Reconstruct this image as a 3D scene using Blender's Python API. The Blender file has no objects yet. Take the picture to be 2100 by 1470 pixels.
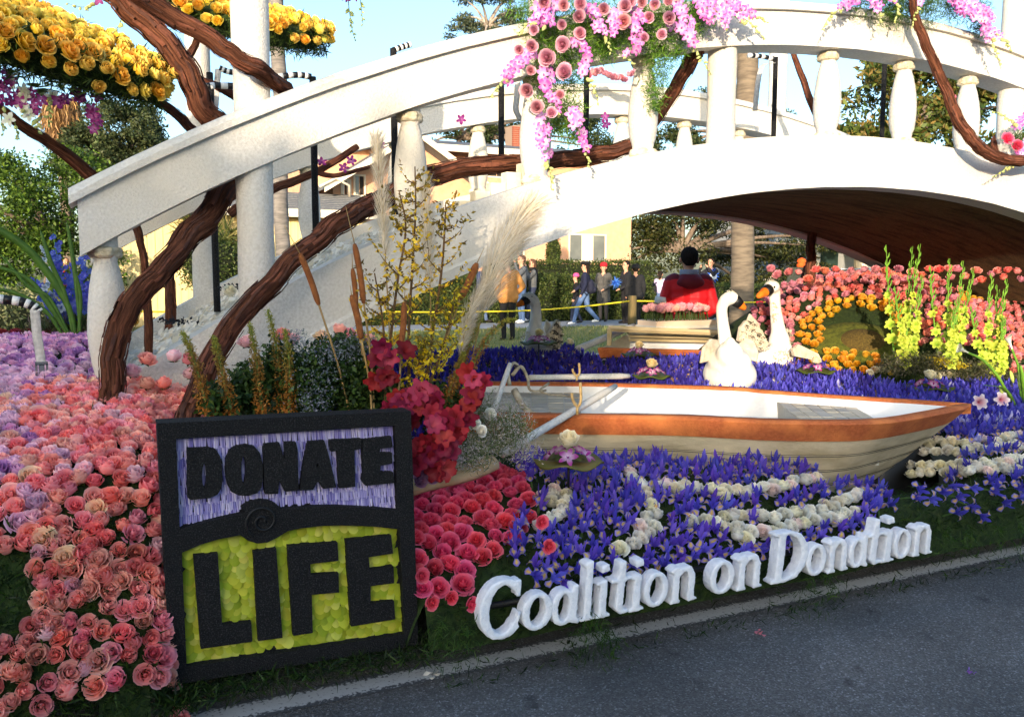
import bpy, math, random
import numpy as np
from mathutils import Vector, Matrix, noise
from mathutils.geometry import tessellate_polygon

# ------------------------------------------------------------------ camera, sky, sun, exposure
scene = bpy.context.scene
YAW, EYE = math.radians(25.2), 1.6
PITCH = math.atan(165 / 1750)
cam_data = bpy.data.cameras.new('camera')
cam_data.lens, cam_data.sensor_width, cam_data.clip_end = 30.0, 36.0, 2000
camera = bpy.data.objects.new('camera', cam_data)
camera.location = (0, 0, EYE)
camera.rotation_euler = (math.pi / 2 - PITCH, 0, -YAW)
scene.collection.objects.link(camera)
scene.camera = camera

SUN_EL = math.radians(8.5)
LX, LY = 0.607, 0.82                                # horizontal travel of the light
_n = math.hypot(LX, LY); LX, LY = LX / _n, LY / _n
sun_data = bpy.data.lights.new('sun', 'SUN')
sun_data.energy, sun_data.angle, sun_data.color = 2.0, math.radians(0.5), (1.0, 0.82, 0.62)
sun = bpy.data.objects.new('sun', sun_data)
light_dir = Vector((LX * math.cos(SUN_EL), LY * math.cos(SUN_EL), -math.sin(SUN_EL)))
sun.rotation_euler = light_dir.to_track_quat('-Z', 'Y').to_euler()
sun.location = (-10, -14, 20)
scene.collection.objects.link(sun)

world = bpy.data.worlds.new('World'); scene.world = world; world.use_nodes = True
wn = world.node_tree
sky = wn.nodes.new('ShaderNodeTexSky'); sky.sky_type = 'NISHITA'; sky.sun_disc = False
sky.sun_elevation = SUN_EL
sky.sun_rotation = math.atan2(-LX, -LY) % (2 * math.pi)
sky.air_density, sky.dust_density, sky.ozone_density = 1.0, 2.4, 2.6
bg = wn.nodes['Background']; bg.inputs['Strength'].default_value = 0.15
wn.links.new(sky.outputs[0], bg.inputs['Color'])
scene.view_settings.view_transform = 'Standard'; scene.view_settings.look = 'None'
scene.view_settings.exposure = 1.98; scene.view_settings.gamma = 1.0
scene.view_settings.use_curve_mapping = False

# ------------------------------------------------------------------ helpers
rnd = random.Random(11)
nrg = np.random.default_rng(5)
COL = scene.collection
_s, _c, _sp, _cp = math.sin(YAW), math.cos(YAW), math.sin(PITCH), math.cos(PITCH)
_R, _F, _U = Vector((_c, -_s, 0)), Vector((_s * _cp, _c * _cp, -_sp)), Vector((_s * _sp, _c * _sp, _cp))
EYEV = Vector((0, 0, EYE))
# the street runs along x, y goes across it away from the near kerb, z is up; metres.
def sight(x, y):
    return _F + _R * ((x - 1050) / 1750) + _U * ((735 - y) / 1750)
def at(x, y, v=None, z=None, d=None):
    """surveyed point: bearing (x, y) taken from the photograph, at distance across v, height z or depth d"""
    r = sight(x, y)
    if v is not None: k = v / r.y
    elif z is not None: k = (z - EYE) / r.z
    else: k = d / (r.x * _s + r.y * _c)
    return EYEV + r * k

def lin(c):
    return tuple((x / 12.92 if x <= 0.04045 else ((x + 0.055) / 1.055) ** 2.4) for x in c)
def rgb(r, g, b):
    return lin((r / 255, g / 255, b / 255))

def tag(o, label=None, cat=None, group=None, kind=None):
    if label: o['label'] = label
    if cat: o['category'] = cat
    if group: o['group'] = group
    if kind: o['kind'] = kind
    return o
def empty(name, loc=(0, 0, 0), label=None, cat=None, group=None, rz=0):
    o = bpy.data.objects.new(name, None); COL.objects.link(o)
    o.location = loc; o.rotation_euler = (0, 0, rz); o.empty_display_size = 0.1
    return tag(o, label, cat, group)
def link(name, mesh, parent=None):
    o = bpy.data.objects.new(name, mesh); COL.objects.link(o)
    if parent is not None: o.parent = parent
    return o

class MB:
    """collects geometry in world (or the parent's) coordinates"""
    def __init__(self): self.v, self.f, self.m, self.c = [], [], [], []
    def add(self, vs, fs, mi=0, col=None):
        o = len(self.v); self.v += [tuple(p) for p in vs]
        self.f += [tuple(i + o for i in f) for f in fs]; self.m += [mi] * len(fs)
        if col is not None: self.c += [col] * len(vs)
        return self
    def box(self, lo, hi, mi=0, M=None, col=None):
        (a, b, c), (d, e, g) = lo, hi
        vs = [Vector(p) for p in ((a,b,c),(d,b,c),(d,e,c),(a,e,c),(a,b,g),(d,b,g),(d,e,g),(a,e,g))]
        if M is not None: vs = [M @ p for p in vs]
        return self.add(vs, [(0,3,2,1),(4,5,6,7),(0,1,5,4),(1,2,6,5),(2,3,7,6),(3,0,4,7)], mi, col)
    def tube(self, pts, rad, n=8, mi=0, caps=True, rough=0.0, flat=1.0, col=None, seed=0):
        pts = [Vector(p) for p in pts]; k = len(pts)
        if not hasattr(rad, '__len__'): rad = [rad] * k
        t0 = (pts[1] - pts[0]).normalized()
        ref = Vector((0, 0, 1)) if abs(t0.z) < 0.9 else Vector((1, 0, 0))
        nx = t0.cross(ref).normalized(); vs = []
        for i, p in enumerate(pts):
            t = (pts[min(i + 1, k - 1)] - pts[max(i - 1, 0)]).normalized()
            nx = (nx - t * nx.dot(t)).normalized(); ny = t.cross(nx)
            for j in range(n):
                a = 2 * math.pi * j / n
                r = rad[i]
                if rough: r *= 1 + rough * (noise.noise(Vector((j * 1.7 + seed, i * 0.35, seed * 3.1))) + 0.6 * math.sin(j * 2.4 + seed))
                vs.append(p + nx * math.cos(a) * r + ny * math.sin(a) * r * flat)
        fs = [(i*n+j, i*n+(j+1)%n, (i+1)*n+(j+1)%n, (i+1)*n+j) for i in range(k-1) for j in range(n)]
        if caps:
            fs.append(tuple(range(n - 1, -1, -1))); fs.append(tuple((k - 1) * n + j for j in range(n)))
        return self.add(vs, fs, mi, col)
    def lathe(self, prof, n=16, M=None, mi=0, col=None, lump=0.0):
        vs = []
        for i, (r, z) in enumerate(prof):
            for j in range(n):
                a = 2 * math.pi * j / n
                rr = r * (1 + lump * noise.noise(Vector((math.cos(a) * 2, math.sin(a) * 2, z * 9))))
                p = Vector((rr * math.cos(a), rr * math.sin(a), z)); vs.append(M @ p if M is not None else p)
        k = len(prof)
        fs = [(i*n+j, i*n+(j+1)%n, (i+1)*n+(j+1)%n, (i+1)*n+j) for i in range(k-1) for j in range(n)]
        fs.append(tuple(range(n - 1, -1, -1))); fs.append(tuple((k - 1) * n + j for j in range(n)))
        return self.add(vs, fs, mi, col)
    def ball(self, c, r, n=12, mi=0, M=None, col=None):
        if not hasattr(r, '__len__'): r = (r, r, r)
        k = max(4, n // 2); vs = []
        for i in range(k + 1):
            th = math.pi * (i + 0.001) / (k + 0.002)
            for j in range(n):
                a = 2 * math.pi * j / n
                p = Vector((r[0]*math.sin(th)*math.cos(a), r[1]*math.sin(th)*math.sin(a), -r[2]*math.cos(th)))
                if M is not None: p = M @ p
                vs.append(Vector(c) + p)
        fs = [(i*n+j, i*n+(j+1)%n, (i+1)*n+(j+1)%n, (i+1)*n+j) for i in range(k) for j in range(n)]
        fs.append(tuple(range(n - 1, -1, -1))); fs.append(tuple(k * n + j for j in range(n)))
        return self.add(vs, fs, mi, col)
    def prism(self, poly, depth, to3, holes=(), mi=0, col=None):
        """2d outline (with holes) pushed to depth; to3(a, b, d) gives the 3d point"""
        loops = [list(poly)] + [list(h) for h in holes]
        tris = tessellate_polygon([[Vector((a, b, 0)) for a, b in l] for l in loops])
        flat = [p for l in loops for p in l]; n = len(flat)
        vs = [to3(a, b, 0) for a, b in flat] + [to3(a, b, depth) for a, b in flat]
        fs = [tuple(t) for t in tris] + [tuple(i + n for i in reversed(t)) for t in tris]
        o = 0
        for l in loops:
            k = len(l)
            fs += [(o + i, o + (i + 1) % k, n + o + (i + 1) % k, n + o + i) for i in range(k)]
            o += k
        return self.add(vs, fs, mi, col)
    def mesh(self, name, mats, smooth=True):
        me = bpy.data.meshes.new(name); me.from_pydata(self.v, [], self.f)
        if not isinstance(mats, (list, tuple)): mats = [mats]
        for m in mats: me.materials.append(m)
        if len(mats) > 1: me.polygons.foreach_set('material_index', self.m)
        if smooth: me.polygons.foreach_set('use_smooth', [True] * len(self.f))
        if len(self.c) == len(self.v) and self.c:
            a = me.color_attributes.new('Col', 'FLOAT_COLOR', 'POINT')
            a.data.foreach_set('color', np.array([(*c[:3], 1.0) for c in self.c], dtype=np.float32).ravel())
        me.update(); return me
    def build(self, name, mats, parent=None, smooth=True):
        return link(name, self.mesh(name, mats, smooth), parent)

def fix_normals(me):
    import bmesh
    bm = bmesh.new(); bm.from_mesh(me); bmesh.ops.recalc_face_normals(bm, faces=bm.faces); bm.to_mesh(me); bm.free()
def sharp(o, ang=40):
    """smooth shading with creases kept"""
    me = o.data; me.polygons.foreach_set('use_smooth', [True] * len(me.polygons))
    try: me.set_sharp_from_angle(angle=math.radians(ang))
    except Exception: pass
    return o
def fused(name, mb, voxel, mats=None, smooth_it=4):
    """one continuous skin over overlapping lumps"""
    me = mb.mesh(name + '_lumps', mats or [], False); fix_normals(me)
    o = bpy.data.objects.new('tmp', me); bench = bpy.data.scenes.new('bench'); bench.collection.objects.link(o)
    r = o.modifiers.new('r', 'REMESH'); r.mode = 'VOXEL'; r.voxel_size = voxel; r.adaptivity = 0
    if smooth_it:
        s = o.modifiers.new('s', 'SMOOTH'); s.iterations = smooth_it; s.factor = 0.5
    vl = bench.view_layers[0]; vl.update(); dg = vl.depsgraph
    out = bpy.data.meshes.new_from_object(o.evaluated_get(dg)); out.name = name
    bpy.data.objects.remove(o); bpy.data.meshes.remove(me); bpy.data.scenes.remove(bench)
    out.polygons.foreach_set('use_smooth', [True] * len(out.polygons))
    return out
def spline(pts, k=6):
    """Catmull-Rom through the points"""
    P = [Vector(p) for p in pts]; P = [P[0] * 2 - P[1]] + P + [P[-1] * 2 - P[-2]]; out = []
    for i in range(1, len(P) - 2):
        a, b, c, d = P[i-1], P[i], P[i+1], P[i+2]
        for j in range(k):
            t = j / k
            out.append(0.5 * ((2*b) + (c-a)*t + (2*a-5*b+4*c-d)*t*t + (3*b-a-3*c+d)*t**3))
    out.append(P[-2]); return out
def interp(path, x):
    if x <= path[0][0]: return path[0][1]
    for (a, b), (c, d) in zip(path, path[1:]):
        if x <= c: return b + (d - b) * (x - a) / (c - a)
    return path[-1][1]
def sstep(a, b, x):
    t = min(1, max(0, (x - a) / (b - a))); return t * t * (3 - 2 * t)

# ------------------------------------------------------------------ materials
def mat(name, col, col2=None, rough=0.75, nscale=12, bump=0.0, bscale=60, spec=0.3, stretch=(1, 1, 1), contrast=(0.35, 0.65), detail=6, voronoi=False, metal=0.0, third=None, thirdscale=2.0):
    m = bpy.data.materials.new(name); m.use_nodes = True
    nt = m.node_tree; N, L = nt.nodes, nt.links
    p = N['Principled BSDF']; p.inputs['Roughness'].default_value = rough
    p.inputs['Specular IOR Level'].default_value = spec; p.inputs['Metallic'].default_value = metal
    tc = N.new('ShaderNodeTexCoord'); mp = N.new('ShaderNodeMapping'); mp.inputs['Scale'].default_value = stretch
    L.new(tc.outputs['Object'], mp.inputs[0])
    if col2 is not None:
        if voronoi:
            n = N.new('ShaderNodeTexVoronoi'); n.inputs['Scale'].default_value = nscale; src = n.outputs['Color']
        else:
            n = N.new('ShaderNodeTexNoise'); n.inputs['Scale'].default_value = nscale; n.inputs['Detail'].default_value = detail; src = n.outputs[0]
        L.new(mp.outputs[0], n.inputs['Vector'])
        r = N.new('ShaderNodeMapRange'); r.inputs[1].default_value, r.inputs[2].default_value = contrast
        L.new(src, r.inputs[0])
        x = N.new('ShaderNodeMix'); x.data_type = 'RGBA'
        x.inputs[6].default_value = (*col, 1); x.inputs[7].default_value = (*col2, 1)
        L.new(r.outputs[0], x.inputs[0]); out = x.outputs[2]
        if third is not None:
            n3 = N.new('ShaderNodeTexNoise'); n3.inputs['Scale'].default_value = thirdscale; n3.inputs['Detail'].default_value = 5
            L.new(mp.outputs[0], n3.inputs['Vector'])
            r3 = N.new('ShaderNodeMapRange'); r3.inputs[1].default_value, r3.inputs[2].default_value = 0.45, 0.7; L.new(n3.outputs[0], r3.inputs[0])
            y = N.new('ShaderNodeMix'); y.data_type = 'RGBA'; L.new(r3.outputs[0], y.inputs[0]); L.new(out, y.inputs[6]); y.inputs[7].default_value = (*third, 1)
            out = y.outputs[2]
        L.new(out, p.inputs['Base Color'])
    else:
        p.inputs['Base Color'].default_value = (*col, 1)
    if bump:
        b = N.new('ShaderNodeBump'); b.inputs['Strength'].default_value = bump; b.inputs['Distance'].default_value = 0.01
        n2 = N.new('ShaderNodeTexNoise'); n2.inputs['Scale'].default_value = bscale; n2.inputs['Detail'].default_value = 8
        L.new(mp.outputs[0], n2.inputs['Vector']); L.new(n2.outputs[0], b.inputs['Height']); L.new(b.outputs[0], p.inputs['Normal'])
    return m
def petal_mat(name, rough=0.55, trans=0.4, hue=0.015, val=0.13, sheen=0.0):
    """colour from the mesh, a small difference from flower to flower, light through the petals"""
    m = bpy.data.materials.new(name); m.use_nodes = True
    nt = m.node_tree; N, L = nt.nodes, nt.links; p = N['Principled BSDF']
    p.inputs['Roughness'].default_value = rough; p.inputs['Specular IOR Level'].default_value = 0.25
    at_ = N.new('ShaderNodeAttribute'); at_.attribute_name = 'Col'
    oi = N.new('ShaderNodeObjectInfo')
    hs = N.new('ShaderNodeHueSaturation')
    r1 = N.new('ShaderNodeMapRange'); r1.inputs[3].default_value, r1.inputs[4].default_value = 0.5 - hue, 0.5 + hue
    r2 = N.new('ShaderNodeMapRange'); r2.inputs[3].default_value, r2.inputs[4].default_value = 1 - val, 1 + val
    w = N.new('ShaderNodeMath'); w.operation = 'FRACT'; w2 = N.new('ShaderNodeMath'); w2.operation = 'MULTIPLY'; w2.inputs[1].default_value = 17.31
    L.new(oi.outputs['Random'], w2.inputs[0]); L.new(w2.outputs[0], w.inputs[0])
    L.new(oi.outputs['Random'], r1.inputs[0]); L.new(w.outputs[0], r2.inputs[0])
    L.new(r1.outputs[0], hs.inputs['Hue']); L.new(r2.outputs[0], hs.inputs['Value']); L.new(at_.outputs['Color'], hs.inputs['Color'])
    L.new(hs.outputs[0], p.inputs['Base Color'])
    if trans:
        t = N.new('ShaderNodeBsdfTranslucent'); L.new(hs.outputs[0], t.inputs[0])
        mx = N.new('ShaderNodeMixShader'); mx.inputs[0].default_value = trans
        L.new(p.outputs[0], mx.inputs[1]); L.new(t.outputs[0], mx.inputs[2]); L.new(mx.outputs[0], N['Material Output'].inputs[0])
    return m
PETAL = petal_mat('petals')
LEAF = petal_mat('leaves', rough=0.5, trans=0.3, hue=0.0, val=0.0)
WHITE = mat('white_coconut', rgb(216, 213, 205), rgb(197, 193, 183), rough=0.95, nscale=70, bump=0.6, bscale=95, spec=0.08, third=rgb(208, 199, 180), thirdscale=1.3)
CREAM = mat('cream_rice', rgb(232, 226, 208), rgb(205, 194, 165), rough=0.85, nscale=9, bump=0.5, bscale=70, spec=0.15)
BARK = mat('shaggy_bark', rgb(60, 34, 26), rgb(116, 70, 52), rough=0.9, nscale=14, bump=1.0, bscale=26, stretch=(1, 1, 1), spec=0.1, third=rgb(38, 23, 19), thirdscale=6)
SEED = mat('black_seed', rgb(14, 14, 15), rgb(62, 62, 62), rough=0.8, nscale=210, bump=1.0, bscale=190, spec=0.25, contrast=(0.52, 0.7), detail=3)
BLACK = mat('black_paint', rgb(16, 16, 17), rough=0.5, spec=0.4)

# ------------------------------------------------------------------ scattered geometry kept as arrays of quads
def to_mesh(arr, name, material):
    v, f, c = arr
    me = bpy.data.meshes.new(name); nv, nf = len(v), len(f)
    me.vertices.add(nv); me.loops.add(nf * 4); me.polygons.add(nf)
    me.vertices.foreach_set('co', np.asarray(v, np.float32).ravel())
    me.loops.foreach_set('vertex_index', np.asarray(f, np.int32).ravel())
    me.polygons.foreach_set('loop_start', np.arange(nf, dtype=np.int32) * 4)
    try: me.polygons.foreach_set('loop_total', np.full(nf, 4, np.int32))
    except Exception: pass
    me.polygons.foreach_set('use_smooth', [True] * nf)
    a = me.color_attributes.new('Col', 'FLOAT_COLOR', 'POINT')
    a.data.foreach_set('color', np.concatenate([np.asarray(c, np.float32), np.ones((nv, 1), np.float32)], 1).ravel())
    me.materials.append(material); me.update(); me.validate(); return me
def join(arrs):
    o, V, Fc, C = 0, [], [], []
    for v, f, c in arrs:
        V.append(v); Fc.append(np.asarray(f) + o); C.append(c); o += len(v)
    return np.concatenate(V), np.concatenate(Fc), np.concatenate(C)
def placed(arr, M, tint=None):
    v, f, c = arr; m = np.array(M)
    c2 = c if tint is None else np.clip(c * tint, 0, 1)
    return v @ m[:3, :3].T + m[:3, 3], f, c2
def frame(loc, axis, scale=1.0, spin=None):
    q = Vector(axis).normalized().to_track_quat('Z', 'Y')
    sp = rnd.uniform(0, 6.283) if spin is None else spin
    return Matrix.Translation(Vector(loc)) @ q.to_matrix().to_4x4() @ Matrix.Rotation(sp, 4, 'Z') @ Matrix.Scale(scale, 4)
def leaf_arr(pos, size, cols, aspect=0.45, up=None, fold=0.15):
    """one bent diamond for each leaf"""
    pos = np.asarray(pos, float); n = len(pos)
    d = nrg.normal(size=(n, 3))
    if up is not None: d = d * up[1] + np.asarray(up[0])
    d /= np.linalg.norm(d, axis=1, keepdims=True) + 1e-9
    e = nrg.normal(size=(n, 3)); s = np.cross(d, e); s /= np.linalg.norm(s, axis=1, keepdims=True) + 1e-9
    nn = np.cross(d, s); L = np.asarray(size).reshape(-1, 1) * np.ones((n, 1))
    a = pos; b = pos + d * L * 0.45 + s * L * aspect * 0.5 + nn * L * fold
    t = pos + d * L; e2 = pos + d * L * 0.45 - s * L * aspect * 0.5 + nn * L * fold
    v = np.stack([a, b, t, e2], 1).reshape(-1, 3); f = np.arange(n * 4).reshape(-1, 4)
    c = np.repeat(np.asarray(cols), 4, axis=0); return v, f, c
def mix_cols(n, stops, spread=0.18):
    """random colours along a few leaf tones"""
    s = np.asarray(stops); i = nrg.integers(0, len(s), n); j = nrg.integers(0, len(s), n); t = nrg.random((n, 1))
    return (s[i] * t + s[j] * (1 - t)) * (1 + nrg.uniform(-spread, spread, (n, 1)))
def blob_points(n, blobs, shell=0.55):
    """points near the skins of clumps; blobs = (cx, cy, cz, rx, ry, rz)"""
    b = np.asarray(blobs, float); w = (b[:, 3] * b[:, 4] + b[:, 4] * b[:, 5] + b[:, 3] * b[:, 5]); w /= w.sum()
    i = nrg.choice(len(b), n, p=w); d = nrg.normal(size=(n, 3)); d /= np.linalg.norm(d, axis=1, keepdims=True)
    r = (shell + (1 - shell) * nrg.random((n, 1))) * (1 + 0.12 * nrg.normal(size=(n, 1)))
    return b[i, :3] + d * r * b[i, 3:]
def sub_blobs(c, r, n, size=0.38, low=-0.75):
    """clumps spread over and inside a crown's volume"""
    out = []
    for _ in range(n):
        d = Vector((rnd.gauss(0, 1), rnd.gauss(0, 1), rnd.gauss(0, 1))).normalized()
        if d.z < low: d.z = -d.z
        k = rnd.uniform(0.55, 0.95); s = size * rnd.uniform(0.6, 1.25)
        out.append((c[0] + d.x * r[0] * k, c[1] + d.y * r[1] * k, c[2] + d.z * r[2] * k, r[0] * s, r[1] * s, r[2] * s * 0.8))
    return out
# ================================================================== the setting
def asphalt():
    m = bpy.data.materials.new('asphalt'); m.use_nodes = True
    N, L = m.node_tree.nodes, m.node_tree.links; p = N['Principled BSDF']
    p.inputs['Roughness'].default_value = 0.72; p.inputs['Specular IOR Level'].default_value = 0.35
    tc = N.new('ShaderNodeTexCoord')
    v = N.new('ShaderNodeTexVoronoi'); v.inputs['Scale'].default_value = 150
    L.new(tc.outputs['Object'], v.inputs['Vector'])
    ch = N.new('ShaderNodeSeparateColor'); L.new(v.outputs['Color'], ch.inputs[0])
    cr = N.new('ShaderNodeValToRGB'); e = cr.color_ramp
    e.elements[0].position, e.elements[0].color = 0.0, (*rgb(79, 78, 77), 1)
    e.elements[1].position, e.elements[1].color = 1.0, (*rgb(152, 153, 154), 1)
    for pos, c in ((0.45, rgb(93, 92, 91)), (0.8, rgb(109, 108, 106)), (0.93, rgb(120, 121, 123))):
        x = e.elements.new(pos); x.color = (*c, 1)
    L.new(ch.outputs[0], cr.inputs[0])
    n = N.new('ShaderNodeTexNoise'); n.inputs['Scale'].default_value = 1.3; n.inputs['Detail'].default_value = 7
    L.new(tc.outputs['Object'], n.inputs['Vector'])
    r = N.new('ShaderNodeMapRange'); r.inputs[1].default_value, r.inputs[2].default_value, r.inputs[3].default_value, r.inputs[4].default_value = 0.3, 0.7, 0.62, 1.15
    L.new(n.outputs[0], r.inputs[0])
    n5 = N.new('ShaderNodeTexNoise'); n5.inputs['Scale'].default_value = 6; n5.inputs['Detail'].default_value = 4
    L.new(tc.outputs['Object'], n5.inputs['Vector'])
    r5 = N.new('ShaderNodeMapRange'); r5.inputs[1].default_value, r5.inputs[2].default_value, r5.inputs[3].default_value, r5.inputs[4].default_value = 0.27, 0.36, 0.45, 1.0
    L.new(n5.outputs[0], r5.inputs[0])
    mu = N.new('ShaderNodeMath'); mu.operation = 'MULTIPLY'; L.new(r.outputs[0], mu.inputs[0]); L.new(r5.outputs[0], mu.inputs[1])
    x = N.new('ShaderNodeMix'); x.data_type = 'RGBA'; x.blend_type = 'MULTIPLY'; x.inputs[0].default_value = 1
    L.new(cr.outputs[0], x.inputs[6]); L.new(mu.outputs[0], x.inputs[7]); L.new(x.outputs[2], p.inputs['Base Color'])
    b = N.new('ShaderNodeBump'); b.inputs['Strength'].default_value = 0.8; b.inputs['Distance'].default_value = 0.006
    L.new(v.outputs['Distance'], b.inputs['Height']); L.new(b.outputs[0], p.inputs['Normal'])
    return m
def sheet(name, x0, x1, y0, y1, z, m, label, nx=1, ny=1, kind='structure'):
    mb = MB(); vs = [(x0 + (x1 - x0) * i / nx, y0 + (y1 - y0) * j / ny, z) for j in range(ny + 1) for i in range(nx + 1)]
    mb.add(vs, [(j*(nx+1)+i, j*(nx+1)+i+1, (j+1)*(nx+1)+i+1, (j+1)*(nx+1)+i) for j in range(ny) for i in range(nx)])
    o = mb.build(name, m, smooth=False); return tag(o, label, name.replace('_', ' '), kind=kind)
ground_mat = mat('dry_ground', rgb(92, 98, 62), rgb(120, 112, 84), nscale=0.4, rough=0.95)
sheet('ground', -600, 600, -600, 900, -0.06, ground_mat, 'dry ground running out to the horizon')
road = sheet('road', -300, 300, -11, 14.0, 0.0, asphalt(), 'grey speckled asphalt street under the float')
def line_mat():
    m = bpy.data.materials.new('worn_paint'); m.use_nodes = True
    N, L = m.node_tree.nodes, m.node_tree.links; p = N['Principled BSDF']; p.inputs['Roughness'].default_value = 0.7
    tc = N.new('ShaderNodeTexCoord'); sx = N.new('ShaderNodeSeparateXYZ'); L.new(tc.outputs['Object'], sx.inputs[0])
    n = N.new('ShaderNodeTexNoise'); n.inputs['Scale'].default_value = 70; n.inputs['Detail'].default_value = 8; L.new(tc.outputs['Object'], n.inputs['Vector'])
    ab = N.new('ShaderNodeMath'); ab.operation = 'ABSOLUTE'; L.new(sx.outputs['Y'], ab.inputs[0])
    mr = N.new('ShaderNodeMapRange'); mr.inputs[1].default_value, mr.inputs[2].default_value, mr.inputs[3].default_value, mr.inputs[4].default_value = 0.03, 0.075, 0.16, -0.2
    L.new(ab.outputs[0], mr.inputs[0])
    ad = N.new('ShaderNodeMath'); L.new(mr.outputs[0], ad.inputs[0]); L.new(n.outputs[0], ad.inputs[1])
    st = N.new('ShaderNodeMapRange'); st.inputs[1].default_value, st.inputs[2].default_value = 0.46, 0.58; L.new(ad.outputs[0], st.inputs[0])
    x = N.new('ShaderNodeMix'); x.data_type = 'RGBA'; x.inputs[6].default_value = (*rgb(78, 80, 83), 1); x.inputs[7].default_value = (*rgb(188, 190, 190), 1)
    L.new(st.outputs[0], x.inputs[0]); L.new(x.outputs[2], p.inputs['Base Color']); return m
mb = MB(); mb.add([(-60, -0.075, 0), (60, -0.075, 0), (60, 0.075, 0), (-60, 0.075, 0)], [(0, 1, 2, 3)])
line = mb.build('lane_line', line_mat(), smooth=False); line.location = (0, 3.165, 0.004)
tag(line, 'worn white painted lane line along the asphalt', 'lane line', kind='structure')
concrete = mat('concrete', rgb(168, 168, 166), rgb(140, 141, 142), nscale=3, rough=0.9, bump=0.2, bscale=90)
mb = MB(); mb.box((-300, 14.0, -0.05), (300, 14.2, 0.15)); tag(mb.build('kerb', concrete, smooth=False), 'pale concrete kerb across the street', 'kerb', kind='structure')
grass_mat = mat('lawn', rgb(112, 122, 66), rgb(146, 138, 88), nscale=2.2, rough=0.95, bump=0.5, bscale=40, third=rgb(82, 102, 46), thirdscale=0.8)
mb = MB(); mb.add([(-300, 14.2, 0.14), (300, 14.2, 0.14), (300, 20.0, 0.3), (-300, 20.0, 0.3)], [(0, 1, 2, 3)])
tag(mb.build('lawn', grass_mat, smooth=False), 'strip of thin winter lawn between kerb and pavement', 'lawn', kind='structure')
mb = MB(); mb.box((-300, 20.0, -0.05), (300, 22.6, 0.305)); pv = mb.build('pavement', concrete, smooth=False)
tag(pv, 'pale concrete pavement behind the lawn strip', 'pavement', kind='structure')
slab = mat('joint', rgb(90, 90, 88))
for i in range(14):
    mb = MB(); mb.box((2 + i * 1.5, 20.01, 0.306), (2.02 + i * 1.5, 22.59, 0.309)); mb.build('paving_joint', slab, pv, smooth=False)
sheet('yard', -300, 300, 22.6, 120, 0.29, mat('yard_grass', rgb(84, 96, 52), rgb(110, 104, 70), nscale=0.8, rough=0.95), 'shaded yard behind the clipped hedge')
# short blades on the lawn
n = 16000; gp = np.stack([nrg.uniform(-1, 12, n), nrg.uniform(14.3, 19.9, n), np.zeros(n)], 1); gp[:, 2] = 0.14 + (gp[:, 1] - 14.2) / 5.8 * 0.16
o = link('lawn_grass', to_mesh(leaf_arr(gp, nrg.uniform(0.05, 0.1, n), mix_cols(n, [rgb(120, 130, 70), rgb(160, 150, 100), rgb(92, 112, 54)]), 0.18, up=((0, 0, 1), 0.35)), 'lawn_grass', LEAF))
tag(o, 'short thin grass blades on the lawn strip', 'grass', kind='stuff')

# ------------------------------------------------------------------ trees and shrubs
TRUNK = mat('tree_bark', rgb(92, 78, 66), rgb(126, 112, 98), nscale=10, rough=0.95, bump=0.8, bscale=18, stretch=(1, 1, 0.3))
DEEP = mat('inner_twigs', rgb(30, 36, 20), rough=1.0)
def tree(name, label, cat, base, crowns, tones, n, leaf, trunk_r, limbs=6, tm=None, aspect=0.5, group=None, clumps=26, size=0.36, shell=0.5):
    """crowns: list of (centre, radii); leaves are spread over clumps inside each"""
    root = empty(name, base, label, cat, group); b = Vector(base); mb = MB()
    c0 = Vector(crowns[0][0]); lo = Vector(c0); lo.z -= crowns[0][1][2] * 0.45
    pts = spline([Vector((0, 0, -0.1)), (lo - b) * 0.5 + Vector((rnd.uniform(-.15, .15), rnd.uniform(-.15, .15), 0)), lo - b], 5)
    mb.tube(pts, [trunk_r * (1 - 0.5 * i / (len(pts) - 1)) for i in range(len(pts))], 9, rough=0.12)
    mb.build('trunk', tm or TRUNK, root); mb = MB(); blobs = []
    for c, r in crowns:
        bl = sub_blobs(c, r, clumps, size); blobs += bl
        for k in range(limbs):
            e = Vector(bl[k * len(bl) // max(1, limbs)][:3]); m_ = (lo + e) / 2 + Vector((0, 0, 0.12 * r[2]))
            mb.tube([p - b for p in spline([lo, m_, e], 4)], [trunk_r * 0.5 * (1 - 0.1 * i) for i in range(9)], 6)
    if limbs: mb.build('limb', tm or TRUNK, root)
    pts = blob_points(n, blobs, shell)
    link('crown', to_mesh(leaf_arr(pts - np.array(b), nrg.uniform(0.7, 1.35, n) * leaf, mix_cols(n, tones), aspect), 'crown', LEAF), root)
    return root
G1 = [rgb(84, 112, 36), rgb(54, 80, 25), rgb(104, 128, 44), rgb(36, 58, 20)]
G2 = [rgb(58, 72, 38), rgb(42, 56, 30), rgb(76, 86, 48)]
G3 = [rgb(58, 74, 34), rgb(40, 56, 26), rgb(84, 96, 44)]
MAG = [rgb(74, 92, 40), rgb(52, 72, 30), rgb(128, 106, 52), rgb(100, 112, 50)]
def ground_at(x, y, v): p = at(x, y, v=v); return Vector((p.x, p.y, 0.3))
def crown_at(x, y, v, rx, ry, rz): p = at(x, y, v=v); return (p, (rx, ry, rz))
tree('ficus_tree', 'dense bright green clipped tree behind the left end of the bridge', 'tree', ground_at(70, 600, 25), [crown_at(120, 445, 25, 1.9, 1.7, 1.75), crown_at(-40, 460, 24.5, 1.9, 1.7, 1.85), crown_at(60, 560, 24.3, 2.6, 1.4, 1.2)], G1, 30000, 0.10, 0.2, limbs=5, clumps=46, size=0.26)
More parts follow.
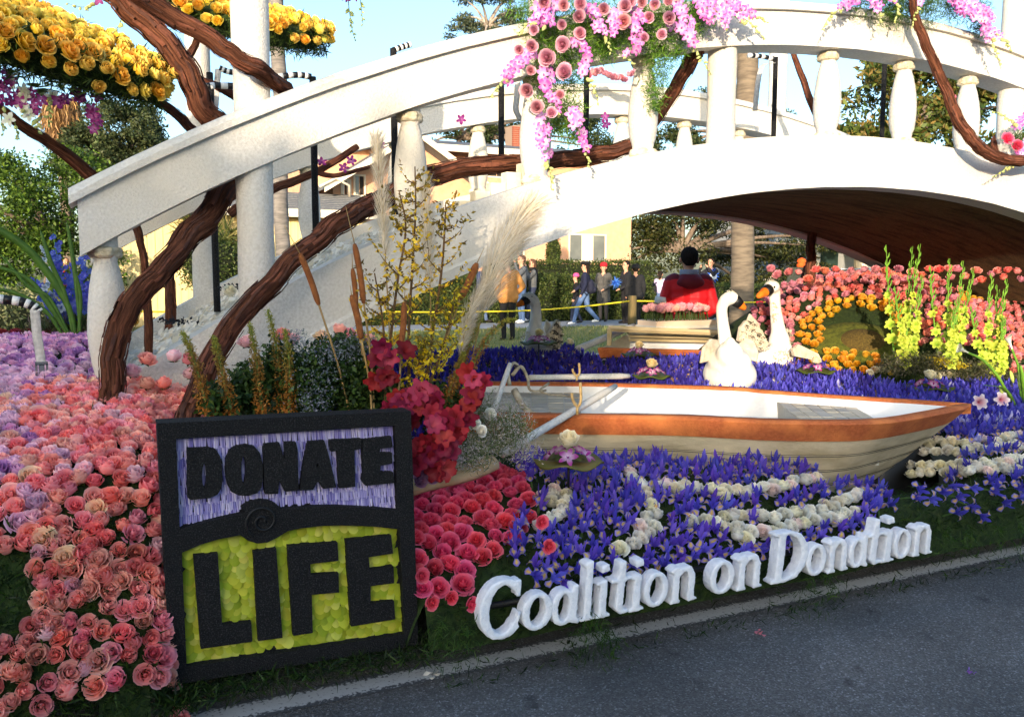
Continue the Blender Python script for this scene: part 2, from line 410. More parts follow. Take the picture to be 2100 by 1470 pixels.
tree('round_tree', 'dark olive round-crowned tree rising behind the bright green tree', 'tree', ground_at(260, 600, 45), [crown_at(255, 285, 45, 2.3, 2.2, 1.9), crown_at(185, 320, 44, 1.9, 1.8, 1.3), crown_at(300, 330, 44, 2.0, 1.8, 1.5)], [rgb(64, 78, 46), rgb(46, 60, 36), rgb(86, 92, 58)], 24000, 0.16, 0.3, clumps=40, size=0.28)
tree('eucalyptus_tree', 'tall thin gum tree with open crown above the bridge rail', 'tree', ground_at(1000, 600, 60), [crown_at(1000, 25, 60, 3.4, 2.4, 2.2), crown_at(965, 75, 60, 2.4, 1.6, 1.2), crown_at(1050, 60, 60, 2.0, 1.6, 1.5)], [rgb(84, 96, 74), rgb(62, 76, 58), rgb(104, 112, 88)], 5200, 0.3, 0.28, limbs=8, clumps=16, size=0.24, aspect=0.3, tm=mat('gum_bark', rgb(170, 160, 148), rgb(120, 108, 96), nscale=3))
tree('backyard_tree', 'dark tree behind the house roof beside the brick chimney', 'tree', ground_at(950, 600, 52), [crown_at(940, 255, 52, 2.6, 2, 2.0), crown_at(1030, 245, 54, 3.2, 2, 2.4), crown_at(1180, 290, 52, 3.2, 2, 2.4)], G2, 16000, 0.2, 0.3, clumps=30, size=0.3)
tree('yard_tree', 'dark green tree behind the pale lower roof', 'tree', ground_at(700, 600, 52), [crown_at(690, 300, 52, 2.5, 2, 2.0), crown_at(600, 330, 54, 2.4, 2, 1.6)], G2, 9000, 0.2, 0.25, clumps=24, size=0.3)
tree('far_tree', 'small dark treetop seen past the far rail', 'tree', ground_at(1480, 600, 55), [crown_at(1470, 240, 55, 3.0, 2, 2.6), crown_at(1580, 265, 55, 2.0, 2, 1.7), crown_at(1390, 310, 55, 3.0, 2, 2.2)], G2, 13000, 0.22, 0.3, clumps=28, size=0.28)
tree('magnolia_tree', 'broad magnolia with golden brown leaf undersides behind the balusters', 'tree', ground_at(1900, 600, 24), [crown_at(1850, 225, 24, 3.2, 2.2, 2.6), crown_at(2010, 250, 24, 3.4, 2.2, 2.4), crown_at(1780, 330, 23, 2.4, 1.8, 1.5)], MAG, 15000, 0.27, 0.3, clumps=40, size=0.28, aspect=0.42, tm=TRUNK)
tree('oak_tree', 'dark spreading oak behind the pink wall and under the arch', 'tree', ground_at(1450, 600, 29), [crown_at(1400, 470, 29, 2.2, 1.6, 1.9), crown_at(1620, 480, 30, 3.4, 1.8, 1.7), crown_at(1330, 520, 30, 1.5, 1.3, 1.6), crown_at(1560, 560, 32, 4.5, 1.2, 1.4)], [rgb(66, 74, 36), rgb(42, 52, 26), rgb(84, 84, 42), rgb(30, 38, 20)], 26000, 0.15, 0.26, clumps=40, size=0.3)
# unseen trees and block added behind the camera, sized to shade street and float
tree('shade_tree', 'big unseen tree added behind the photographer to shade the left of the float', 'tree', (-15.8, -14, 0.1), [((-16.5, -14, 4.0), (4.7, 2.4, 2.1)), ((-15.0, -14, 3.0), (4.0, 2.2, 1.8)), ((-21.5, -14, 3.6), (3.4, 2.2, 2.6))], G3, 30000, 0.42, 0.35, clumps=40, size=0.4, shell=0.1)
tree('low_shade_tree', 'lower unseen tree added behind the photographer to dapple the shade', 'tree', (-9.5, -15, 0.1), [((-9.6, -15, 2.9), (2.0, 1.8, 1.8)), ((-6.5, -15, 2.7), (1.9, 1.7, 1.8))], G3, 6000, 0.3, 0.25, clumps=22, size=0.34, shell=0.1)
blk = empty('shade_block', (0, -22, 0), 'long low unseen block added behind the photographer to cast shade', 'shade building')
mb = MB(); mb.box((-70, -4, 0), (60, 4, 4.7)); mb.build('wall', mat('render_coat', rgb(190, 176, 150), rgb(170, 158, 136), nscale=2), blk, smooth=False)
mb = MB(); mb.box((-70.3, -4.3, 4.7), (60.3, 4.2, 4.84)); mb.build('roof', concrete, blk, smooth=False)
wm = mat('dark_glass', rgb(40, 48, 56), rough=0.1, spec=0.6)
for i in range(24):
    mb = MB(); mb.box((-60 + i * 5, 3.95, 1.1), (-58.3 + i * 5, 4.03, 2.6)); mb.build('window', wm, blk, smooth=False)

def fan_palm(name, label, x, v, ybase, ytop, r0, r1, tm, skirt=False, fronds=True):
    b = ground_at(x, 600, v); top = at(x, ytop, v=v); root = empty(name, b, label, 'palm tree'); mb = MB()
    h = top.z - b.z; k = 26; pts = [Vector((0.03 * math.sin(i * .6), 0, h * i / k)) for i in range(k + 1)]
    mb.tube(pts, [r0 + (r1 - r0) * (i / k) ** 0.6 + (0.012 if i % 2 else 0) for i in range(k + 1)], 14, rough=0.03); mb.build('trunk', tm, root)
    return root, h
PALM = mat('palm_trunk', rgb(120, 108, 92), rgb(92, 82, 70), nscale=3, rough=0.95, bump=0.9, bscale=7, stretch=(1, 1, 5))
GREYP = mat('grey_palm_trunk', rgb(128, 122, 116), rgb(96, 92, 88), nscale=4, rough=0.95, bump=0.9, bscale=7, stretch=(1, 1, 5))
def fan_crown(root, h, r, n=26, tone=G2):
    arrs = []
    for k in range(n):
        a = rnd.uniform(0, 6.283); e = rnd.uniform(-0.5, 1.2); d = Vector((math.cos(a) * math.cos(e), math.sin(a) * math.cos(e), math.sin(e)))
        c = Vector((0, 0, h)) + d * r * 0.6; q = 16
        dirs = []
        for i in range(q):
            s_ = d.cross(Vector((0, 0, 1))).normalized(); f_ = -1.3 + 2.6 * i / (q - 1)
            dirs.append((d * math.cos(f_) + s_ * math.sin(f_)).normalized())
        v = []; f = []; cc = []
        for i, dd in enumerate(dirs):
            t_ = c + dd * r * 0.5; sd = dd.cross(Vector((0.3, 0.2, 1))).normalized() * r * 0.03; o = len(v)
            v += [c, (c + t_) / 2 + sd, t_ + Vector((0, 0, -0.06 * r)), (c + t_) / 2 - sd]; f.append((o, o + 1, o + 2, o + 3)); cc += [tone[rnd.randrange(len(tone))]] * 4
        arrs.append((np.array([tuple(p) for p in v]), np.array(f), np.array(cc)))
    link('fronds', to_mesh(join(arrs), 'fronds', LEAF), root)
pr, ph = fan_palm('fan_palm', 'tall fan palm with a hanging skirt of dry fronds at the far left', 145, 50, 600, 205, 0.35, 0.3, PALM)
n = 2600; a = nrg.uniform(0, 6.283, n); hh = nrg.uniform(0, 1, n); rr = 0.35 + 0.55 * np.sin(np.clip(hh, 0, 1) * 2.6) * nrg.uniform(0.6, 1, n)
sk = np.stack([rr * np.cos(a), rr * np.sin(a), ph - 2.1 + 2.3 * hh], 1)
link('dry_fronds', to_mesh(leaf_arr(sk, nrg.uniform(0.5, 0.9, n), mix_cols(n, [rgb(150, 116, 76), rgb(110, 84, 58), rgb(186, 150, 100)]), 0.1, up=((0, 0, -1), 0.22)), 'dry_fronds', LEAF), pr)
fan_crown(pr, ph + 0.5, 1.5)
pr, ph = fan_palm('palm_tree', 'thick grey-brown palm trunk standing behind the two swans', 1520, 17.5, 600, -300, 0.31, 0.24, PALM)
fan_crown(pr, ph, 1.6)
pr, ph = fan_palm('slender_palm', 'slender grey palm trunk behind the tall white post', 583, 19.5, 600, -250, 0.16, 0.15, GREYP)
fan_crown(pr, ph, 1.3)
for x, y, v, lab in ((470, 500, 23.4, 'spiky leaved yucca behind the bridge by the yellow wall'), (400, 455, 23.9, 'tall spiky yucca against the yellow boarded wall')):
    b = ground_at(x, 600, v); top = at(x, y, v=v); h = top.z - b.z; root = empty('yucca_plant', b, lab, 'plant'); mb = MB()
    mb.tube([(0, 0, 0), (0.05, 0, h * .5), (0, 0, h)], [0.09, 0.08, 0.07], 8); mb.build('stem', TRUNK, root)
    n = 260; arr = leaf_arr(np.array([[0, 0, h]] * n) + nrg.normal(size=(n, 3)) * [0.05, 0.05, 0.22], nrg.uniform(0.5, 0.85, n), mix_cols(n, [rgb(96, 104, 52), rgb(70, 82, 40), rgb(140, 130, 80)]), 0.07, up=((0, 0, 0.25), 1.0))
    link('leaves', to_mesh(arr, 'leaves', LEAF), root)

def clipped(name, label, cat, lo, hi, tones, n, leaf, rnd_top=0.0):
    c = [(a + b) / 2 for a, b in zip(lo, hi)]; root = empty(name, (c[0], c[1], lo[2]), label, cat)
    hx, hy, hz = (hi[0] - lo[0]) / 2, (hi[1] - lo[1]) / 2, hi[2] - lo[2]
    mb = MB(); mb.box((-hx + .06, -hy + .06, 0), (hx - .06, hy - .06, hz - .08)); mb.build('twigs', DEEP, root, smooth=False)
    face = nrg.choice(3, n, p=[0.55, 0.33, 0.12]); p = np.stack([nrg.uniform(-hx, hx, n), nrg.uniform(-hy, hy, n), nrg.uniform(0, hz, n)], 1)
    p[face == 0, 1] = -hy; p[face == 1, 2] = hz; p[face == 2, 0] = np.where(nrg.random((face == 2).sum()) < .5, -hx, hx)
    w = np.array([noise.noise(Vector((q[0] * 1.3, q[1] * 1.3, q[2] * 1.7))) for q in p]).reshape(-1, 1)
    p += nrg.normal(size=(n, 3)) * 0.035 + np.array([[0, -0.09, 0.1]]) * w
    link('leaves', to_mesh(leaf_arr(p, nrg.uniform(.7, 1.3, n) * leaf, mix_cols(n, tones), 0.55), 'leaves', LEAF), root); return root
HG = [rgb(58, 76, 34), rgb(42, 58, 26), rgb(78, 92, 42), rgb(96, 104, 52)]
hx0, hx1 = at(690, 600, v=23).x, at(1330, 600, v=23).x
clipped('hedge', 'long clipped green hedge along the pavement below the pink house', 'hedge', (hx0, 22.75, 0.28), (hx1, 24.1, 1.62), HG, 30000, 0.075)
clipped('hedge', 'clipped hedge behind the swans at the foot of the palm', 'hedge', (hx1 + 0.9, 22.6, 0.28), (hx1 + 9.5, 24.1, 1.35), HG, 14000, 0.075)
clipped('hedge', 'clipped hedge behind the blue flowers at the far left', 'hedge', (at(-60, 600, v=20).x, 20.3, 0.28), (at(215, 600, v=20).x, 21.6, 1.15), HG, 9000, 0.07)
clipped('back_hedge', 'upper hedge against the pink house wall', 'hedge', (hx0, 26, 0.28), (at(1340, 560, v=26).x, 26.8, 2.15), HG, 14000, 0.08)
def bush(name, label, c, r, tones, n, leaf, aspect=0.5):
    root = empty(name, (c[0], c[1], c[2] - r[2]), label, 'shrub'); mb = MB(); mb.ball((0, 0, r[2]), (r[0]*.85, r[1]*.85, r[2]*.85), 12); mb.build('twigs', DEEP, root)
    p = blob_points(n, [(0, 0, r[2], *r)], 0.9); link('leaves', to_mesh(leaf_arr(p, nrg.uniform(.7, 1.3, n) * leaf, mix_cols(n, tones), aspect), 'leaves', LEAF), root); return root
bush('round_shrub', 'round clipped bush left of the palm trunk', at(1478, 603, v=20.9) - Vector((0, 0, .1)), (0.45, 0.45, 0.42), HG, 3500, 0.06)
bush('column_shrub', 'narrow column shrub climbing the pink house wall', at(1135, 525, v=27.2) - Vector((0, 0, 0)), (0.22, 0.3, 0.75), HG, 3500, 0.07)
bush('low_shrub', 'loose pale green shrub beside the striped strap at the left', at(50, 640, v=15.5) - Vector((0, 0, .1)), (1.0, .6, .45), [rgb(128, 136, 88), rgb(86, 100, 54), rgb(170, 166, 120)], 5000, 0.06)
bush('porch_shrub', 'shrub behind the bridge under the yellow wall', at(440, 545, v=22.5), (0.8, .6, .7), HG, 4000, 0.08)

# ------------------------------------------------------------------ houses
PEACH = mat('peach_stucco', rgb(220, 172, 138), rgb(206, 158, 126), nscale=5, rough=0.9, bump=0.3, bscale=120)
SHING = mat('grey_shingle', rgb(122, 122, 120), rgb(94, 95, 96), nscale=14, rough=0.95, bump=0.6, bscale=30, stretch=(1, 3, 3))
TRIM = mat('cream_trim', rgb(226, 214, 190), rough=0.7)
PANE = mat('window_pane', rgb(120, 124, 118), rgb(96, 100, 98), nscale=1.5, rough=0.15, spec=0.6)
BLIND = mat('white_blind', rgb(228, 226, 214), rough=0.8)
BRICK = mat('brick_red', rgb(150, 84, 64), rgb(122, 64, 50), nscale=5, rough=0.9)
MORT = mat('mortar', rgb(150, 130, 114), rough=0.95)
DARK = mat('dark_brown_paint', rgb(48, 42, 38), rough=0.8)  # plain dark brown for panes and slats
def X(px, v, py=500): return at(px, py, v=v).x
def Zat(px, py, v): return at(px, py, v=v).z
hv = 29.5
house = empty('pink_house', (X(1100, hv), hv, 0.3), 'two-storey peach stucco house with low grey roof behind the hedge', 'house')
def hp(name, m, lo, hi, parent=None, smooth=False):
    mb = MB(); o_ = house.location; mb.box([a - b for a, b in zip(lo, o_)], [a - b for a, b in zip(hi, o_)]); return mb.build(name, m, parent or house, smooth)
xa, xb = X(640, hv), X(1294, hv); ze = Zat(1000, 318, hv)
hp('wall', PEACH, (xa, hv, 0.2), (xb, hv + 8, ze))
mb = MB(); o_ = house.location
zr = ze + 0.12
mb.add([Vector(p) - o_ for p in ((xa - .6, hv - .9, zr), (xb + .5, hv - .9, zr), (xb + .5, hv + 4, zr + 0.95), (xa - .6, hv + 4, zr + 0.95), (xb + .5, hv + 9, zr), (xa - .6, hv + 9, zr))], [(0, 1, 2, 3), (3, 2, 4, 5)])
rf = mb.build('roof', SHING, house, smooth=False)
hp('fascia', TRIM, (xa - .62, hv - .95, ze - 0.1), (xb + .52, hv - .9, ze + 0.13))
hp('soffit', mat('soffit_wood', rgb(150, 110, 80)), (xa - .6, hv - .89, ze - 0.02), (xb + .5, hv - .01, ze + 0.01))
def window(x0, x1, y0, y1, v, parent, kinds, org, fr=TRIM):
    a, b = X(x0, v, (y0+y1)/2), X(x1, v, (y0+y1)/2); z1, z0 = Zat((x0+x1)/2, y0, v), Zat((x0+x1)/2, y1, v); o_ = Vector(org); f_ = 0.06
    mb = MB()
    for lo, hi in (((a-f_, v-.05, z0-f_), (b+f_, v-.003, z0)), ((a-f_, v-.05, z1), (b+f_, v-.003, z1+f_)), ((a-f_, v-.05, z0), (a, v-.003, z1)), ((b, v-.05, z0), (b+f_, v-.003, z1))):
        mb.box(Vector(lo) - o_, Vector(hi) - o_)
    w = mb.build('window', fr, parent, smooth=False); k = len(kinds)
    for i, m in enumerate(kinds):
        mb = MB(); mb.box(Vector((a + (b-a)*i/k + .015, v-.02, z0)) - o_, Vector((a + (b-a)*(i+1)/k - .015, v-.004, z1)) - o_); mb.build('pane', m, w, smooth=False)
    return w
window(1168, 1240, 483, 535, hv, house, (PANE, BLIND, PANE), o_)
window(1052, 1072, 495, 540, hv, house, (PANE, PANE), o_)
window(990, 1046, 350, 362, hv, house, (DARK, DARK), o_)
window(1060, 1086, 345, 385, hv, house, (BLIND,), o_)
# air conditioner
ac = hp('air_conditioner', mat('ac_metal', rgb(196, 188, 172), rough=0.6), (X(908, hv), hv - .45, Zat(925, 390, hv)), (X(947, hv), hv + .05, Zat(925, 366, hv)))
for i in range(7):
    a, b = X(912, hv - .45), X(935, hv - .45); x = a + (b - a) * i / 6
    mb = MB(); mb.box(Vector((x - .03, hv - .47, Zat(925, 387, hv))) - o_, Vector((x + .02, hv - .452, Zat(925, 369, hv))) - o_); mb.build('slat', DARK, ac, smooth=False)
# brick chimney, brick by brick
cx0, cx1, cz0, cz1, cv = X(1052, 33), X(1095, 33), Zat(1070, 315, 33), Zat(1070, 258, 33), 33.0
chim = hp('chimney', MORT, (cx0 + .012, cv + .012, cz0 - .6), (cx1 - .012, cv + .8, cz1 - .01), house)
bh = 0.085; nb = int((cz1 - cz0) / bh); bw = (cx1 - cx0) / 5
bm_ = MB(); bm_.box((0, 0, 0), (bw - .014, .1, bh - .014)); bme = bm_.mesh('brick', BRICK, False)
bm2 = MB(); bm2.box((0, 0, 0), (bw / 2 - .014, .1, bh - .014)); bme2 = bm2.mesh('half_brick', BRICK, False)
for r in range(nb):
    xs = [(i * bw, bme) for i in range(5)] if r % 2 == 0 else [(0, bme2)] + [(bw / 2 + i * bw, bme) for i in range(4)] + [(4.5 * bw, bme2)]
    for dx, me in xs:
        b_ = link('brick', me, chim); b_.location = Vector((cx0 + dx, cv - .0 + rnd.uniform(-.006, .004), cz0 + r * bh)) - o_
# gabled wing on the left of the house
wv = 27.0
wing_x0, wing_pk = X(662, wv), X(850, wv); zl, zp = Zat(655, 383, wv), Zat(850, 270, wv); wing_x1 = 2 * wing_pk - wing_x0
mb = MB(); pts = [(wing_x0 + .5, 0.3), (wing_x1 - .5, 0.3), (wing_x1 - .5, zl + .25), (wing_pk, zp - .12), (wing_x0 + .5, zl + .25)]
mb.prism(pts, 3.0, lambda a, b, d: Vector((a, wv + .6 + d, b)) - o_); mb.build('gable_wall', PEACH, house, smooth=False)
for sx in (0, 1):
    a = (wing_x0, zl) if sx == 0 else (wing_x1, zl); mb = MB()
    mb.add([Vector(p) - o_ for p in ((a[0], wv - .35, a[1]), (wing_pk, wv - .35, zp), (wing_pk, wv + 4, zp), (a[0], wv + 4, a[1]), (a[0], wv - .35, a[1] - .1), (wing_pk, wv - .35, zp - .1), (wing_pk, wv + 4, zp - .1), (a[0], wv + 4, a[1] - .1))], [(0,1,2,3),(4,7,6,5),(0,3,7,4),(2,6,7,3)])
    mb.build('gable_roof', SHING, house, smooth=False); mb = MB()
    mb.prism([(a[0], a[1] + .02), (wing_pk, zp + .02), (wing_pk, zp - .2), (a[0], a[1] - .2)], .05, lambda x, z, d: Vector((x, wv - .41 + d, z)) - o_); mb.build('barge_board', TRIM, house, smooth=False)
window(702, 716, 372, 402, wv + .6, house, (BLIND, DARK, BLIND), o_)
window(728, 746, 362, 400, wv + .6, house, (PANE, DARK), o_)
mb = MB(); mb.tube([at(655, 383, v=wv - .5) - o_, at(688, 366, v=wv - .5) - o_, at(716, 380, v=wv - .2) - o_, at(717, 405, v=wv) - o_], .04, 8); mb.build('downpipe', TRIM, house)

gv = 25.0
gar = empty('garage', (X(500, gv), gv, 0.3), 'low garage with pale yellow vertical boards and grey roof', 'garage'); o2 = gar.location
ga, gb, gz = X(235, gv), X(752, gv), Zat(500, 443, gv)
mb = MB(); mb.box(Vector((ga, gv + .03, 0.2)) - o2, Vector((gb, gv + 5, gz)) - o2); mb.build('wall', mat('yellow_paint_dark', rgb(196, 176, 120), rough=0.8), gar, smooth=False)
bw = 0.2; nb = int((gb - ga) / bw); bm_ = MB(); bm_.box((0, 0, 0), (bw - .012, .03, gz - .35)); bme = bm_.mesh('board', mat('yellow_boards', rgb(232, 210, 152), rgb(220, 196, 138), nscale=3, rough=0.8, stretch=(4, 1, .4)), False)
for i in range(nb): b_ = link('board', bme, gar); b_.location = Vector((ga + i * bw, gv + rnd.uniform(-.004, .004), .32)) - o2
mb = MB(); mb.box(Vector((ga - .4, gv - .55, gz - .02)) - o2, Vector((gb + .4, gv - .5, gz + .2)) - o2); mb.build('fascia', TRIM, gar, smooth=False)
mb = MB(); zt = Zat(660, 398, gv + 2.5)
mb.add([Vector(p) - o2 for p in ((ga - .4, gv - .52, gz + .2), (gb + .4, gv - .52, gz + .2), (gb + .4, gv + 2.5, zt), (ga - .4, gv + 2.5, zt), (gb + .4, gv + 5.4, gz + .2), (ga - .4, gv + 5.4, gz + .2))], [(0,1,2,3),(3,2,4,5)])
grf = mb.build('roof', SHING, gar, smooth=False)
# shingle courses laid over the near slope
n_c = 9
for i in range(n_c):
    t0, t1 = i / n_c, (i + 1) / n_c; y0_, y1_ = gv - .52 + 3.02 * t0, gv - .52 + 3.02 * t1; z0_, z1_ = gz + .2 + (zt - gz - .2) * t0, gz + .2 + (zt - gz - .2) * t1
    mb = MB(); mb.add([Vector(p) - o2 for p in ((ga - .4, y0_, z0_ + .035), (gb + .4, y0_, z0_ + .035), (gb + .4, y1_, z1_ + .012), (ga - .4, y1_, z1_ + .012), (ga - .4, y0_, z0_ + .004), (gb + .4, y0_, z0_ + .004))], [(0,1,2,3),(4,5,1,0)]); mb.build('shingle_course', SHING, grf, smooth=False)
# porch house under the right side of the arch
rv = 34.0
ph_ = empty('porch_house', (X(1720, rv), rv, .3), 'shaded white house with round porch columns under the arch', 'house'); o3 = ph_.location
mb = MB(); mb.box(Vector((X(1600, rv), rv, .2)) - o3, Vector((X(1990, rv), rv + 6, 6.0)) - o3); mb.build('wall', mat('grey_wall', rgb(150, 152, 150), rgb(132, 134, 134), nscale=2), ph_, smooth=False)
for px in (1765, 1668, 1870):
    mb = MB(); c_ = at(px, 530, v=rv - 1.5); mb.lathe([(.36, 0), (.34, .3), (.33, 2.8), (.38, 3.0)], 14, Matrix.Translation(Vector((c_.x, c_.y, .3)) - o3)); mb.build('column', TRIM, ph_)
for px in (1700, 1815):
    mb = MB(); c_ = at(px, 540, v=rv - .02); mb.box(Vector((c_.x - .6, rv - .06, .35)) - o3, Vector((c_.x + .6, rv - .003, 3.2)) - o3); mb.build('door', mat('green_door', rgb(38, 58, 52)), ph_, smooth=False)
mb = MB(); mb.box(Vector((X(1600, rv) - .3, rv - 2.2, 3.3)) - o3, Vector((X(1990, rv) + .3, rv + .1, 3.6)) - o3); mb.build('porch_roof', TRIM, ph_, smooth=False)
# garden gate
GATE = mat('pale_pipe', rgb(170, 170, 160), rough=0.5)
g0 = at(1438, 560, v=25.2); gt = empty('garden_gate', (g0.x, g0.y, .3), 'low pale metal pipe gate with mesh beside the pink house', 'gate')
mb = MB(); mb.tube(spline([(-.5, 0, 0), (-.5, 0, 1.4), (-.4, 0, 1.52), (.4, 0, 1.52), (.5, 0, 1.4), (.5, 0, 0)], 4), .025, 8); mb.build('gate_frame', GATE, gt)
for i in range(6):
    mb = MB(); mb.tube([(-.5, 0, .25 + i * .2), (.5, 0, .25 + i * .2)], .008, 6); mb.build('wire', GATE, gt)
mb = MB(); mb.box((-.18, -.03, 1.0), (.12, -.012, 1.2)); mb.build('notice', BLIND, gt, smooth=False)
# ================================================================== the float: flower beds
LP = [(2.98, .0), (2.99, .20), (3.06, .36), (3.19, .62), (3.4, .86), (3.9, 1.0), (4.5, 1.10), (5.5, 1.2), (6.6, 1.2), (7.3, 1.1)]
CP = [(3.02, .0), (3.03, .24), (3.1, .34), (3.3, .48), (3.6, .57), (4.8, .62), (6.0, .70), (7.1, .86), (7.35, .8)]
MC, MR = (7.6, 6.75), (2.15, 1.75)          # hill of pink roses at the right
def hill(u, v):
    d = math.hypot((u - MC[0]) / MR[0], (v - MC[1]) / MR[1]); r = 0.80 * max(0, 1 - d * d)
    d2 = math.hypot((u - 10.0) / 2.4, (v - 6.3) / 1.7); return max(r, 0.78 * max(0, 1 - d2 * d2))
def _bed(u, v):
    w = sstep(0.8, 1.2, u); sh = .27 * sstep(.1, .2, u) * (1 - sstep(.95, 1.1, u))     # the bed steps back behind the sign
    dip = .24 * sstep(3.3, 3.9, u) * (1 - sstep(4.35, 4.8, u)) * sstep(3.2, 3.45, v) * (1 - sstep(3.9, 4.2, v))          # the water drops under the bow
    sh2 = .35 * sstep(-.1, .02, u) * sstep(4.4, 4.58, v)          # and sinks below the deck
    return (interp(LP, v - sh) - sh2) * (1 - w) + (interp(CP, v) + hill(u, v) - dip) * w + 0.012 * noise.noise(Vector((u * 3, v * 3, 0)))
_U0, _V0, _DU, _DV = -2.0, 2.9, .04, .03
_BED = [[_bed(_U0 + i * _DU, _V0 + j * _DV) for j in range(156)] for i in range(360)]
def bed_z(u, v):
    a = min(358.99, max(0, (u - _U0) / _DU)); b = min(154.99, max(0, (v - _V0) / _DV)); i, j = int(a), int(b); a -= i; b -= j
    r, q = _BED[i], _BED[i + 1]
    return (r[j] * (1 - b) + r[j + 1] * b) * (1 - a) + (q[j] * (1 - b) + q[j + 1] * b) * a
def bed_n(u, v):
    e = .04; return Vector((-(bed_z(u + e, v) - bed_z(u - e, v)) / (2 * e), -(bed_z(u, v + e) - bed_z(u, v - e)) / (2 * e), 1)).normalized()
def bed_at(x, y):
    """where the sight line to (x, y) meets the bed"""
    r = sight(x, y); rx, ry, rz = r.x, r.y, r.z; k = 2.92 / ry; st = .06
    while k < 16:
        if EYE + rz * k <= bed_z(rx * k, ry * k):
            lo, hi = k - st, k
            for _ in range(6):
                m = (lo + hi) / 2
                if EYE + rz * m <= bed_z(rx * m, ry * m): hi = m
                else: lo = m
            return EYEV + r * hi
        k += st
    return EYEV + r * 8
def inside(poly, x, y):
    r = False; j = len(poly) - 1
    for i in range(len(poly)):
        (xi, yi), (xj, yj) = poly[i], poly[j]
        if (yi > y) != (yj > y) and x < (xj - xi) * (y - yi) / (yj - yi) + xi: r = not r
        j = i
    return r
# ------------------------------------------------------------------ boat outlines (needed to keep the irises clear of the hulls)
RIM = .82
near_px = [(958, 850), (1024, 853), (1214, 856), (1400, 858), (1500, 863), (1633, 868), (1800, 867), (1900, 852), (1955, 841), (1992, 832)]
far_px = [(958, 784), (1024, 786), (1186, 787), (1300, 790), (1500, 797), (1567, 803), (1733, 815), (1850, 822), (1933, 828), (1992, 832)]
def resample(P, n):
    L = [0]
    for a, b in zip(P, P[1:]): L.append(L[-1] + (b - a).length)
    out = []
    for i in range(n):
        s = L[-1] * i / (n - 1); j = 0
        while j < len(P) - 2 and L[j + 1] < s: j += 1
        out.append(P[j].lerp(P[j + 1], (s - L[j]) / max(1e-6, L[j + 1] - L[j])))
    return out
NB = 25
near_rim, far_rim = resample(spline([at(x, y, z=RIM) for x, y in near_px], 6), NB), resample(spline([at(x, y, z=RIM) for x, y in far_px], 6), NB)
hull_poly = [(p.x, p.y) for p in near_rim] + [(p.x, p.y) for p in reversed(far_rim)]
flo = empty('parade_float', (4, 5, 0), 'low dark green float deck carrying the flower beds', 'parade float')
MOSS = mat('moss_bed', rgb(24, 38, 14), rgb(44, 60, 22), nscale=30, rough=1.0, bump=1.0, bscale=60)
mb = MB(); us = np.concatenate([np.linspace(-1.9, 5.4, 190), np.linspace(5.5, 12, 60)]); vs_ = list(np.linspace(2.98, 3.7, 14)) + list(np.linspace(3.76, 7.3, 50))
nu = len(us); bz = [bed_z(u, v) for v in vs_ for u in us]; mb.add([(u - 4, v - 5, z) for (v, u), z in zip(((v, u) for v in vs_ for u in us), bz)], [f for j in range(len(vs_)-1) for i in range(nu-1) for f in [(j*nu+i, j*nu+i+1, (j+1)*nu+i+1, (j+1)*nu+i)] if min(bz[k] for k in f) > .13 and not inside(hull_poly, us[i] * .5 + us[i + 1] * .5, (vs_[j] + vs_[j + 1]) / 2)])
mb.build('bed', MOSS, flo)
mb = MB(); mb.box((-5.9, -1.55, .16), (8, 2.35, .3)); mb.build('chassis', BLACK, flo, smooth=False)
for sx in (-4.6, 0.5, 6.5):
    for sy in (-1.2, 1.6):
        mb = MB(); mb.lathe([(.1, -.11), (.26, -.11), (.28, -.08), (.28, .08), (.26, .11), (.1, .11)], 20, Matrix.Translation((sx, sy, .282)) @ Matrix.Rotation(math.pi / 2, 4, 'X')); mb.build('wheel', BLACK, flo)
# fern fringe hanging over the lower edge and filling between the flowers
n = 42000; u = np.where(nrg.random(n) < .3, nrg.uniform(-.9, .2, n), nrg.uniform(-1.4, 7.5, n)); v = np.where(nrg.random(n) < .6, nrg.uniform(2.98, 3.3, n), nrg.uniform(3.3, 7.0, n))
fz = np.array([bed_z(a, b) for a, b in zip(u, v)]) + nrg.uniform(-.055, .02, n)
hang = nrg.random(n) < .1; v = np.where(hang, 3.06 + nrg.uniform(-.02, .12, n), v); fz = np.where(hang, nrg.uniform(.17, .34, n), fz)
fz = np.where((u > .1) & (u < 1.1) & (v < 3.4), .15, fz)
fin = np.array([not inside(hull_poly, a, b) for a, b in zip(u, v)]); u, v, fz = u[fin], v[fin], fz[fin]; n = len(u)
cols = mix_cols(n, [rgb(34, 54, 18), rgb(24, 40, 13), rgb(52, 76, 24)])
o = link('fern_filler', to_mesh(leaf_arr(np.stack([u, v, fz], 1), nrg.uniform(.03, .075, n), cols, .1, up=((0, -.25, .1), .8)), 'fern_filler', LEAF))
tag(o, 'fine dark fern filling between the flowers and fringing the float edge', 'fern', kind='stuff')
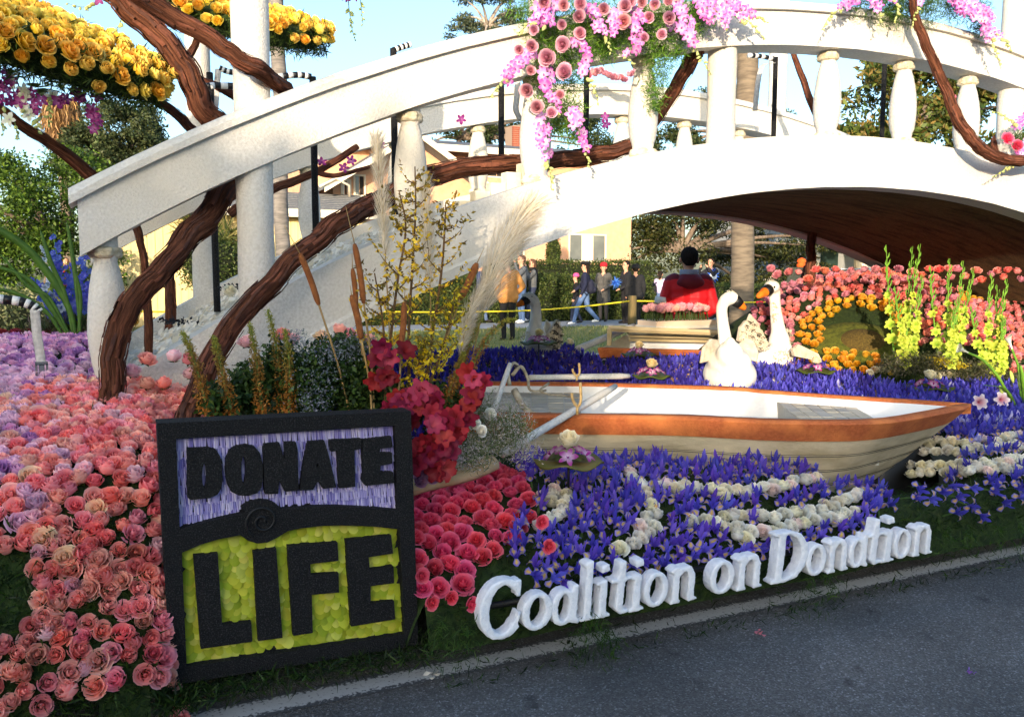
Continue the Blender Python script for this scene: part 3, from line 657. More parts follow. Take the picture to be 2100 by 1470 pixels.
# fern sprigs that hang in front of the letters
def sprig(p, d, n, L, tone, spread=.06):
    p, d = np.array(p), np.array(d); t = nrg.random((n, 1)); q = p + d * t + nrg.normal(size=(n, 3)) * spread * t
    return leaf_arr(q, nrg.uniform(.5, 1.1, n) * L, mix_cols(n, tone), .09, up=(d / (np.linalg.norm(d) + 1e-6), .9))
FERN = [rgb(96, 142, 40), rgb(64, 104, 28), rgb(128, 166, 60), rgb(50, 84, 24)]
arrs = [sprig(at(x, y, v=2.93), (rnd.uniform(-.05, .05), -.03, -.14), 130, .05, [rgb(40, 66, 20), rgb(58, 86, 28)]) for x, y in ((905, 1270), (945, 1280), (1200, 1265), (1235, 1262), (1215, 1250), (1665, 1180), (1700, 1170), (1940, 1080), (1985, 1080), (2045, 1075), (2090, 1070), (1240, 1290))]
o = link('fern_sprigs', to_mesh(join(arrs), 'fern_sprigs', LEAF)); tag(o, 'light green fern sprays trailing below the white lettering', 'fern', kind='stuff')

# ------------------------------------------------------------------ the bridge
BC = (5.0, -6.6)
def arc(R, u): return BC[1] + math.sqrt(R * R - (u - BC[0]) ** 2)
bridge = empty('footbridge', (5, 5.7, 0), 'white arched footbridge with bulging balusters and tall round posts', 'bridge'); BO = Vector(bridge.location)
def sweep(sec, u0, u1, n=70):
    """section of (v, R) corners carried along the arch"""
    mb = MB(); k = len(sec); vs = []
    for i in range(n + 1):
        u = u0 + (u1 - u0) * i / n
        vs += [Vector((u, v, arc(R, u) + 0.004 * noise.noise(Vector((u * 5, v * 3, R))))) - BO for v, R in sec]
    fs = [(i*k+j, i*k+(j+1)%k, (i+1)*k+(j+1)%k, (i+1)*k+j) for i in range(n) for j in range(k)]
    fs += [tuple(range(k-1, -1, -1)), tuple(n*k+j for j in range(k))]
    mb.add(vs, fs); return mb
def part(name, mb, m, ang=35):
    o = mb.build(name, m, bridge); fix_normals(o.data); return sharp(o, ang)
for v0 in (4.40, 7.0):
    part('rail', sweep([(v0, 9.75), (v0 + .22, 9.75), (v0 + .22, 9.97), (v0, 9.97)], -0.115, 9.5), WHITE)
    part('rail_cap', sweep([(v0 - .03, 9.965), (v0 - .03, 9.995), (v0 - .012, 10.018), (v0 + .02, 10.03), (v0 + .20, 10.03), (v0 + .232, 10.018), (v0 + .25, 9.995), (v0 + .25, 9.965)], -0.15, 9.5), WHITE)
    part('arch_beam', sweep([(v0, 8.90), (v0 - .014, 8.885), (v0 - .014, 8.83), (v0 + .18, 8.83), (v0 + .18, 9.175), (v0, 9.175)], -0.4, 9.5), WHITE)
SOFF = mat('brown_coir', rgb(78, 62, 40), rgb(112, 92, 58), rough=0.95, nscale=30, bump=1.0, bscale=40, stretch=(.5, 4, 4), third=rgb(58, 45, 28), thirdscale=3)
part('soffit', sweep([(4.57, 8.85), (7.01, 8.85), (7.01, 8.93), (4.57, 8.93)], -0.4, 9.5), SOFF)
DECK = mat('petal_paving', rgb(226, 220, 204), rgb(196, 186, 164), rough=0.9, nscale=16, bump=0.9, bscale=22)
part('deck', sweep([(4.575, 8.94), (7.005, 8.94), (7.005, 9.08), (4.575, 9.08)], -0.4, 9.5), DECK)
ROPEC = mat('rope_cream', rgb(212, 202, 176), rgb(184, 170, 138), rough=.9, nscale=30, bump=.9, bscale=60)
def baluster(u, v, rail_r=9.75, beam_r=9.17):
    z0, z1 = arc(beam_r, u) - .02, arc(rail_r, u); h = z1 - z0; s = h / .58
    prof = [(.074, -.03), (.074, .012), (.083, .018), (.086, .035), (.080, .05), (.064, .058), (.070, .09)]
    for t in (.2, .3, .4, .5, .6, .7, .8, .88): prof.append((.050 + .042 * math.sin(min(1, (t - .04) / .84) ** .85 * math.pi) ** .8, h * t))
    M = Matrix.Translation(Vector((u, v, z0)) - BO)
    mb = MB(); mb.lathe(prof + [(.056, h * .90), (.056, h + .03)], 14, M, lump=.03); b = mb.build('baluster', WHITE, bridge)
    mb = MB()
    for k, (zc, rr) in enumerate(((h * .935, .066), (.03, .074))):
        ring = [(rr * .8, zc - .028), (rr, zc - .022), (rr * 1.12, zc - .006), (rr * 1.03, zc), (rr * 1.12, zc + .008), (rr, zc + .022), (rr * .8, zc + .028)]
        mb = MB(); mb.lathe(ring, 26, M, lump=.34); mb.build('rope_collar', ROPEC, b)
    return b
for v0 in (4.505, 7.105):
    for u in (-0.01, 1.51, 2.27, 3.01, 4.51, 5.24, 5.92, 7.3, 8.0): baluster(u, v0)
for v0 in (4.51, 7.11):
    for u in (.685, 3.61, 6.42):
        z0 = arc(9.1, u) - .05; mb = MB()
        prof = [(.092 + .002 * math.sin(i * 1.3), z0 + (4.75 - z0) * i / 24) for i in range(25)]
        mb.lathe(prof, 18, Matrix.Translation(Vector((u, v0, 0)) - BO), lump=.02); mb.build('post', WHITE, bridge)
# pale petals strewn over the deck, and a low ledge of rough stone on the far kerb
n = 2600; u = nrg.uniform(-.1, 3.2, n); v = nrg.uniform(4.62, 6.95, n); z = np.array([arc(9.085, a) for a in u]) + .004
o = link('petal_litter', to_mesh(leaf_arr(np.stack([u - BO.x, v - BO.y, z], 1), nrg.uniform(.03, .08, n), mix_cols(n, [rgb(236, 232, 220), rgb(214, 204, 180), rgb(226, 220, 206)]), .6, up=((1, .2, .42), .35)), 'petal_litter', LEAF), bridge); o['kind'] = 'stuff'
mb = MB()
for i in range(5):
    u = 1.84 + i * .1; z = arc(9.175, u); mb.box(Vector((u, 4.62, z - .05)) - BO, Vector((u + .094, 4.70, z + .03 + .022 * i + rnd.uniform(-.012, .012))) - BO)
    st = mb.build('ledge_stone', CREAM, bridge, smooth=False); mb = MB()
for k, (x, y, v) in enumerate(((355, 658, 4.9), (483, 588, 5.6), (860, 470, 4.6))):
    p = at(x, y, v=v); arr = leaf_arr(np.array([tuple(p)]) + nrg.normal(size=(70, 3)) * [.05, .025, .006], nrg.uniform(.015, .03, 70), mix_cols(70, [rgb(30, 32, 36), rgb(52, 54, 60)]), .6)
    if k < 2:
        o = link('seed_clump', to_mesh(arr, 'seed_clump', LEAF)); tag(o, ('small dark seed clump low on the pale bridge deck', 'small dark seed clump beside the white rose on the deck')[k], 'seeds')

def grain_mat():
    m = bpy.data.materials.new('stringy_bark'); m.use_nodes = True; N, L = m.node_tree.nodes, m.node_tree.links; p = N['Principled BSDF']; p.inputs['Roughness'].default_value = .95; p.inputs['Specular IOR Level'].default_value = .02
    a = N.new('ShaderNodeAttribute'); a.attribute_name = 'Col'; mp = N.new('ShaderNodeMapping'); mp.inputs['Scale'].default_value = (75, 75, 5.5); L.new(a.outputs['Vector'], mp.inputs[0])
    n1 = N.new('ShaderNodeTexNoise'); n1.inputs['Scale'].default_value = 1.0; n1.inputs['Detail'].default_value = 9; n1.inputs['Roughness'].default_value = .7; L.new(mp.outputs[0], n1.inputs['Vector'])
    cr = N.new('ShaderNodeValToRGB'); e = cr.color_ramp; e.elements[0].position, e.elements[0].color = .3, (*rgb(44, 28, 21), 1); e.elements[1].position, e.elements[1].color = .72, (*rgb(158, 108, 80), 1); x = e.elements.new(.5); x.color = (*rgb(94, 59, 44), 1); x = e.elements.new(.6); x.color = (*rgb(120, 76, 56), 1)
    L.new(n1.outputs[0], cr.inputs[0]); L.new(cr.outputs[0], p.inputs['Base Color']); b = N.new('ShaderNodeBump'); b.inputs['Strength'].default_value = 1.0; b.inputs['Distance'].default_value = .02; L.new(n1.outputs[0], b.inputs['Height']); L.new(b.outputs[0], p.inputs['Normal']); return m
BARKG = grain_mat()
# ------------------------------------------------------------------ shaggy trunks winding through the bridge
def trunk(name, label, pts, group=None, n=12, cat='vine'):
    """pts: bearing x, y, distance across v, width in the photograph"""
    P = [at(x, y, v=v) for x, y, v, w in pts]; Rr = [w * .76 / 2 / 1750 * ((p - EYEV).dot(_F)) for p, (x, y, v, w) in zip(P, pts)]
    D = spline(P, 8); k = len(D); rr = [Rr[min(i // 8, len(Rr) - 1)] * (1 - (i % 8) / 8) + Rr[min(i // 8 + 1, len(Rr) - 1)] * (i % 8) / 8 for i in range(k)]
    root = empty(name, P[0], label, cat, group); o_ = P[0]; sd = rnd.uniform(0, 50)
    D = [d + Vector((noise.noise(Vector((i * .3, sd, 0))), noise.noise(Vector((i * .3, sd, 5))), noise.noise(Vector((i * .3, sd, 9))))) * rr[i] * .35 for i, d in enumerate(D)]
    mb = MB(); nn = max(n, 18); mb.tube([d - o_ for d in D], rr, nn, rough=.11, seed=sd); run = 0
    for i in range(k):
        if i: run += (D[i] - D[i - 1]).length
        for j in range(nn): a = 2 * math.pi * j / nn; mb.c.append((math.cos(a) * rr[i] + sd, math.sin(a) * rr[i], run))
    mb.build('wood', BARKG, root)
    # peeling strips of bark
    mb = MB(); nx = None; fr = []
    for i in range(k):
        t = (D[min(i + 1, k - 1)] - D[max(i - 1, 0)]).normalized()
        if nx is None: nx = t.orthogonal().normalized()
        nx = (nx - t * nx.dot(t)).normalized(); fr.append((nx, t.cross(nx), t))
    L = sum((D[i + 1] - D[i]).length for i in range(k - 1)); q = int(110 * L + 24)
    for _ in range(q):
        i0 = rnd.randrange(0, max(1, k - 4)); ln = rnd.randint(2, 6); a = rnd.uniform(0, 6.283); w = rnd.uniform(.08, .34); vs = []
        da = rnd.uniform(-.05, .05); lift = rnd.uniform(.03, .11)
        idx = [i for i in range(i0, min(k, i0 + ln + 1))]
        for j, i in enumerate(idx):
            e = lift * (1.3 if j in (0, len(idx) - 1) and rnd.random() < .5 else 1); nx_, ny_, _t = fr[i]; aa = a + da * j; ww = w * (1 - .6 * (j == len(idx) - 1))
            for s_ in (-1, 0, 1):
                b = aa + s_ * ww / 2; rr_ = rr[i] * (1.05 + e + (.05 if s_ == 0 else 0)); vs.append(D[i] - o_ + (nx_ * math.cos(b) + ny_ * math.sin(b)) * rr_)
        m = len(idx); mb.add(vs, [f for j in range(m - 1) for f in ((j*3, j*3+1, j*3+4, j*3+3), (j*3+1, j*3+2, j*3+5, j*3+4))], rnd.randrange(3))
    b = mb.build('bark_strips', [BARK, BARK2, BARK3], root); b['kind'] = 'stuff'; return root
BARK2 = mat('bark_strip_dark', rgb(62, 38, 30), rgb(92, 58, 44), rough=0.95, nscale=20, bump=.8, bscale=40)
BARK3 = mat('bark_strip_red', rgb(124, 74, 54), rgb(92, 54, 40), rough=0.95, nscale=20, bump=.8, bscale=40)
trunk('wisteria_vine', 'thick shaggy brown trunk rising from the coral roses behind the end baluster', [(232, 850, 4.12, 62), (230, 790, 4.14, 58), (238, 700, 4.18, 60), (275, 612, 4.22, 60), (360, 520, 4.35, 58), (440, 425, 4.68, 62), (492, 345, 4.85, 62), (470, 280, 4.95, 58), (422, 230, 5.0, 56), (385, 150, 5.0, 58), (330, 75, 5.0, 60), (240, -10, 5.0, 64), (180, -60, 5.0, 60)])
trunk('wisteria_vine', 'long shaggy trunk curving from behind the sign over the bridge beam', [(300, 1090, 3.5, 36), (352, 930, 3.68, 52), (385, 850, 3.85, 56), (430, 745, 4.0, 56), (520, 620, 4.12, 54), (620, 515, 4.22, 54), (700, 455, 4.32, 52), (755, 424, 4.5, 52), (805, 398, 4.68, 50), (890, 362, 4.76, 50), (1000, 340, 4.8, 44), (1110, 334, 4.85, 42), (1215, 320, 4.85, 40), (1305, 292, 4.85, 36), (1375, 200, 4.75, 34), (1415, 130, 4.6, 36), (1452, 60, 4.5, 36), (1480, -30, 4.5, 36)])
trunk('wisteria_vine', 'shaggy branch crossing in front of the tall white post at top left', [(585, 182, 4.62, 40), (530, 145, 4.3, 44), (470, 105, 4.25, 44), (390, 55, 4.25, 48), (300, 0, 4.3, 48), (240, -40, 4.3, 44)])
trunk('wisteria_vine', 'slim shaggy branch under the near yellow rose canopy', [(306, 760, 5.6, 20), (302, 640, 5.6, 20), (298, 560, 5.6, 18), (288, 495, 5.6, 18), (262, 430, 5.55, 22), (195, 365, 5.5, 32), (110, 300, 5.4, 28), (50, 258, 5.3, 26), (5, 228, 5.25, 24), (-50, 195, 5.2, 20)])
trunk('wisteria_vine', 'thin dark branch from the rail to the yellow canopy edge', [(400, 275, 5.3, 22), (380, 252, 5.3, 24), (330, 212, 5.2, 22), (270, 190, 5.1, 18), (190, 170, 5.0, 12)], n=9)
trunk('wisteria_vine', 'short branch between the two tall posts at upper left', [(505, 212, 5.6, 22), (450, 180, 5.6, 20), (405, 160, 5.6, 14)], n=9)
trunk('wisteria_vine', 'branch stub climbing into the far yellow canopy', [(365, 140, 5.9, 20), (392, 108, 6.0, 18), (408, 60, 6.2, 14), (400, -20, 6.3, 14)], n=9)
trunk('wisteria_vine', 'dark branch behind the near posts above the far beam', [(470, 440, 6.3, 22), (520, 405, 6.3, 22), (580, 380, 6.3, 20), (650, 352, 6.3, 18), (735, 300, 6.3, 14)], n=9)
trunk('wisteria_vine', 'thin forked branch over the garage roof', [(640, 352, 6.3, 14), (690, 360, 6.3, 11), (765, 340, 6.4, 9)], n=8)
trunk('wisteria_vine', 'shaggy branch looping in front of the right balusters', [(1868, -10, 4.22, 18), (1880, 45, 4.24, 20), (1905, 105, 4.25, 22), (1938, 180, 4.25, 25), (1968, 250, 4.22, 28), (2005, 300, 4.2, 30), (2055, 326, 4.2, 28), (2120, 328, 4.2, 26), (2200, 300, 4.2, 24)])
trunk('wisteria_vine', 'thin branch leaning behind the right part of the bridge', [(1620, 92, 5.9, 12), (1645, 160, 5.9, 15), (1668, 220, 5.9, 17), (1692, 275, 5.9, 18)], n=9)
trunk('wisteria_vine', 'dark curled branch at the top right corner', [(2075, -20, 5.6, 16), (2066, 25, 5.6, 16), (2076, 58, 5.6, 16), (2105, 48, 5.6, 14), (2150, 10, 5.6, 14)], n=9)
trunk('wisteria_vine', 'short fork behind the loop of the right branch', [(2045, 320, 4.5, 14), (2040, 285, 4.6, 15), (2075, 277, 4.7, 14), (2120, 285, 4.7, 12)], n=8)
trunk('wisteria_vine', 'dark trunk standing under the far side of the arch', [(1664, 640, 6.9, 22), (1662, 560, 6.9, 22), (1664, 500, 6.9, 22), (1668, 440, 6.9, 20)], n=9)
trunk('wisteria_vine', 'dark trunk behind the lower deck at the left', [(350, 760, 6.8, 26), (350, 680, 6.8, 26), (348, 590, 6.8, 26), (352, 540, 6.8, 24), (375, 480, 6.8, 22), (440, 400, 6.9, 20)], n=9)

# ------------------------------------------------------------------ harness posts with striped arms
STRAP = mat('grey_strap', rgb(196, 192, 184), rgb(168, 164, 156), nscale=60, rough=0.8, bump=.3, bscale=200)
CHROME = mat('chrome', rgb(210, 210, 212), rough=0.2, metal=1.0)
def striped(mb, pts, r, turns):
    """tape wound round an arm: alternating dark and light rings"""
    D = spline(pts, max(2, turns)); k = len(D)
    for i in range(k - 1): mb.tube([D[i], D[i + 1]], r, 9, mi=i % 2)
WT = mat('white_tape', rgb(226, 224, 216), rough=0.7)
def harness(label, foot, head, arm=None, strap=None, r=.021):
    P0, P1 = at(*foot[:2], v=foot[2]), at(*head[:2], v=foot[2]); P0.x = P1.x = (P0.x + P1.x) / 2
    root = empty('harness_post', P0, label, 'post'); mb = MB(); m = 14
    mb.tube([(P1 - P0) * i / m for i in range(m + 1)], r, 9, rough=.08, seed=rnd.random() * 9); mb.build('pole', SEED, root)
    if arm:
        mb = MB(); striped(mb, [at(x, y, v=v) - P0 for x, y, v in arm], r * .9, 4); mb.build('striped_arm', [BLACK, WT], root)
    if strap:
        D = spline([at(x, y, v=v) - P0 for x, y, v in strap], 5); mb = MB(); w = .02; vs = []
        for d in D: vs += [d + _R * -w, d + _R * w]
        mb.add(vs, [(2*i, 2*i+1, 2*i+3, 2*i+2) for i in range(len(D) - 1)]); o = mb.build('strap', STRAP, root)
        s_ = o.modifiers.new('thick', 'SOLIDIFY'); s_.thickness = .004
    return root
harness('black post with striped arm left of the leaning branch on the right', (1586, 320, 5.6), (1590, 118, 5.6), [(1590, 122, 5.6), (1560, 116, 5.6), (1535, 114, 5.6)], [(1588, 130, 5.6), (1566, 134, 5.55), (1556, 160, 5.5), (1548, 228, 5.5)])
harness('black post beside the bulging baluster under the rail', (812, 440, 5.3), (806, 100, 5.3), [(806, 104, 5.3), (825, 97, 5.3), (842, 92, 5.3)])
harness('black post in front of the pale far baluster at left', (650, 520, 5.3), (640, 158, 5.3), [(638, 158, 5.3), (610, 154, 5.3), (570, 158, 5.3)])
harness('black post left of the pink garland', (1030, 350, 5.6), (1026, 120, 5.6), None, [(1062, 160, 5.2), (1060, 200, 5.2), (1058, 225, 5.2), (1068, 248, 5.2)])
harness('black post right of the hanging pink garland', (1204, 330, 5.6), (1200, 120, 5.6))
harness('black post between the right balusters', (1810, 310, 5.6), (1813, 100, 5.6))
harness('black post behind the far striped arm near the tall posts', (440, 640, 5.9), (436, 150, 5.9), [(450, 140, 5.9), (470, 148, 5.9), (500, 150, 5.9)], [(448, 142, 5.9), (444, 190, 5.9), (441, 235, 5.9)])
a_ = empty('striped_arm', at(490, 180, v=5.5), 'black and white striped arm between the two tall posts', 'arm'); mb = MB(); striped(mb, [at(x, y, v=5.5) - a_.location for x, y in ((412, 180), (440, 176), (497, 178))], .02, 4); mb.build('tape', [BLACK, WT], a_)
# striped arm and buckled strap by the lavender roses
hp0 = at(30, 620, v=4.6); h_ = empty('buckle_harness', hp0, 'striped arm with a hanging grey buckle strap over lavender roses', 'harness')
mb = MB(); striped(mb, [at(x, y, v=4.6) - hp0 for x, y in ((-60, 600), (-10, 612), (40, 618), (68, 628), (80, 640))], .022, 3); mb.build('striped_arm', [BLACK, WT], h_)
def ribbon(pts, w, v):
    D = spline([at(x, y, v=v) - hp0 for x, y in pts], 6); vs = []; mb = MB()
    for d in D: vs += [d - _R * w, d + _R * w]
    mb.add(vs, [(2*i, 2*i+1, 2*i+3, 2*i+2) for i in range(len(D) - 1)]); return mb
st = ribbon([(72, 636), (74, 660), (77, 690), (82, 720), (85, 745)], .022, 4.57).build('strap', STRAP, h_); st.modifiers.new('t', 'SOLIDIFY').thickness = .005
mb = MB(); c_ = at(86, 757, v=4.56) - hp0
for dx, dz, sx, sz in ((0, .028, .026, .008), (0, -.026, .028, .01), (-.022, 0, .005, .026), (.022, 0, .005, .026), (0, 0, .012, .024)):
    mb.box((c_.x + dx - sx, c_.y - .008, c_.z + dz - sz), (c_.x + dx + sx, c_.y + .008 + dx * .01, c_.z + dz + sz))
mb.build('buckle', CHROME, h_, smooth=False)
# ================================================================== flowers
def petal_grid(fn, ns, nh):
    v = [fn(-1 + 2 * i / (ns - 1), j / (nh - 1)) for j in range(nh) for i in range(ns)]
    f = [(j*ns+i, j*ns+i+1, (j+1)*ns+i+1, (j+1)*ns+i) for j in range(nh-1) for i in range(ns-1)]
    return v, f
def rose_arr(cin, cout, opening=.6, N=17, ns=5, nh=4, R=.036, seed=0):
    q = random.Random(seed); V, Fc, C = [], [], []; cin, cout = np.array(cin), np.array(cout)
    for i in range(N):
        t = i / (N - 1); a0 = i * 2.399 + q.uniform(-.2, .2)
        rt = R * (.10 + (.50 + .36 * opening) * t ** .8); rb = R * (.06 + .42 * t); zt = R * (1.38 - (.15 + .62 * opening) * t ** 1.6); w = 1.3 - .42 * t
        cu = R * (.05 + .34 * t * opening) * q.uniform(.7, 1.3); ti = q.uniform(-.08, .08) * R; pk = q.uniform(.0, .16)
        def fn(s, h):
            a = a0 + w * s * (.45 + .55 * math.sin(min(1, h * 1.15) * 1.57))
            r = rb * min(1, .35 + h * 2.2) + (rt - rb) * h ** .8 + R * .16 * t * math.sin(h * 3.14) + (cu * max(0, h - .72) / .28 * (1 - .25 * abs(s)) if h > .72 else 0)
            if t < .45: r -= R * .2 * (1 - t / .45) * max(0, h - .6) / .4 * min(1, r / (R * .25))
            z = zt * h * (1 - .2 * s * s + pk * (1 - abs(s)) * (h > .9)) - R * .35 + ti * s - (cu * .45 * max(0, h - .85) / .15)
            return (r * math.cos(a), r * math.sin(a), z)
        v, f = petal_grid(fn, ns, nh); o = len(V); V += v; Fc += [tuple(k + o for k in g) for g in f]
        for j in range(nh):
            h = j / (nh - 1); c = (cin * (1 - t) + cout * t) * (.84 + .16 * h) + np.array((.15, .14, .14)) * max(0, h - .8) / .2 * (.45 + .55 * t) * (cout.max())
            C += [tuple(np.clip(c, 0, 1))] * ns
    for k in range(6):                                 # closed heart
        a = k * 1.047; o = len(V); e = a + 1.047; r_ = R * .17
        V += [(0, 0, R * .88), (r_ * math.cos(a), r_ * math.sin(a), R * .72), (r_ * math.cos(a + .52), r_ * math.sin(a + .52), R * .66), (r_ * math.cos(e), r_ * math.sin(e), R * .72)]
        Fc.append((o, o+1, o+2, o+3)); C += [tuple(cin * .8)] * 4
    # green cup under the flower
    for k in range(5):
        a = k * 1.2566; o = len(V); d = (math.cos(a), math.sin(a)); e = (-d[1], d[0])
        V += [(0, 0, -R * .5), (d[0]*R*.35 + e[0]*R*.14, d[1]*R*.35 + e[1]*R*.14, -R*.3), (d[0]*R*.75, d[1]*R*.75, -R*.32), (d[0]*R*.35 - e[0]*R*.14, d[1]*R*.35 - e[1]*R*.14, -R*.3)]
        Fc.append((o, o+1, o+2, o+3)); C += [rgb(70, 104, 40)] * 4
    return np.array(V), np.array(Fc), np.array(C)
def strip(pts, widths, nrm, cup=0.0):
    """ribbon petal, three points across"""
    V, k = [], len(pts)
    for i in range(k):
        p = Vector(pts[i]); t = (Vector(pts[min(i+1, k-1)]) - Vector(pts[max(i-1, 0)])).normalized(); s = t.cross(Vector(nrm)).normalized(); u = s.cross(t)
        V += [p + s * widths[i] + u * cup * widths[i], p, p - s * widths[i] + u * cup * widths[i]]
    f = [g for i in range(k-1) for g in ((i*3, i*3+1, i*3+4, i*3+3), (i*3+1, i*3+2, i*3+5, i*3+4))]
    return [tuple(x) for x in V], f
def iris_arr(cs, cf, R=.05, seed=0, closed=0.0, yellow=True):
    q = random.Random(seed); V, Fc, C = [], [], []; cs, cf = np.array(cs), np.array(cf); yl = np.array(rgb(246, 204, 40))
    def put(v, f, cols):
        o = len(V); V.extend(v); Fc.extend([tuple(k + o for k in g) for g in f]); C.extend(cols)
    for k in range(3):
        a = k * 2.094 + q.uniform(-.2, .2); d = Vector((math.cos(a), math.sin(a), 0)); sp = (1 - closed) * q.uniform(.8, 1.15)
        pts = [Vector((0, 0, 0)) + d * R * r * (sp if r > .3 else 1) + Vector((0, 0, R * z)) for r, z in ((.05, 0), (.3, .42), (.62, .52), (.9, .34), (1.02, .02 + .25 * closed))]
        v, f = strip(pts, [R*.05, R*.15, R*.17, R*.34, R*.1], (0, 0, 1), .2); cols = []
        for i in range(5): cols += [tuple(cf), tuple(yl if (yellow and i == 3) else cf), tuple(cf)] if i != 2 else [tuple(cf), tuple(yl * .9 if yellow else cf), tuple(cf)]
        put(v, f, cols)
        a += 1.047; d = Vector((math.cos(a), math.sin(a), 0)); ln = q.uniform(.9, 1.2)
        pts = [d * R * r * (1 - closed * .5) + Vector((0, 0, R * z * ln)) for r, z in ((.05, 0), (.22, .5), (.38, 1.0), (.5 + q.uniform(-.1, .15), 1.38))]
        v, f = strip(pts, [R*.05, R*.16, R*.2, R*.04], d, .35); put(v, f, [tuple(cs * (.85 + .1 * i)) for i in range(4) for _ in range(3)])
        a -= 1.047; d = Vector((math.cos(a), math.sin(a), 0))
        v, f = strip([d * R * .05 + Vector((0, 0, R * .2)), d * R * .32 + Vector((0, 0, R * .72)), d * R * .55 + Vector((0, 0, R * .78))], [R*.06, R*.13, R*.05], (0, 0, 1), .1); put(v, f, [tuple(cs * 1.1)] * 9)
    v, f = strip([(0, 0, -R * 1.3), (0, 0, -R * .5), (.02 * R, 0, R * .1)], [R*.07, R*.12, R*.05], (1, 0, 0), .2); put(v, f, [rgb(84, 118, 62)] * 9)
    return np.array(V), np.array(Fc), np.clip(np.array(C), 0, 1)
def scatter(name, label, cat, group, arrs, places, limit=300, tint=.12, stuff_label=None):
    """places: (loc, axis, scale, kind index or None). The largest ones in view are objects of their own, the rest one mass."""
    meshes = [to_mesh(a, name, PETAL) for a in arrs]
    places = sorted(places, key=lambda p: (Vector(p[0]) - EYEV).length / p[2])
    for loc, ax, sc, k in places[:limit]:
        if k is None: k = rnd.randrange(len(meshes))
        o = link(name, meshes[k]); o.matrix_world = frame(loc, ax, sc); tag(o, label(Vector(loc), k) if callable(label) else label, cat, group)
    rest = places[limit:]
    if rest:
        out = [placed(arrs[rnd.randrange(len(arrs)) if k is None else k], frame(loc, ax, sc), 1 + rnd.uniform(-tint, tint)) for loc, ax, sc, k in rest]
        o = link(name + '_mass', to_mesh(join(out), name + '_mass', PETAL)); tag(o, stuff_label or ('further ' + label), cat, kind='stuff')
    return len(places)
class Darts:
    """keeps thrown points apart"""
    def __init__(self, d): self.d, self.g = d, {}
    def ok(self, p):
        k = tuple(int(math.floor(c / self.d)) for c in p)
        for x in (-1, 0, 1):
            for y in (-1, 0, 1):
                for z in (-1, 0, 1):
                    for q in self.g.get((k[0]+x, k[1]+y, k[2]+z), ()):
                        if (q - p).length < self.d: return False
        self.g.setdefault(k, []).append(Vector(p)); return True
def flower_axis(p, jit=.35, cam=.35, up=.5):
    n = bed_n(p.x, p.y); c = (EYEV - p).normalized()
    return (n * .7 + Vector((0, 0, up)) + c * cam + Vector((rnd.gauss(0, 1), rnd.gauss(0, 1), rnd.gauss(0, .5))) * jit).normalized()
def bed_poly(poly, spacing, tries, lift=.02):
    xs, ys = [p[0] for p in poly], [p[1] for p in poly]; D = Darts(spacing); out = []
    for _ in range(tries):
        x, y = rnd.uniform(min(xs), max(xs)), rnd.uniform(min(ys), max(ys))
        if not inside(poly, x, y): continue
        p = bed_at(x, y)
        if D.ok(p): out.append(p + Vector((0, 0, lift)))
    return out
CORAL, PEACHC, PINK, DEEPC, LAV, PALE, BUFF = rgb(255, 160, 150), rgb(255, 190, 172), rgb(255, 166, 176), rgb(248, 122, 118), rgb(220, 166, 206), rgb(248, 212, 216), rgb(250, 218, 174)
def roses(cin, cout, base, var=((.55, 0), (.8, 1), (.35, 2)), **k): return [rose_arr(cin, cout, o, seed=base + s, **k) for o, s in var]
def mixc(a, b, t): return tuple(x * (1 - t) + y * t for x, y in zip(a, b))
coral = roses(mixc(CORAL, DEEPC, .5), CORAL, 10) + roses(mixc(PEACHC, CORAL, .6), PEACHC, 20) + roses(mixc(PINK, DEEPC, .4), PINK, 30) + roses(DEEPC, mixc(DEEPC, CORAL, .4), 40) + roses(mixc(BUFF, PEACHC, .5), BUFF, 50, var=((.75, 0),)) + roses(mixc(PINK, PALE, .5), PALE, 60)
lav = roses(mixc(LAV, PINK, .3), LAV, 70) + roses(mixc(PALE, LAV, .5), mixc(PALE, LAV, .4), 80) + roses(rgb(186, 122, 182), rgb(200, 142, 196), 90)
def pick(w): return rnd.choices(range(len(w)), w)[0]
# coral bed left of the sign
D = Darts(.044); pl = []; pl2 = []
path = [(v_, interp(LP, v_)) for v_ in np.linspace(3.0, 4.5, 60)]; acc = [0]
for a, b in zip(path, path[1:]): acc.append(acc[-1] + math.hypot(b[0] - a[0], b[1] - a[1]))
for _ in range(14000):
    u = rnd.uniform(-.75, .42); s_ = rnd.uniform(0, acc[-1]); v = interp(list(zip(acc, [p[0] for p in path])), s_); z = bed_z(u, v)
    if v < 3.85 and u > .17: continue
    if u < -.27 - .1 * noise.noise(Vector((0, z * 6, 0))) and .41 < z < .67: continue
    if v < 3.1 and z < .18: continue
    if z < .33 and rnd.random() < .5: continue
    p = Vector((u, v, z + .02))
    if not D.ok(p): continue
    lavish = sstep(-.12, -.5, u) * sstep(3.15, 3.5, v) * .85
    w = [12, 14, 7, 12, 14, 7, 6, 6, 3, 6, 5, 3, 1.2, 3, 3, 3]
    ax = flower_axis(p, .32, .3, .45 if v > 3.3 else .2); sc = rnd.uniform(.88, 1.2)
    if rnd.random() < lavish: pl2.append((p, ax, sc, pick([4, 3, 2, 9, 9, 7, 2, 2, 1])))
    else: pl.append((p, ax, sc, pick(w)))
D2 = Darts(.062)
for _ in range(7000):
    u, v = rnd.uniform(-1.3, .3), rnd.uniform(4.45, 6.2); p = Vector((u, v, bed_z(u, v) + .02))
    if u > -.06 and v < 7: continue
    if D2.ok(p): pl2.append((p, flower_axis(p, .3, .3), rnd.uniform(.95, 1.2), pick([6, 6, 4, 4, 4, 3, 5, 5, 4] if v > 4.9 else [3, 3, 2, 8, 8, 6, 1, 1, 1])))
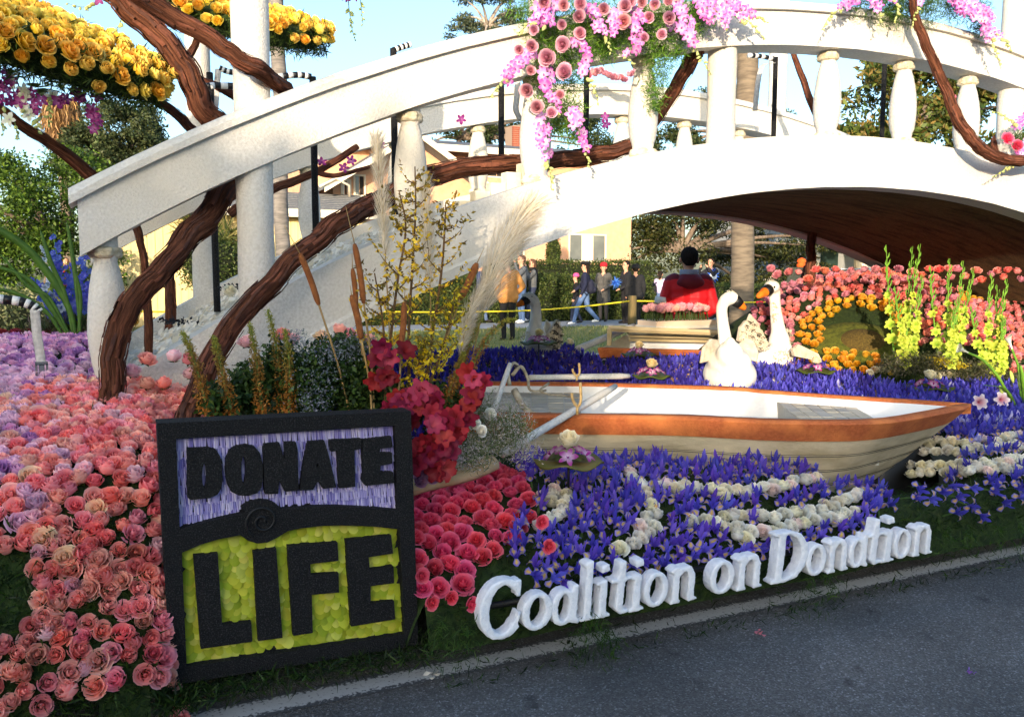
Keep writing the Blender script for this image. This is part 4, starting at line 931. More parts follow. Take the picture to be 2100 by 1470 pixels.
for x, y, k in ((357, 735, 15), (338, 790, 0), (392, 770, 14), (300, 790, 3), (270, 765, 13), (300, 740, 4), (388, 740, 8), (325, 830, 10)): pl.append((at(x, y, v=4.2), flower_axis(at(x, y, v=4.2), .2), 1.15, k))
def coral_label(p, k):
    tone = ('coral', 'peach', 'clear pink', 'deep coral', 'buff yellow', 'pale blush')[min(5, 4 if k == 12 else (k // 3 if k < 12 else 5))]
    if p.y > 4.0: where = 'around the shaggy trunk foot'
    elif p.y > 3.5: where = 'on the flat top of the left bed'
    elif p.z > .62: where = 'on the shoulder of the bed beside the sign' if p.x > -.1 else 'on the outer shoulder of the left bed'
    elif p.z > .36: where = 'on the front slope beside the sign' if p.x > -.05 else 'on the front slope near the dark gap'
    else: where = 'low in the sparse bottom row left of the sign'
    return tone + ' rose ' + where
scatter('coral_rose', coral_label, 'rose', 'coral roses in the left bed', coral, pl, stuff_label='more coral pink roses packed between the nearest ones')
def lav_label(p, k):
    return ('lavender', 'pale lilac pink', 'dark mauve')[k // 3] + ' rose ' + ('far back near the dark red row' if p.y > 5.4 else 'below the buckle strap' if p.y > 4.45 else 'at the outer edge among the coral roses')
scatter('lavender_rose', lav_label, 'rose', 'lavender roses at the left', lav, pl2, stuff_label='more lavender roses toward the back of the left bed')
# dark red and yellow rows at the back
red = roses(rgb(120, 10, 20), rgb(150, 16, 28), 100); yel = roses(rgb(240, 176, 30), rgb(246, 202, 62), 110) + roses(rgb(228, 150, 22), rgb(240, 184, 40), 120)
D = Darts(.07); pl = []
for _ in range(1500):
    u, v = rnd.uniform(-1.6, .1), rnd.uniform(6.25, 6.75); p = Vector((u, v, bed_z(u, v) + .03))
    if D.ok(p): pl.append((p, flower_axis(p, .3), 1.1, None))
scatter('dark_red_rose', 'dark red rose in the row behind the lavender roses', 'rose', 'dark red roses at the back left', red, pl)
pl = [(Vector((rnd.uniform(-.35, .2), rnd.uniform(6.8, 7.1), 1.27)), Vector((rnd.gauss(0, .3), -.4, 1)), 1.1, None) for _ in range(16)]
scatter('yellow_rose', 'yellow rose behind the dark red row', 'rose', 'yellow roses at the back left', yel, pl)
# hot pink roses right of the sign
hot = roses(rgb(232, 60, 104), rgb(248, 100, 138), 130, var=((.8, 0), (.95, 1), (.7, 2), (.85, 3)))
pl = [(p, flower_axis(p, .18, .5, .25), rnd.uniform(1.0, 1.25), None) for p in bed_poly([(845, 1000), (930, 985), (1010, 965), (1075, 985), (1095, 1040), (1070, 1110), (1010, 1150), (965, 1190), (940, 1220), (855, 1230)], .062, 1300)]
pl += [(at(x, y, v=2.98), Vector((rnd.uniform(-.2, .2), -.8, .1)), .75, None) for x, y in ((885, 1235), (925, 1225), (966, 1238), (865, 1180), (1110, 1070), (1125, 1120))]
def hot_label(p, k):
    return ('deep pink', 'wide open deep pink', 'cupped deep pink', 'full deep pink')[k] + ' rose ' + ('at the top by the peeled log' if p.y > 3.4 else 'mid slope between sign and lettering' if p.z > .36 else 'in the lowest row beside the sign')
scatter('hot_pink_rose', hot_label, 'rose', 'deep pink roses beside the sign', hot, pl)
mauve = roses(rgb(160, 110, 150), rgb(182, 140, 178), 140)
for x, y in ((868, 965), (890, 950), (860, 985), (882, 978)):
    scatter('mauve_rose', 'small mauve rose tucked beside the right edge of the sign', 'rose', 'mauve roses by the sign', mauve[:1], [(at(x, y, v=3.25), Vector((.1, -.8, .4)), 1.0, None)])
# white roses drawn as curved bands through the iris bed
white = roses(rgb(242, 236, 214), rgb(246, 244, 236), 150) + roses(rgb(240, 230, 194), rgb(244, 240, 222), 160) + roses(rgb(240, 214, 204), rgb(242, 230, 222), 170, var=((.6, 0),))
bands = [[(1108, 1045), (1135, 1028), (1165, 1040), (1150, 1070), (1115, 1095), (1098, 1118)], [(1125, 1050), (1155, 1060), (1135, 1085)],
 [(1285, 985), (1315, 1015), (1335, 1050), (1345, 1085), (1325, 1120), (1285, 1140), (1260, 1150)], [(1300, 990), (1325, 1030), (1340, 1060), (1318, 1100), (1285, 1120)],
 [(1415, 1090), (1450, 1095), (1500, 1080), (1560, 1082), (1620, 1078), (1680, 1065), (1740, 1045), (1775, 1025)], [(1465, 1105), (1520, 1108), (1565, 1112), (1640, 1092), (1700, 1085), (1760, 1068)], [(1660, 1095), (1500, 1128)],
 [(1430, 1028), (1480, 1030), (1540, 1030), (1600, 1018), (1650, 1005), (1700, 985)], [(1350, 1015), (1420, 1020)],
 [(1880, 925), (1930, 922), (1980, 925), (2040, 918), (2110, 908)], [(1895, 945), (1960, 942), (2030, 938), (2110, 932)], [(1855, 965), (1900, 972), (1960, 970), (2030, 968), (2110, 960)], [(1870, 985), (2000, 982), (2110, 978)],
 [(1570, 800), (1640, 802), (1690, 798)], [(1780, 775), (1830, 770)], [(1895, 780), (1960, 778)]]
D = Darts(.045); pl = []
for b in bands:
    for (x0, y0), (x1, y1) in zip(b, b[1:]):
        k = max(2, int(math.hypot(x1 - x0, y1 - y0) / 6))
        for i in range(k):
            p = bed_at(x0 + (x1 - x0) * i / k + rnd.uniform(-5, 5), y0 + (y1 - y0) * i / k + rnd.uniform(-5, 5)) + Vector((0, 0, .045))
            if D.ok(p): pl.append((p, flower_axis(p, .3, .3, .6), rnd.uniform(1.0, 1.22), None))
white_pts = [p[0] for p in pl]
def white_label(p, k):
    q = p - EYEV; x = 1050 + 1750 * q.dot(_R) / q.dot(_F); y = 735 - 1750 * q.dot(_U) / q.dot(_F); tone = 'white' if k < 3 else 'cream' if k < 6 else 'blush white'
    where = 'beyond the boat among the far irises' if y < 830 else 'in the double row at the right of the bow' if x > 1840 and y < 950 else 'in the lower row right of the bow' if x > 1840 else 'in the hook beside the deep pink roses' if x < 1200 else 'in the crescent above the lettering' if x < 1365 else 'in the upper band below the hull' if y < 1048 - (x - 1420) * .12 else 'in the long lower band above the lettering'
    return tone + ' rose ' + where
scatter('white_rose', white_label, 'rose', 'white roses among the irises', white, pl)

clear = [(at(1495, 790, v=5.4), .2), (at(1590, 757, v=6.2), .18), (at(1750, 760, v=5.4), .0)]
# irises
BLUE, VIO, DEEPV = rgb(104, 98, 222), rgb(98, 76, 190), rgb(72, 50, 144)
ir_near = [iris_arr(VIO, BLUE, seed=i, closed=c) for i, c in ((1, 0), (2, .15), (3, .5))] + [iris_arr(rgb(112, 98, 206), rgb(128, 126, 232), seed=4)]
ir_deep = [iris_arr(DEEPV, rgb(70, 48, 150), seed=i, closed=c) for i, c in ((5, .2), (6, .5), (7, .1))]
ir_pale = [iris_arr(rgb(196, 190, 230), rgb(206, 200, 236), seed=8)]
irises = ir_near + ir_deep + ir_pale
D = Darts(.046); pl = []
def try_iris(u, v, kset, cam, sc, up=.8, keep_white=.05):
    p = Vector((u, v, bed_z(u, v) + .05))
    if inside(hull_poly, u, v) or (v > 6.55 and 3.95 < u < 6.0): return
    if any((Vector((u, v)) - Vector((c.x, c.y))).length < r for c, r in clear): return
    if keep_white and any((p - w).length < keep_white for w in white_pts): return
    if D.ok(p): pl.append((p, flower_axis(p, .3, cam, up), sc, pick(kset)))
front = [(1060, 960), (1180, 965), (1330, 958), (1420, 975), (1560, 960), (1700, 985), (1790, 1005), (1830, 1050), (1790, 1098), (1600, 1150), (1480, 1188), (1360, 1190), (1200, 1205), (1100, 1205), (1050, 1170), (1060, 1100), (1110, 1030), (1070, 1000)]
for p in bed_poly(front, .041, 8000, 0):
    try_iris(p.x, p.y, [4, 4, 2, 4, 0, 0, 0, 0], .35, rnd.uniform(.9, 1.12))
for _ in range(5000):                                   # right of the bow
    u, v = rnd.uniform(4.1, 7.0), rnd.uniform(3.1, 5.35)
    if v > 5.0 and u > 5.6: continue
    if u < 4.45 and v < 3.55: continue
    if v < 3.35 and rnd.random() < .55: continue
    try_iris(u, v, [5, 5, 3, 4, .4, .4, .4, .15], .25, rnd.uniform(.95, 1.15), keep_white=.04)
for _ in range(9000):                                   # behind the boat
    u, v = rnd.uniform(1.2, 5.9), rnd.uniform(4.6, 7.25)
    if hill(u, v) > .06: continue
    k = sstep(4.0, 5.0, u)
    try_iris(u, v, [4, 4, 2, 4, 1, 1, 1, .1] if rnd.random() < k else [.4, .4, .3, .2, 4, 4, 4, 0], .2, rnd.uniform(1.0, 1.2), 1.0, keep_white=0)
for x, y in ((1880, 1000), (1925, 1010), (1960, 1018), (1985, 1035), (2010, 1055), (2055, 1030), (2085, 1020), (1905, 1022), (1945, 995), (2030, 1005), (2080, 1000), (1990, 1000), (1955, 1052), (1870, 1020), (1095, 1180), (1130, 1185), (1150, 1190)):
    pl.append((at(x, y, v=3.02), Vector((rnd.uniform(-.4, .4), -.9, rnd.uniform(-.2, .5))), 1.0, pick([4, 4, 2, 4, 0, 0, 0, 0])))
def iris_label(p, k):
    return ('blue violet' if k < 4 else 'deep purple' if k < 7 else 'pale lilac') + (' half closed' if k in (2, 5) else '') + ' iris ' + ('near the large lily pad' if p.x < 2.3 else 'between the white rose bands' if p.x < 3.2 and p.y < 3.5 else 'against the hull side' if p.y > 3.5 and p.x < 4.2 else 'at the right end above the lettering' if p.x < 4.3 else 'right of the bow')
scatter('iris_flower', iris_label, 'iris', 'irises around the boat', irises, pl, stuff_label='mass of blue violet irises behind and beside the boat')
for x in range(0, 9):
    p = bed_at(1915 + x * 22, 893 - x); scatter('pale_iris', 'pale lilac iris in the row above the white roses at right', 'iris', 'pale irises at right', ir_pale, [(p + Vector((0, 0, .06)), flower_axis(p, .3, .3), 1.05, None)])

# ------------------------------------------------------------------ hill of pink and yellow roses at the right
pk = roses(rgb(230, 130, 124), rgb(242, 166, 152), 180, N=11, ns=4, nh=4) + roses(rgb(214, 126, 146), rgb(232, 162, 174), 190, N=11, ns=4, nh=4) + roses(rgb(232, 112, 96), rgb(242, 146, 120), 200, N=11, ns=4, nh=4)
yl2 = roses(rgb(226, 158, 18), rgb(240, 186, 34), 210, N=11, ns=4, nh=4)
oval = (1762, 692); D = Darts(.075); plp, ply = [], []
def ell(x, y, rx, ry): return ((x - oval[0]) / rx) ** 2 + ((y - oval[1]) / ry) ** 2
band = [(1640, 735), (1720, 725), (1790, 735), (1836, 755), (1842, 778), (1770, 778), (1690, 765), (1640, 762)]
for _ in range(10000):
    x, y = rnd.uniform(1535, 2110), rnd.uniform(560, 830); p = bed_at(x, y)
    if hill(p.x, p.y) < .05 or p.y > 7.22: continue
    if (inside(band, x, y) or (1.15 < ell(x, y, 74, 52) and ell(x, y, 128, 76) < 1 and y < 715 and x < 1850) or ell(x, y, 74, 52) > 1.1 and abs(x - 2000) < 34 and 600 < y < 625) and D.ok(p): ply.append((p + Vector((0, 0, .03)), flower_axis(p, .3, .3, .6), rnd.uniform(1.1, 1.4), None))
    elif ell(x, y, 128, 76) > 1 and not inside(band, x, y) and y < 822 and not (1800 < x < 2075 and y > 715) and D.ok(p):
        plp.append((p + Vector((0, 0, .03)), flower_axis(p, .3, .3, .6), rnd.uniform(1.1, 1.4), pick([6, 6, 5, 6, 6, 5, 4, 4, 3] if x > 1750 else [2, 2, 2, 6, 6, 5, 3, 3, 3])))
def hill_label(p, k): return ('salmon', 'mauve pink', 'bright coral')[k // 3] + ' rose ' + ('low behind the calla lily' if p.z < 1.0 else 'left of the gladioli on the hill' if p.x < 6.6 else 'along the hill crest' if p.y > 6.5 else 'behind the gladioli on the hill')
scatter('hill_rose', hill_label, 'rose', 'pink roses on the hill', pk, plp, stuff_label='more pink roses over the back of the hill')
scatter('golden_rose', 'golden yellow rose ringing the brown oval on the flower hill', 'rose', 'golden roses on the hill', yl2, ply)
for k_, (rx, ry, hgt, m_) in enumerate(((.42, .34, .12, mat('moss_green', rgb(92, 96, 30), rgb(60, 66, 22), nscale=25, rough=1, bump=1, bscale=60)), (.25, .2, .17, mat('brown_net', rgb(96, 80, 34), rgb(66, 54, 26), nscale=60, rough=1, bump=1, bscale=90)))):
    c_ = bed_at(1755 + 12 * k_, 700 + 4 * k_); n_ = bed_n(c_.x, c_.y); mb = MB(); mb.ball((0, 0, 0), (rx, ry, hgt), 24, M=n_.to_track_quat('Z', 'Y').to_matrix().to_4x4())
    o = mb.build(('moss_oval', 'brown_dome')[k_], m_); o.location = c_ - n_ * .06; tag(o, ('mossy green oval patch inside the golden rose ring', 'brown netted dome at the centre of the golden rose ring')[k_], ('moss', 'dome')[k_])
# ================================================================== the dark sign
SV = 3.10
def uz(x, y, v=SV): p = at(x, y, v=v); return (p.x, p.z)
def upz(pts, v=SV): return [uz(x, y, v) for x, y in pts]
sign = empty('display_sign', at(600, 1395, v=SV), 'square black-framed floral sign with bold black letters on lilac and lime panels', 'sign'); SO = Vector(sign.location)
def s3(front): return lambda a, b, d: Vector((a, front + d, b)) - SO
def q2(p, q, k, sag=0): return [(p[0] + (q[0]-p[0])*i/k, p[1] + (q[1]-p[1])*i/k) for i in range(k)]
outer = upz([(322, 868), (843, 843), (858, 1322), (350, 1405)])
purple = [(361, 899), (811, 872), (816, 1046), (790, 1044), (740, 1040), (690, 1038), (640, 1039), (600, 1041), (577, 1043), (566, 1034), (552, 1027), (533, 1025), (512, 1030), (495, 1041), (503, 1050), (495, 1054), (470, 1059), (430, 1068), (400, 1076), (369, 1085)]
lime = [(373, 1133), (410, 1117), (450, 1105), (493, 1097), (508, 1108), (527, 1114), (548, 1112), (567, 1103), (590, 1089), (617, 1083), (660, 1078), (700, 1077), (760, 1079), (820, 1085), (830, 1300), (383, 1367)]
mb = MB(); mb.prism(outer, .10, s3(SV), [upz(purple), upz(lime)]); fr = mb.build('frame', SEED, sign, smooth=False)
mb = MB(); mb.prism(upz([(330, 880), (838, 856), (852, 1315), (357, 1395)]), .06, s3(SV + .045)); mb.build('backing', mat('sign_back', rgb(40, 40, 44)), sign, smooth=False)
# scroll drawn as a raised black tube on the bar
cx, cz = uz(538, 1068); mb = MB(); D = []
for i in range(46):
    a = 2.2 + i * .24; r = .062 * (1 - i / 50) ; D.append(Vector((cx + r * math.cos(a), SV - .004, cz - r * math.sin(a))) - SO)
mb.tube(D, .0045, 6); mb.build('scroll_line', BLACK, sign)
LILAC = [rgb(150, 140, 214), rgb(178, 168, 226), rgb(122, 112, 198), rgb(204, 196, 232), rgb(104, 96, 190)]
arrs = []; pur = upz(purple); zs = [p[1] for p in pur]; xs = [p[0] for p in pur]
slope = (pur[1][1] - pur[0][1]) / (pur[1][0] - pur[0][0]); z = max(zs) + .012
while z > min(zs) - .05:
    x = min(xs) + rnd.uniform(0, .005); zrow = z
    while x < max(xs):
        z = zrow + slope * (x - max(xs))
        w = rnd.uniform(.0055, .009); h = rnd.uniform(.034, .044)
        if inside(pur, x, z - .012):
            tl = rnd.uniform(-.004, .004); c = rnd.choice(LILAC); c2 = mixc(c, rgb(236, 230, 244), rnd.uniform(.15, .6)); y0, y1 = SV + .042, SV + .032 + rnd.uniform(-.004, .004)
            v = np.array([(x - w*.5, y0, z), (x, y0 - .004, z), (x + w*.5, y0, z), (x - w*.5 + tl, y1, z - h), (x + tl, y1 - .005, z - h), (x + w*.5 + tl, y1, z - h)]) - np.array(SO)
            arrs.append((v, np.array([(0, 3, 4, 1), (1, 4, 5, 2)]), np.array([c, c2, c, mixc(c, c2, .5), c2, c])))
        x += w * .92
    z = zrow - .033
o = link('lilac_petals', to_mesh(join(arrs), 'lilac_petals', LEAF), sign); o['kind'] = 'stuff'
LIMES = [rgb(212, 212, 66), rgb(194, 200, 50), rgb(224, 222, 96), rgb(178, 188, 44)]
def scale_arr(c):
    v, f, cc = [], [], []; n = 5
    for j in range(4):
        h = j / 3; wd = .021 * math.sin(.55 + h * 1.9) ** .8
        for i in range(n): s = -1 + 2 * i / (n - 1); v.append((wd * s, -.006 - .012 * h + .005 * s * s, .02 - .046 * h + .008 * s * s * h)); cc.append(mixc(mixc(c, rgb(120, 140, 24), .35), c, h))
    for j in range(3):
        for i in range(n - 1): f.append((j*n+i, (j+1)*n+i, (j+1)*n+i+1, j*n+i+1))
    return np.array(v), np.array(f), np.array(cc)
sc_arr = [scale_arr(c) for c in LIMES]; sc_me = [to_mesh(a, 'lime_petal', PETAL) for a in sc_arr]
lim = upz(lime); zs = [p[1] for p in lim]; xs = [p[0] for p in lim]; pts = []; z = max(zs)
while z > min(zs) - .01:
    x = min(xs) - rnd.uniform(0, .02)
    while x < max(xs) + .02:
        if inside(lim, x, z): pts.append((x + rnd.uniform(-.004, .004), z + rnd.uniform(-.005, .005)))
        x += .031
    z -= .023
rnd.shuffle(pts); rest = []
for i, (x, z) in enumerate(pts):
    M = Matrix.Translation(Vector((x, SV + .048 + rnd.uniform(-.004, .002), z)) - SO) @ Matrix.Rotation(rnd.uniform(-.35, .35), 4, 'Y') @ Matrix.Rotation(rnd.uniform(-.15, .1), 4, 'X') @ Matrix.Scale(rnd.uniform(.85, 1.2), 4)
    k = rnd.randrange(4)
    if i < 300: o = link('lime_petal', sc_me[k], sign); o.matrix_local = M
    else: rest.append(placed(sc_arr[k], M, rnd.uniform(.85, 1.15)))
if rest: o = link('lime_petal_fill', to_mesh(join(rest), 'lime_petal_fill', PETAL), sign); o['kind'] = 'stuff'
def Z7(pts): return [(320 + x / 3.889, 840 + y / 3.889) for x, y in pts]
def rounded_hole(x0, x1, y0, y1, n=10): return [((x0+x1)/2 + (x1-x0)/2 * math.cos(6.283*i/n), (y0+y1)/2 + (y1-y0)/2 * math.sin(6.283*i/n)) for i in range(n)]
L1 = {'D': ([(248, 312), (420, 305), (480, 320), (515, 375), (530, 470), (532, 560), (522, 630), (490, 680), (430, 705), (275, 722), (252, 700)], [rounded_hole(368, 405, 430, 625)]),
 'O': ([(560, 400), (585, 335), (640, 293), (720, 280), (790, 296), (830, 345), (852, 430), (855, 540), (845, 620), (810, 665), (740, 688), (660, 685), (600, 655), (570, 600), (556, 500)], [rounded_hole(682, 718, 368, 592)]),
 'N': ([(862, 278), (985, 265), (1028, 400), (1030, 262), (1118, 260), (1132, 320), (1140, 645), (1030, 655), (985, 560), (975, 672), (872, 675), (862, 480)], []),
 'A': ([(1215, 258), (1345, 248), (1385, 380), (1440, 620), (1335, 632), (1300, 575), (1285, 580), (1255, 640), (1150, 645), (1180, 440)], [rounded_hole(1283, 1300, 430, 465, 6)]),
 'T': ([(1388, 245), (1640, 232), (1640, 310), (1585, 325), (1592, 615), (1465, 628), (1450, 330), (1400, 335)], []),
 'E': ([(1652, 240), (1880, 215), (1890, 300), (1790, 312), (1785, 345), (1885, 345), (1888, 430), (1795, 447), (1790, 498), (1895, 500), (1905, 585), (1675, 608), (1655, 580)], [])}
L2 = {'L': ([(397, 1140), (447, 1135), (456, 1282), (516, 1277), (518, 1316), (412, 1331)], []), 'I': ([(520, 1132), (567, 1125), (580, 1308), (530, 1315)], []),
 'F': ([(590, 1120), (693, 1113), (695, 1150), (637, 1157), (638, 1180), (695, 1176), (696, 1215), (640, 1220), (642, 1298), (602, 1304)], []),
 'E': ([(710, 1108), (803, 1098), (807, 1135), (757, 1143), (759, 1168), (808, 1162), (809, 1196), (761, 1202), (761, 1238), (809, 1233), (811, 1270), (721, 1285)], [])}
for ch, (poly, holes) in list(L1.items()) + list(L2.items()):
    tr_ = Z7 if ch in L1 and poly is L1[ch][0] else (lambda p: p)
    mb = MB(); mb.prism(upz(tr_(poly)), .045, s3(SV + .004), [upz(tr_(h)) for h in holes]); o = mb.build('letter', SEED, sign, smooth=False); o['label'] = 'black seed covered letter ' + ch
mb = MB()
for x in (420, 780): p = at(x, 1320, v=SV + .12); mb.tube([p - SO, Vector((p.x, p.y + .05, .3)) - SO + Vector((0, .2, 0))], .02, 8)
mb.build('mounting_bar', BLACK, sign)

# ------------------------------------------------------------------ white lettering
FOAM = mat('white_foam', rgb(238, 240, 243), rgb(222, 225, 230), rough=0.8, nscale=40, bump=.6, bscale=130, spec=.2)
def ring(cx, cy, rx, ry, a0=0, a1=360, n=22, wt=.10, ws=.205):
    out = []
    for i in range(n + 1):
        a = math.radians(a0 + (a1 - a0) * i / n); out.append((cx + rx * math.cos(a), cy + ry * math.sin(a), wt + (ws - wt) * abs(math.cos(a))))
    return out
GL = {'o': (.88, [ring(.44, .5, .32, .42)]),
 'a': (.95, [ring(.38, .48, .27, .41), [(.72, 1.0, .22), (.70, .5, .24), (.70, .12, .24), (.84, .05, .12)]]),
 'l': (.48, [[(.08, 1.48, .1), (.2, 1.52, .14)], [(.22, 1.55, .24), (.22, .8, .26), (.22, .04, .26)], [(.04, .05, .1), (.42, .06, .1)]]),
 'i': (.5, [[(.06, .92, .1), (.22, .96, .14)], [(.24, .98, .24), (.23, .5, .26), (.23, .04, .26)], [(.06, .05, .1), (.44, .06, .1)], [(.17, 1.30, .24), (.33, 1.33, .24)]]),
 't': (.58, [[(.30, 1.40, .2), (.28, .9, .25), (.26, .2, .25), (.34, .07, .16), (.5, .08, .1)], [(.03, .93, .12), (.55, .96, .13)]]),
 'n': (.92, [[(.04, .9, .1), (.2, .97, .14)], [(.2, .98, .22), (.19, .5, .25), (.19, .04, .25)], [(.2, .72, .14), (.4, .93, .17), (.6, .92, .2), (.69, .72, .25), (.69, .3, .26), (.69, .05, .25)], [(.62, .05, .1), (.86, .06, .1)], [(.05, .05, .1), (.32, .05, .1)]]),
 'C': (1.2, [ring(.66, .72, .5, .68, 48, 318, 26, .13, .27), [(1.06, 1.38, .14), (1.06, 1.02, .15)], [(1.02, .25, .14), (1.12, .55, .12)]]),
 'D': (1.22, [[(.26, 1.42, .28), (.25, .8, .3), (.23, .08, .3)], [(.06, 1.45, .12), (.5, 1.45, .14), (.82, 1.32, .2), (1.02, 1.0, .28), (1.05, .72, .3), (.98, .42, .28), (.78, .16, .2), (.45, .06, .14), (.03, .06, .12)]])}
TXT = [('C', 973, 1064), ('o', 1062, 1128), ('a', 1123, 1187), ('l', 1183, 1216), ('i', 1212, 1248), ('t', 1243, 1287), ('i', 1281, 1317), ('o', 1311, 1363), ('n', 1366, 1423), ('o', 1446, 1497), ('n', 1500, 1556), ('D', 1573, 1647), ('o', 1641, 1683), ('n', 1685, 1730), ('a', 1728, 1771), ('t', 1761, 1798), ('i', 1794, 1823), ('o', 1818, 1854), ('n', 1857, 1899)]
LV, XH, BASE = 2.95, .158, .205
words = empty('lettering', at(1400, 1220, v=LV), 'three words of white foam lettering along the lower float edge', 'lettering'); WO = Vector(words.location)
for ch, x0, x1 in TXT:
    wdt, strokes = GL[ch]; a, b = at(x0, 1200, v=LV).x, at(x1, 1200, v=LV).x; kx = (b - a) / wdt; mb = MB()
    for st in strokes:
        st = [Vector((p[0], p[1], p[2] * .82)) if len(st) < 20 else Vector(p) for p in st]; D = []
        for p, q in zip(st, st[1:]):
            m = max(1, int((q - p).length / .09)); D += [p.lerp(q, i / m) for i in range(m)]
        D.append(st[-1])
        for p, q in zip(D, D[1:]):
            t = Vector((q.x - p.x, q.y - p.y)); t.normalize(); n_ = Vector((-t.y, t.x)); e = .03
            c = [(p.x - t.x*e + n_.x*p.z/2, p.y - t.y*e + n_.y*p.z/2), (q.x + t.x*e + n_.x*q.z/2, q.y + t.y*e + n_.y*q.z/2), (q.x + t.x*e - n_.x*q.z/2, q.y + t.y*e - n_.y*q.z/2), (p.x - t.x*e - n_.x*p.z/2, p.y - t.y*e - n_.y*p.z/2)]
            mb.prism(c, .062, lambda x, y, d: Vector((a + (x + .07 * (y - .5)) * kx, LV - .036 + d, BASE + y * XH)) - WO)
    me = fused('letter', mb, .0054, [FOAM], 2); o = link('letter', me, words); o['label'] = 'white foam letter ' + ch
    vs = np.empty(len(me.vertices) * 3); me.vertices.foreach_get('co', vs); vs = vs.reshape(-1, 3)
    vs += np.array([noise.noise_vector(Vector(p) * 70) for p in vs]) * .0022; me.vertices.foreach_set('co', vs.ravel()); me.update()
mb = MB(); y_ = LV + .09; mb.tube([Vector((at(985, 1250, v=y_).x, y_, .29)) - WO, Vector((at(1890, 1120, v=y_).x, y_, .29)) - WO], .014, 8); mb.build('mounting_rod', BLACK, words)

# ================================================================== rowing boats
ORANGE = mat('orange_spice', rgb(196, 110, 64), rgb(176, 92, 50), rough=0.9, nscale=60, bump=.7, bscale=150, third=rgb(226, 136, 74), thirdscale=5)
HUSK = mat('corn_husk', rgb(212, 198, 166), rgb(182, 166, 132), rough=0.85, nscale=5, bump=.7, bscale=30, stretch=(1, 1, 2.4), third=rgb(226, 210, 176), thirdscale=3)
LINING = mat('white_lining', rgb(236, 236, 233), rgb(220, 220, 216), rough=.85, nscale=4, bump=.3, bscale=60, spec=.1)
WOODY = mat('silver_leaf', rgb(186, 176, 156), rgb(150, 144, 130), rough=0.8, nscale=7, bump=.5, bscale=30, stretch=(.6, 3, 3))
def hull_pt(t, side, h, nr, fr, rake, z0):
    """t along the boat, side -1 near / +1 far, h 0 bottom .. 1 rim"""
    k = t * (len(nr) - 1); i = min(int(k), len(nr) - 2); f = k - i
    a, b = nr[i].lerp(nr[i+1], f), fr[i].lerp(fr[i+1], f); c = (a + b) / 2; p = a if side < 0 else b
    ax = ((nr[-1] + fr[-1]) - (nr[0] + fr[0])); ax.z = 0; ax.normalize()
    q = c + (p - c) * (.70 + .30 * h ** .8) - ax * rake * (1 - h) * t ** 1.5; q.z = z0 + (p.z - z0) * h; return q
def rowboat(name, label, nr, fr, z0, rake, rim_h=.115, seats=(), strakes=3):
    root = empty(name, ((nr[0] + fr[0]) / 2), label, 'rowing boat'); o_ = Vector(root.location); n = 24
    H = nr[0].z - z0; hr = 1 - rim_h / H
    def side_sheet(h0, h1, out0, out1, mb, m=4, ins=0):
        for sd in (-1, 1):
            vs = []
            for j in range(m + 1):
                h = h0 + (h1 - h0) * j / m
                for i in range(n + 1):
                    p = hull_pt(i / n, sd, h, nr, fr, rake, z0); c = (hull_pt(i / n, -1, h, nr, fr, rake, z0) + hull_pt(i / n, 1, h, nr, fr, rake, z0)) / 2
                    d = p - c; d.z = 0; L = max(.02, d.length); of = out0 + (out1 - out0) * j / m
                    vs.append(c + d * max(0.02, (L + of) / L) + Vector((0, 0, p.z - c.z)) - o_)
            mb.add(vs, [(j*(n+1)+i, j*(n+1)+i+1, (j+1)*(n+1)+i+1, (j+1)*(n+1)+i) for j in range(m) for i in range(n)])
    for k in range(strakes):                       # lapped strakes, each its own plank with a dark seam under it
        h0, h1 = hr * k / strakes, hr * (k + 1) / strakes
        mb = MB(); side_sheet(h0, h1 + .01, -.004, .012, mb); mb.build('strake', HUSK, root)
        if k:
            mb = MB(); side_sheet(h0 - .008, h0 + .012, .013, .005, mb, 1); mb.build('seam', BLACK, root)
    mb = MB(); side_sheet(hr, 1.0, .02, .035, mb, 3)
    w = .075
    for sd in (-1, 1):
        vs = []
        for i in range(n + 1):
            p = hull_pt(i / n, sd, 1, nr, fr, rake, z0); c = (hull_pt(i / n, -1, 1, nr, fr, rake, z0) + hull_pt(i / n, 1, 1, nr, fr, rake, z0)) / 2
            d = p - c; d.z = 0; L = max(.001, d.length); dn = d / L if L > .004 else Vector((0, 0, 0))
            inn = max(0, L - w)
            for off, dz in ((L + .035, 0), (L + .02, .014), (inn + .012, .014), (inn, .0), (inn, -.05)): vs.append(c + dn * off + Vector((0, 0, p.z - c.z + dz)) - o_)
        mb.add(vs, [(i*5+j, i*5+j+1, (i+1)*5+j+1, (i+1)*5+j) for i in range(n) for j in range(4)])
    mb.build('gunwale', ORANGE, root)
    mb = MB(); side_sheet(.18, .99, -.072, -.072, mb, 4)
    vs = []
    for i in range(n + 1):
        for sd in (-1, 1): vs.append(hull_pt(i / n, sd, .2, nr, fr, rake, z0) - o_)
    mb.add(vs, [(2*i, 2*i+1, 2*i+3, 2*i+2) for i in range(n)]); mb.build('lining', LINING, root)
    tr_ = [hull_pt(0, sd, h, nr, fr, rake, z0) - o_ for sd, h in ((-1, 0), (1, 0), (1, 1), (-1, 1))]
    mb = MB(); mb.add(tr_, [(0, 1, 2, 3)]); mb.build('transom', HUSK, root)
    return root, o_
boat, BO2 = rowboat('rowing_boat', 'rowing boat with orange gunwale and pale husk sides lying in the irises', near_rim, far_rim, .26, .62, strakes=5, rim_h=.1)
def boat_px(px, z): return at(*px, z=z)
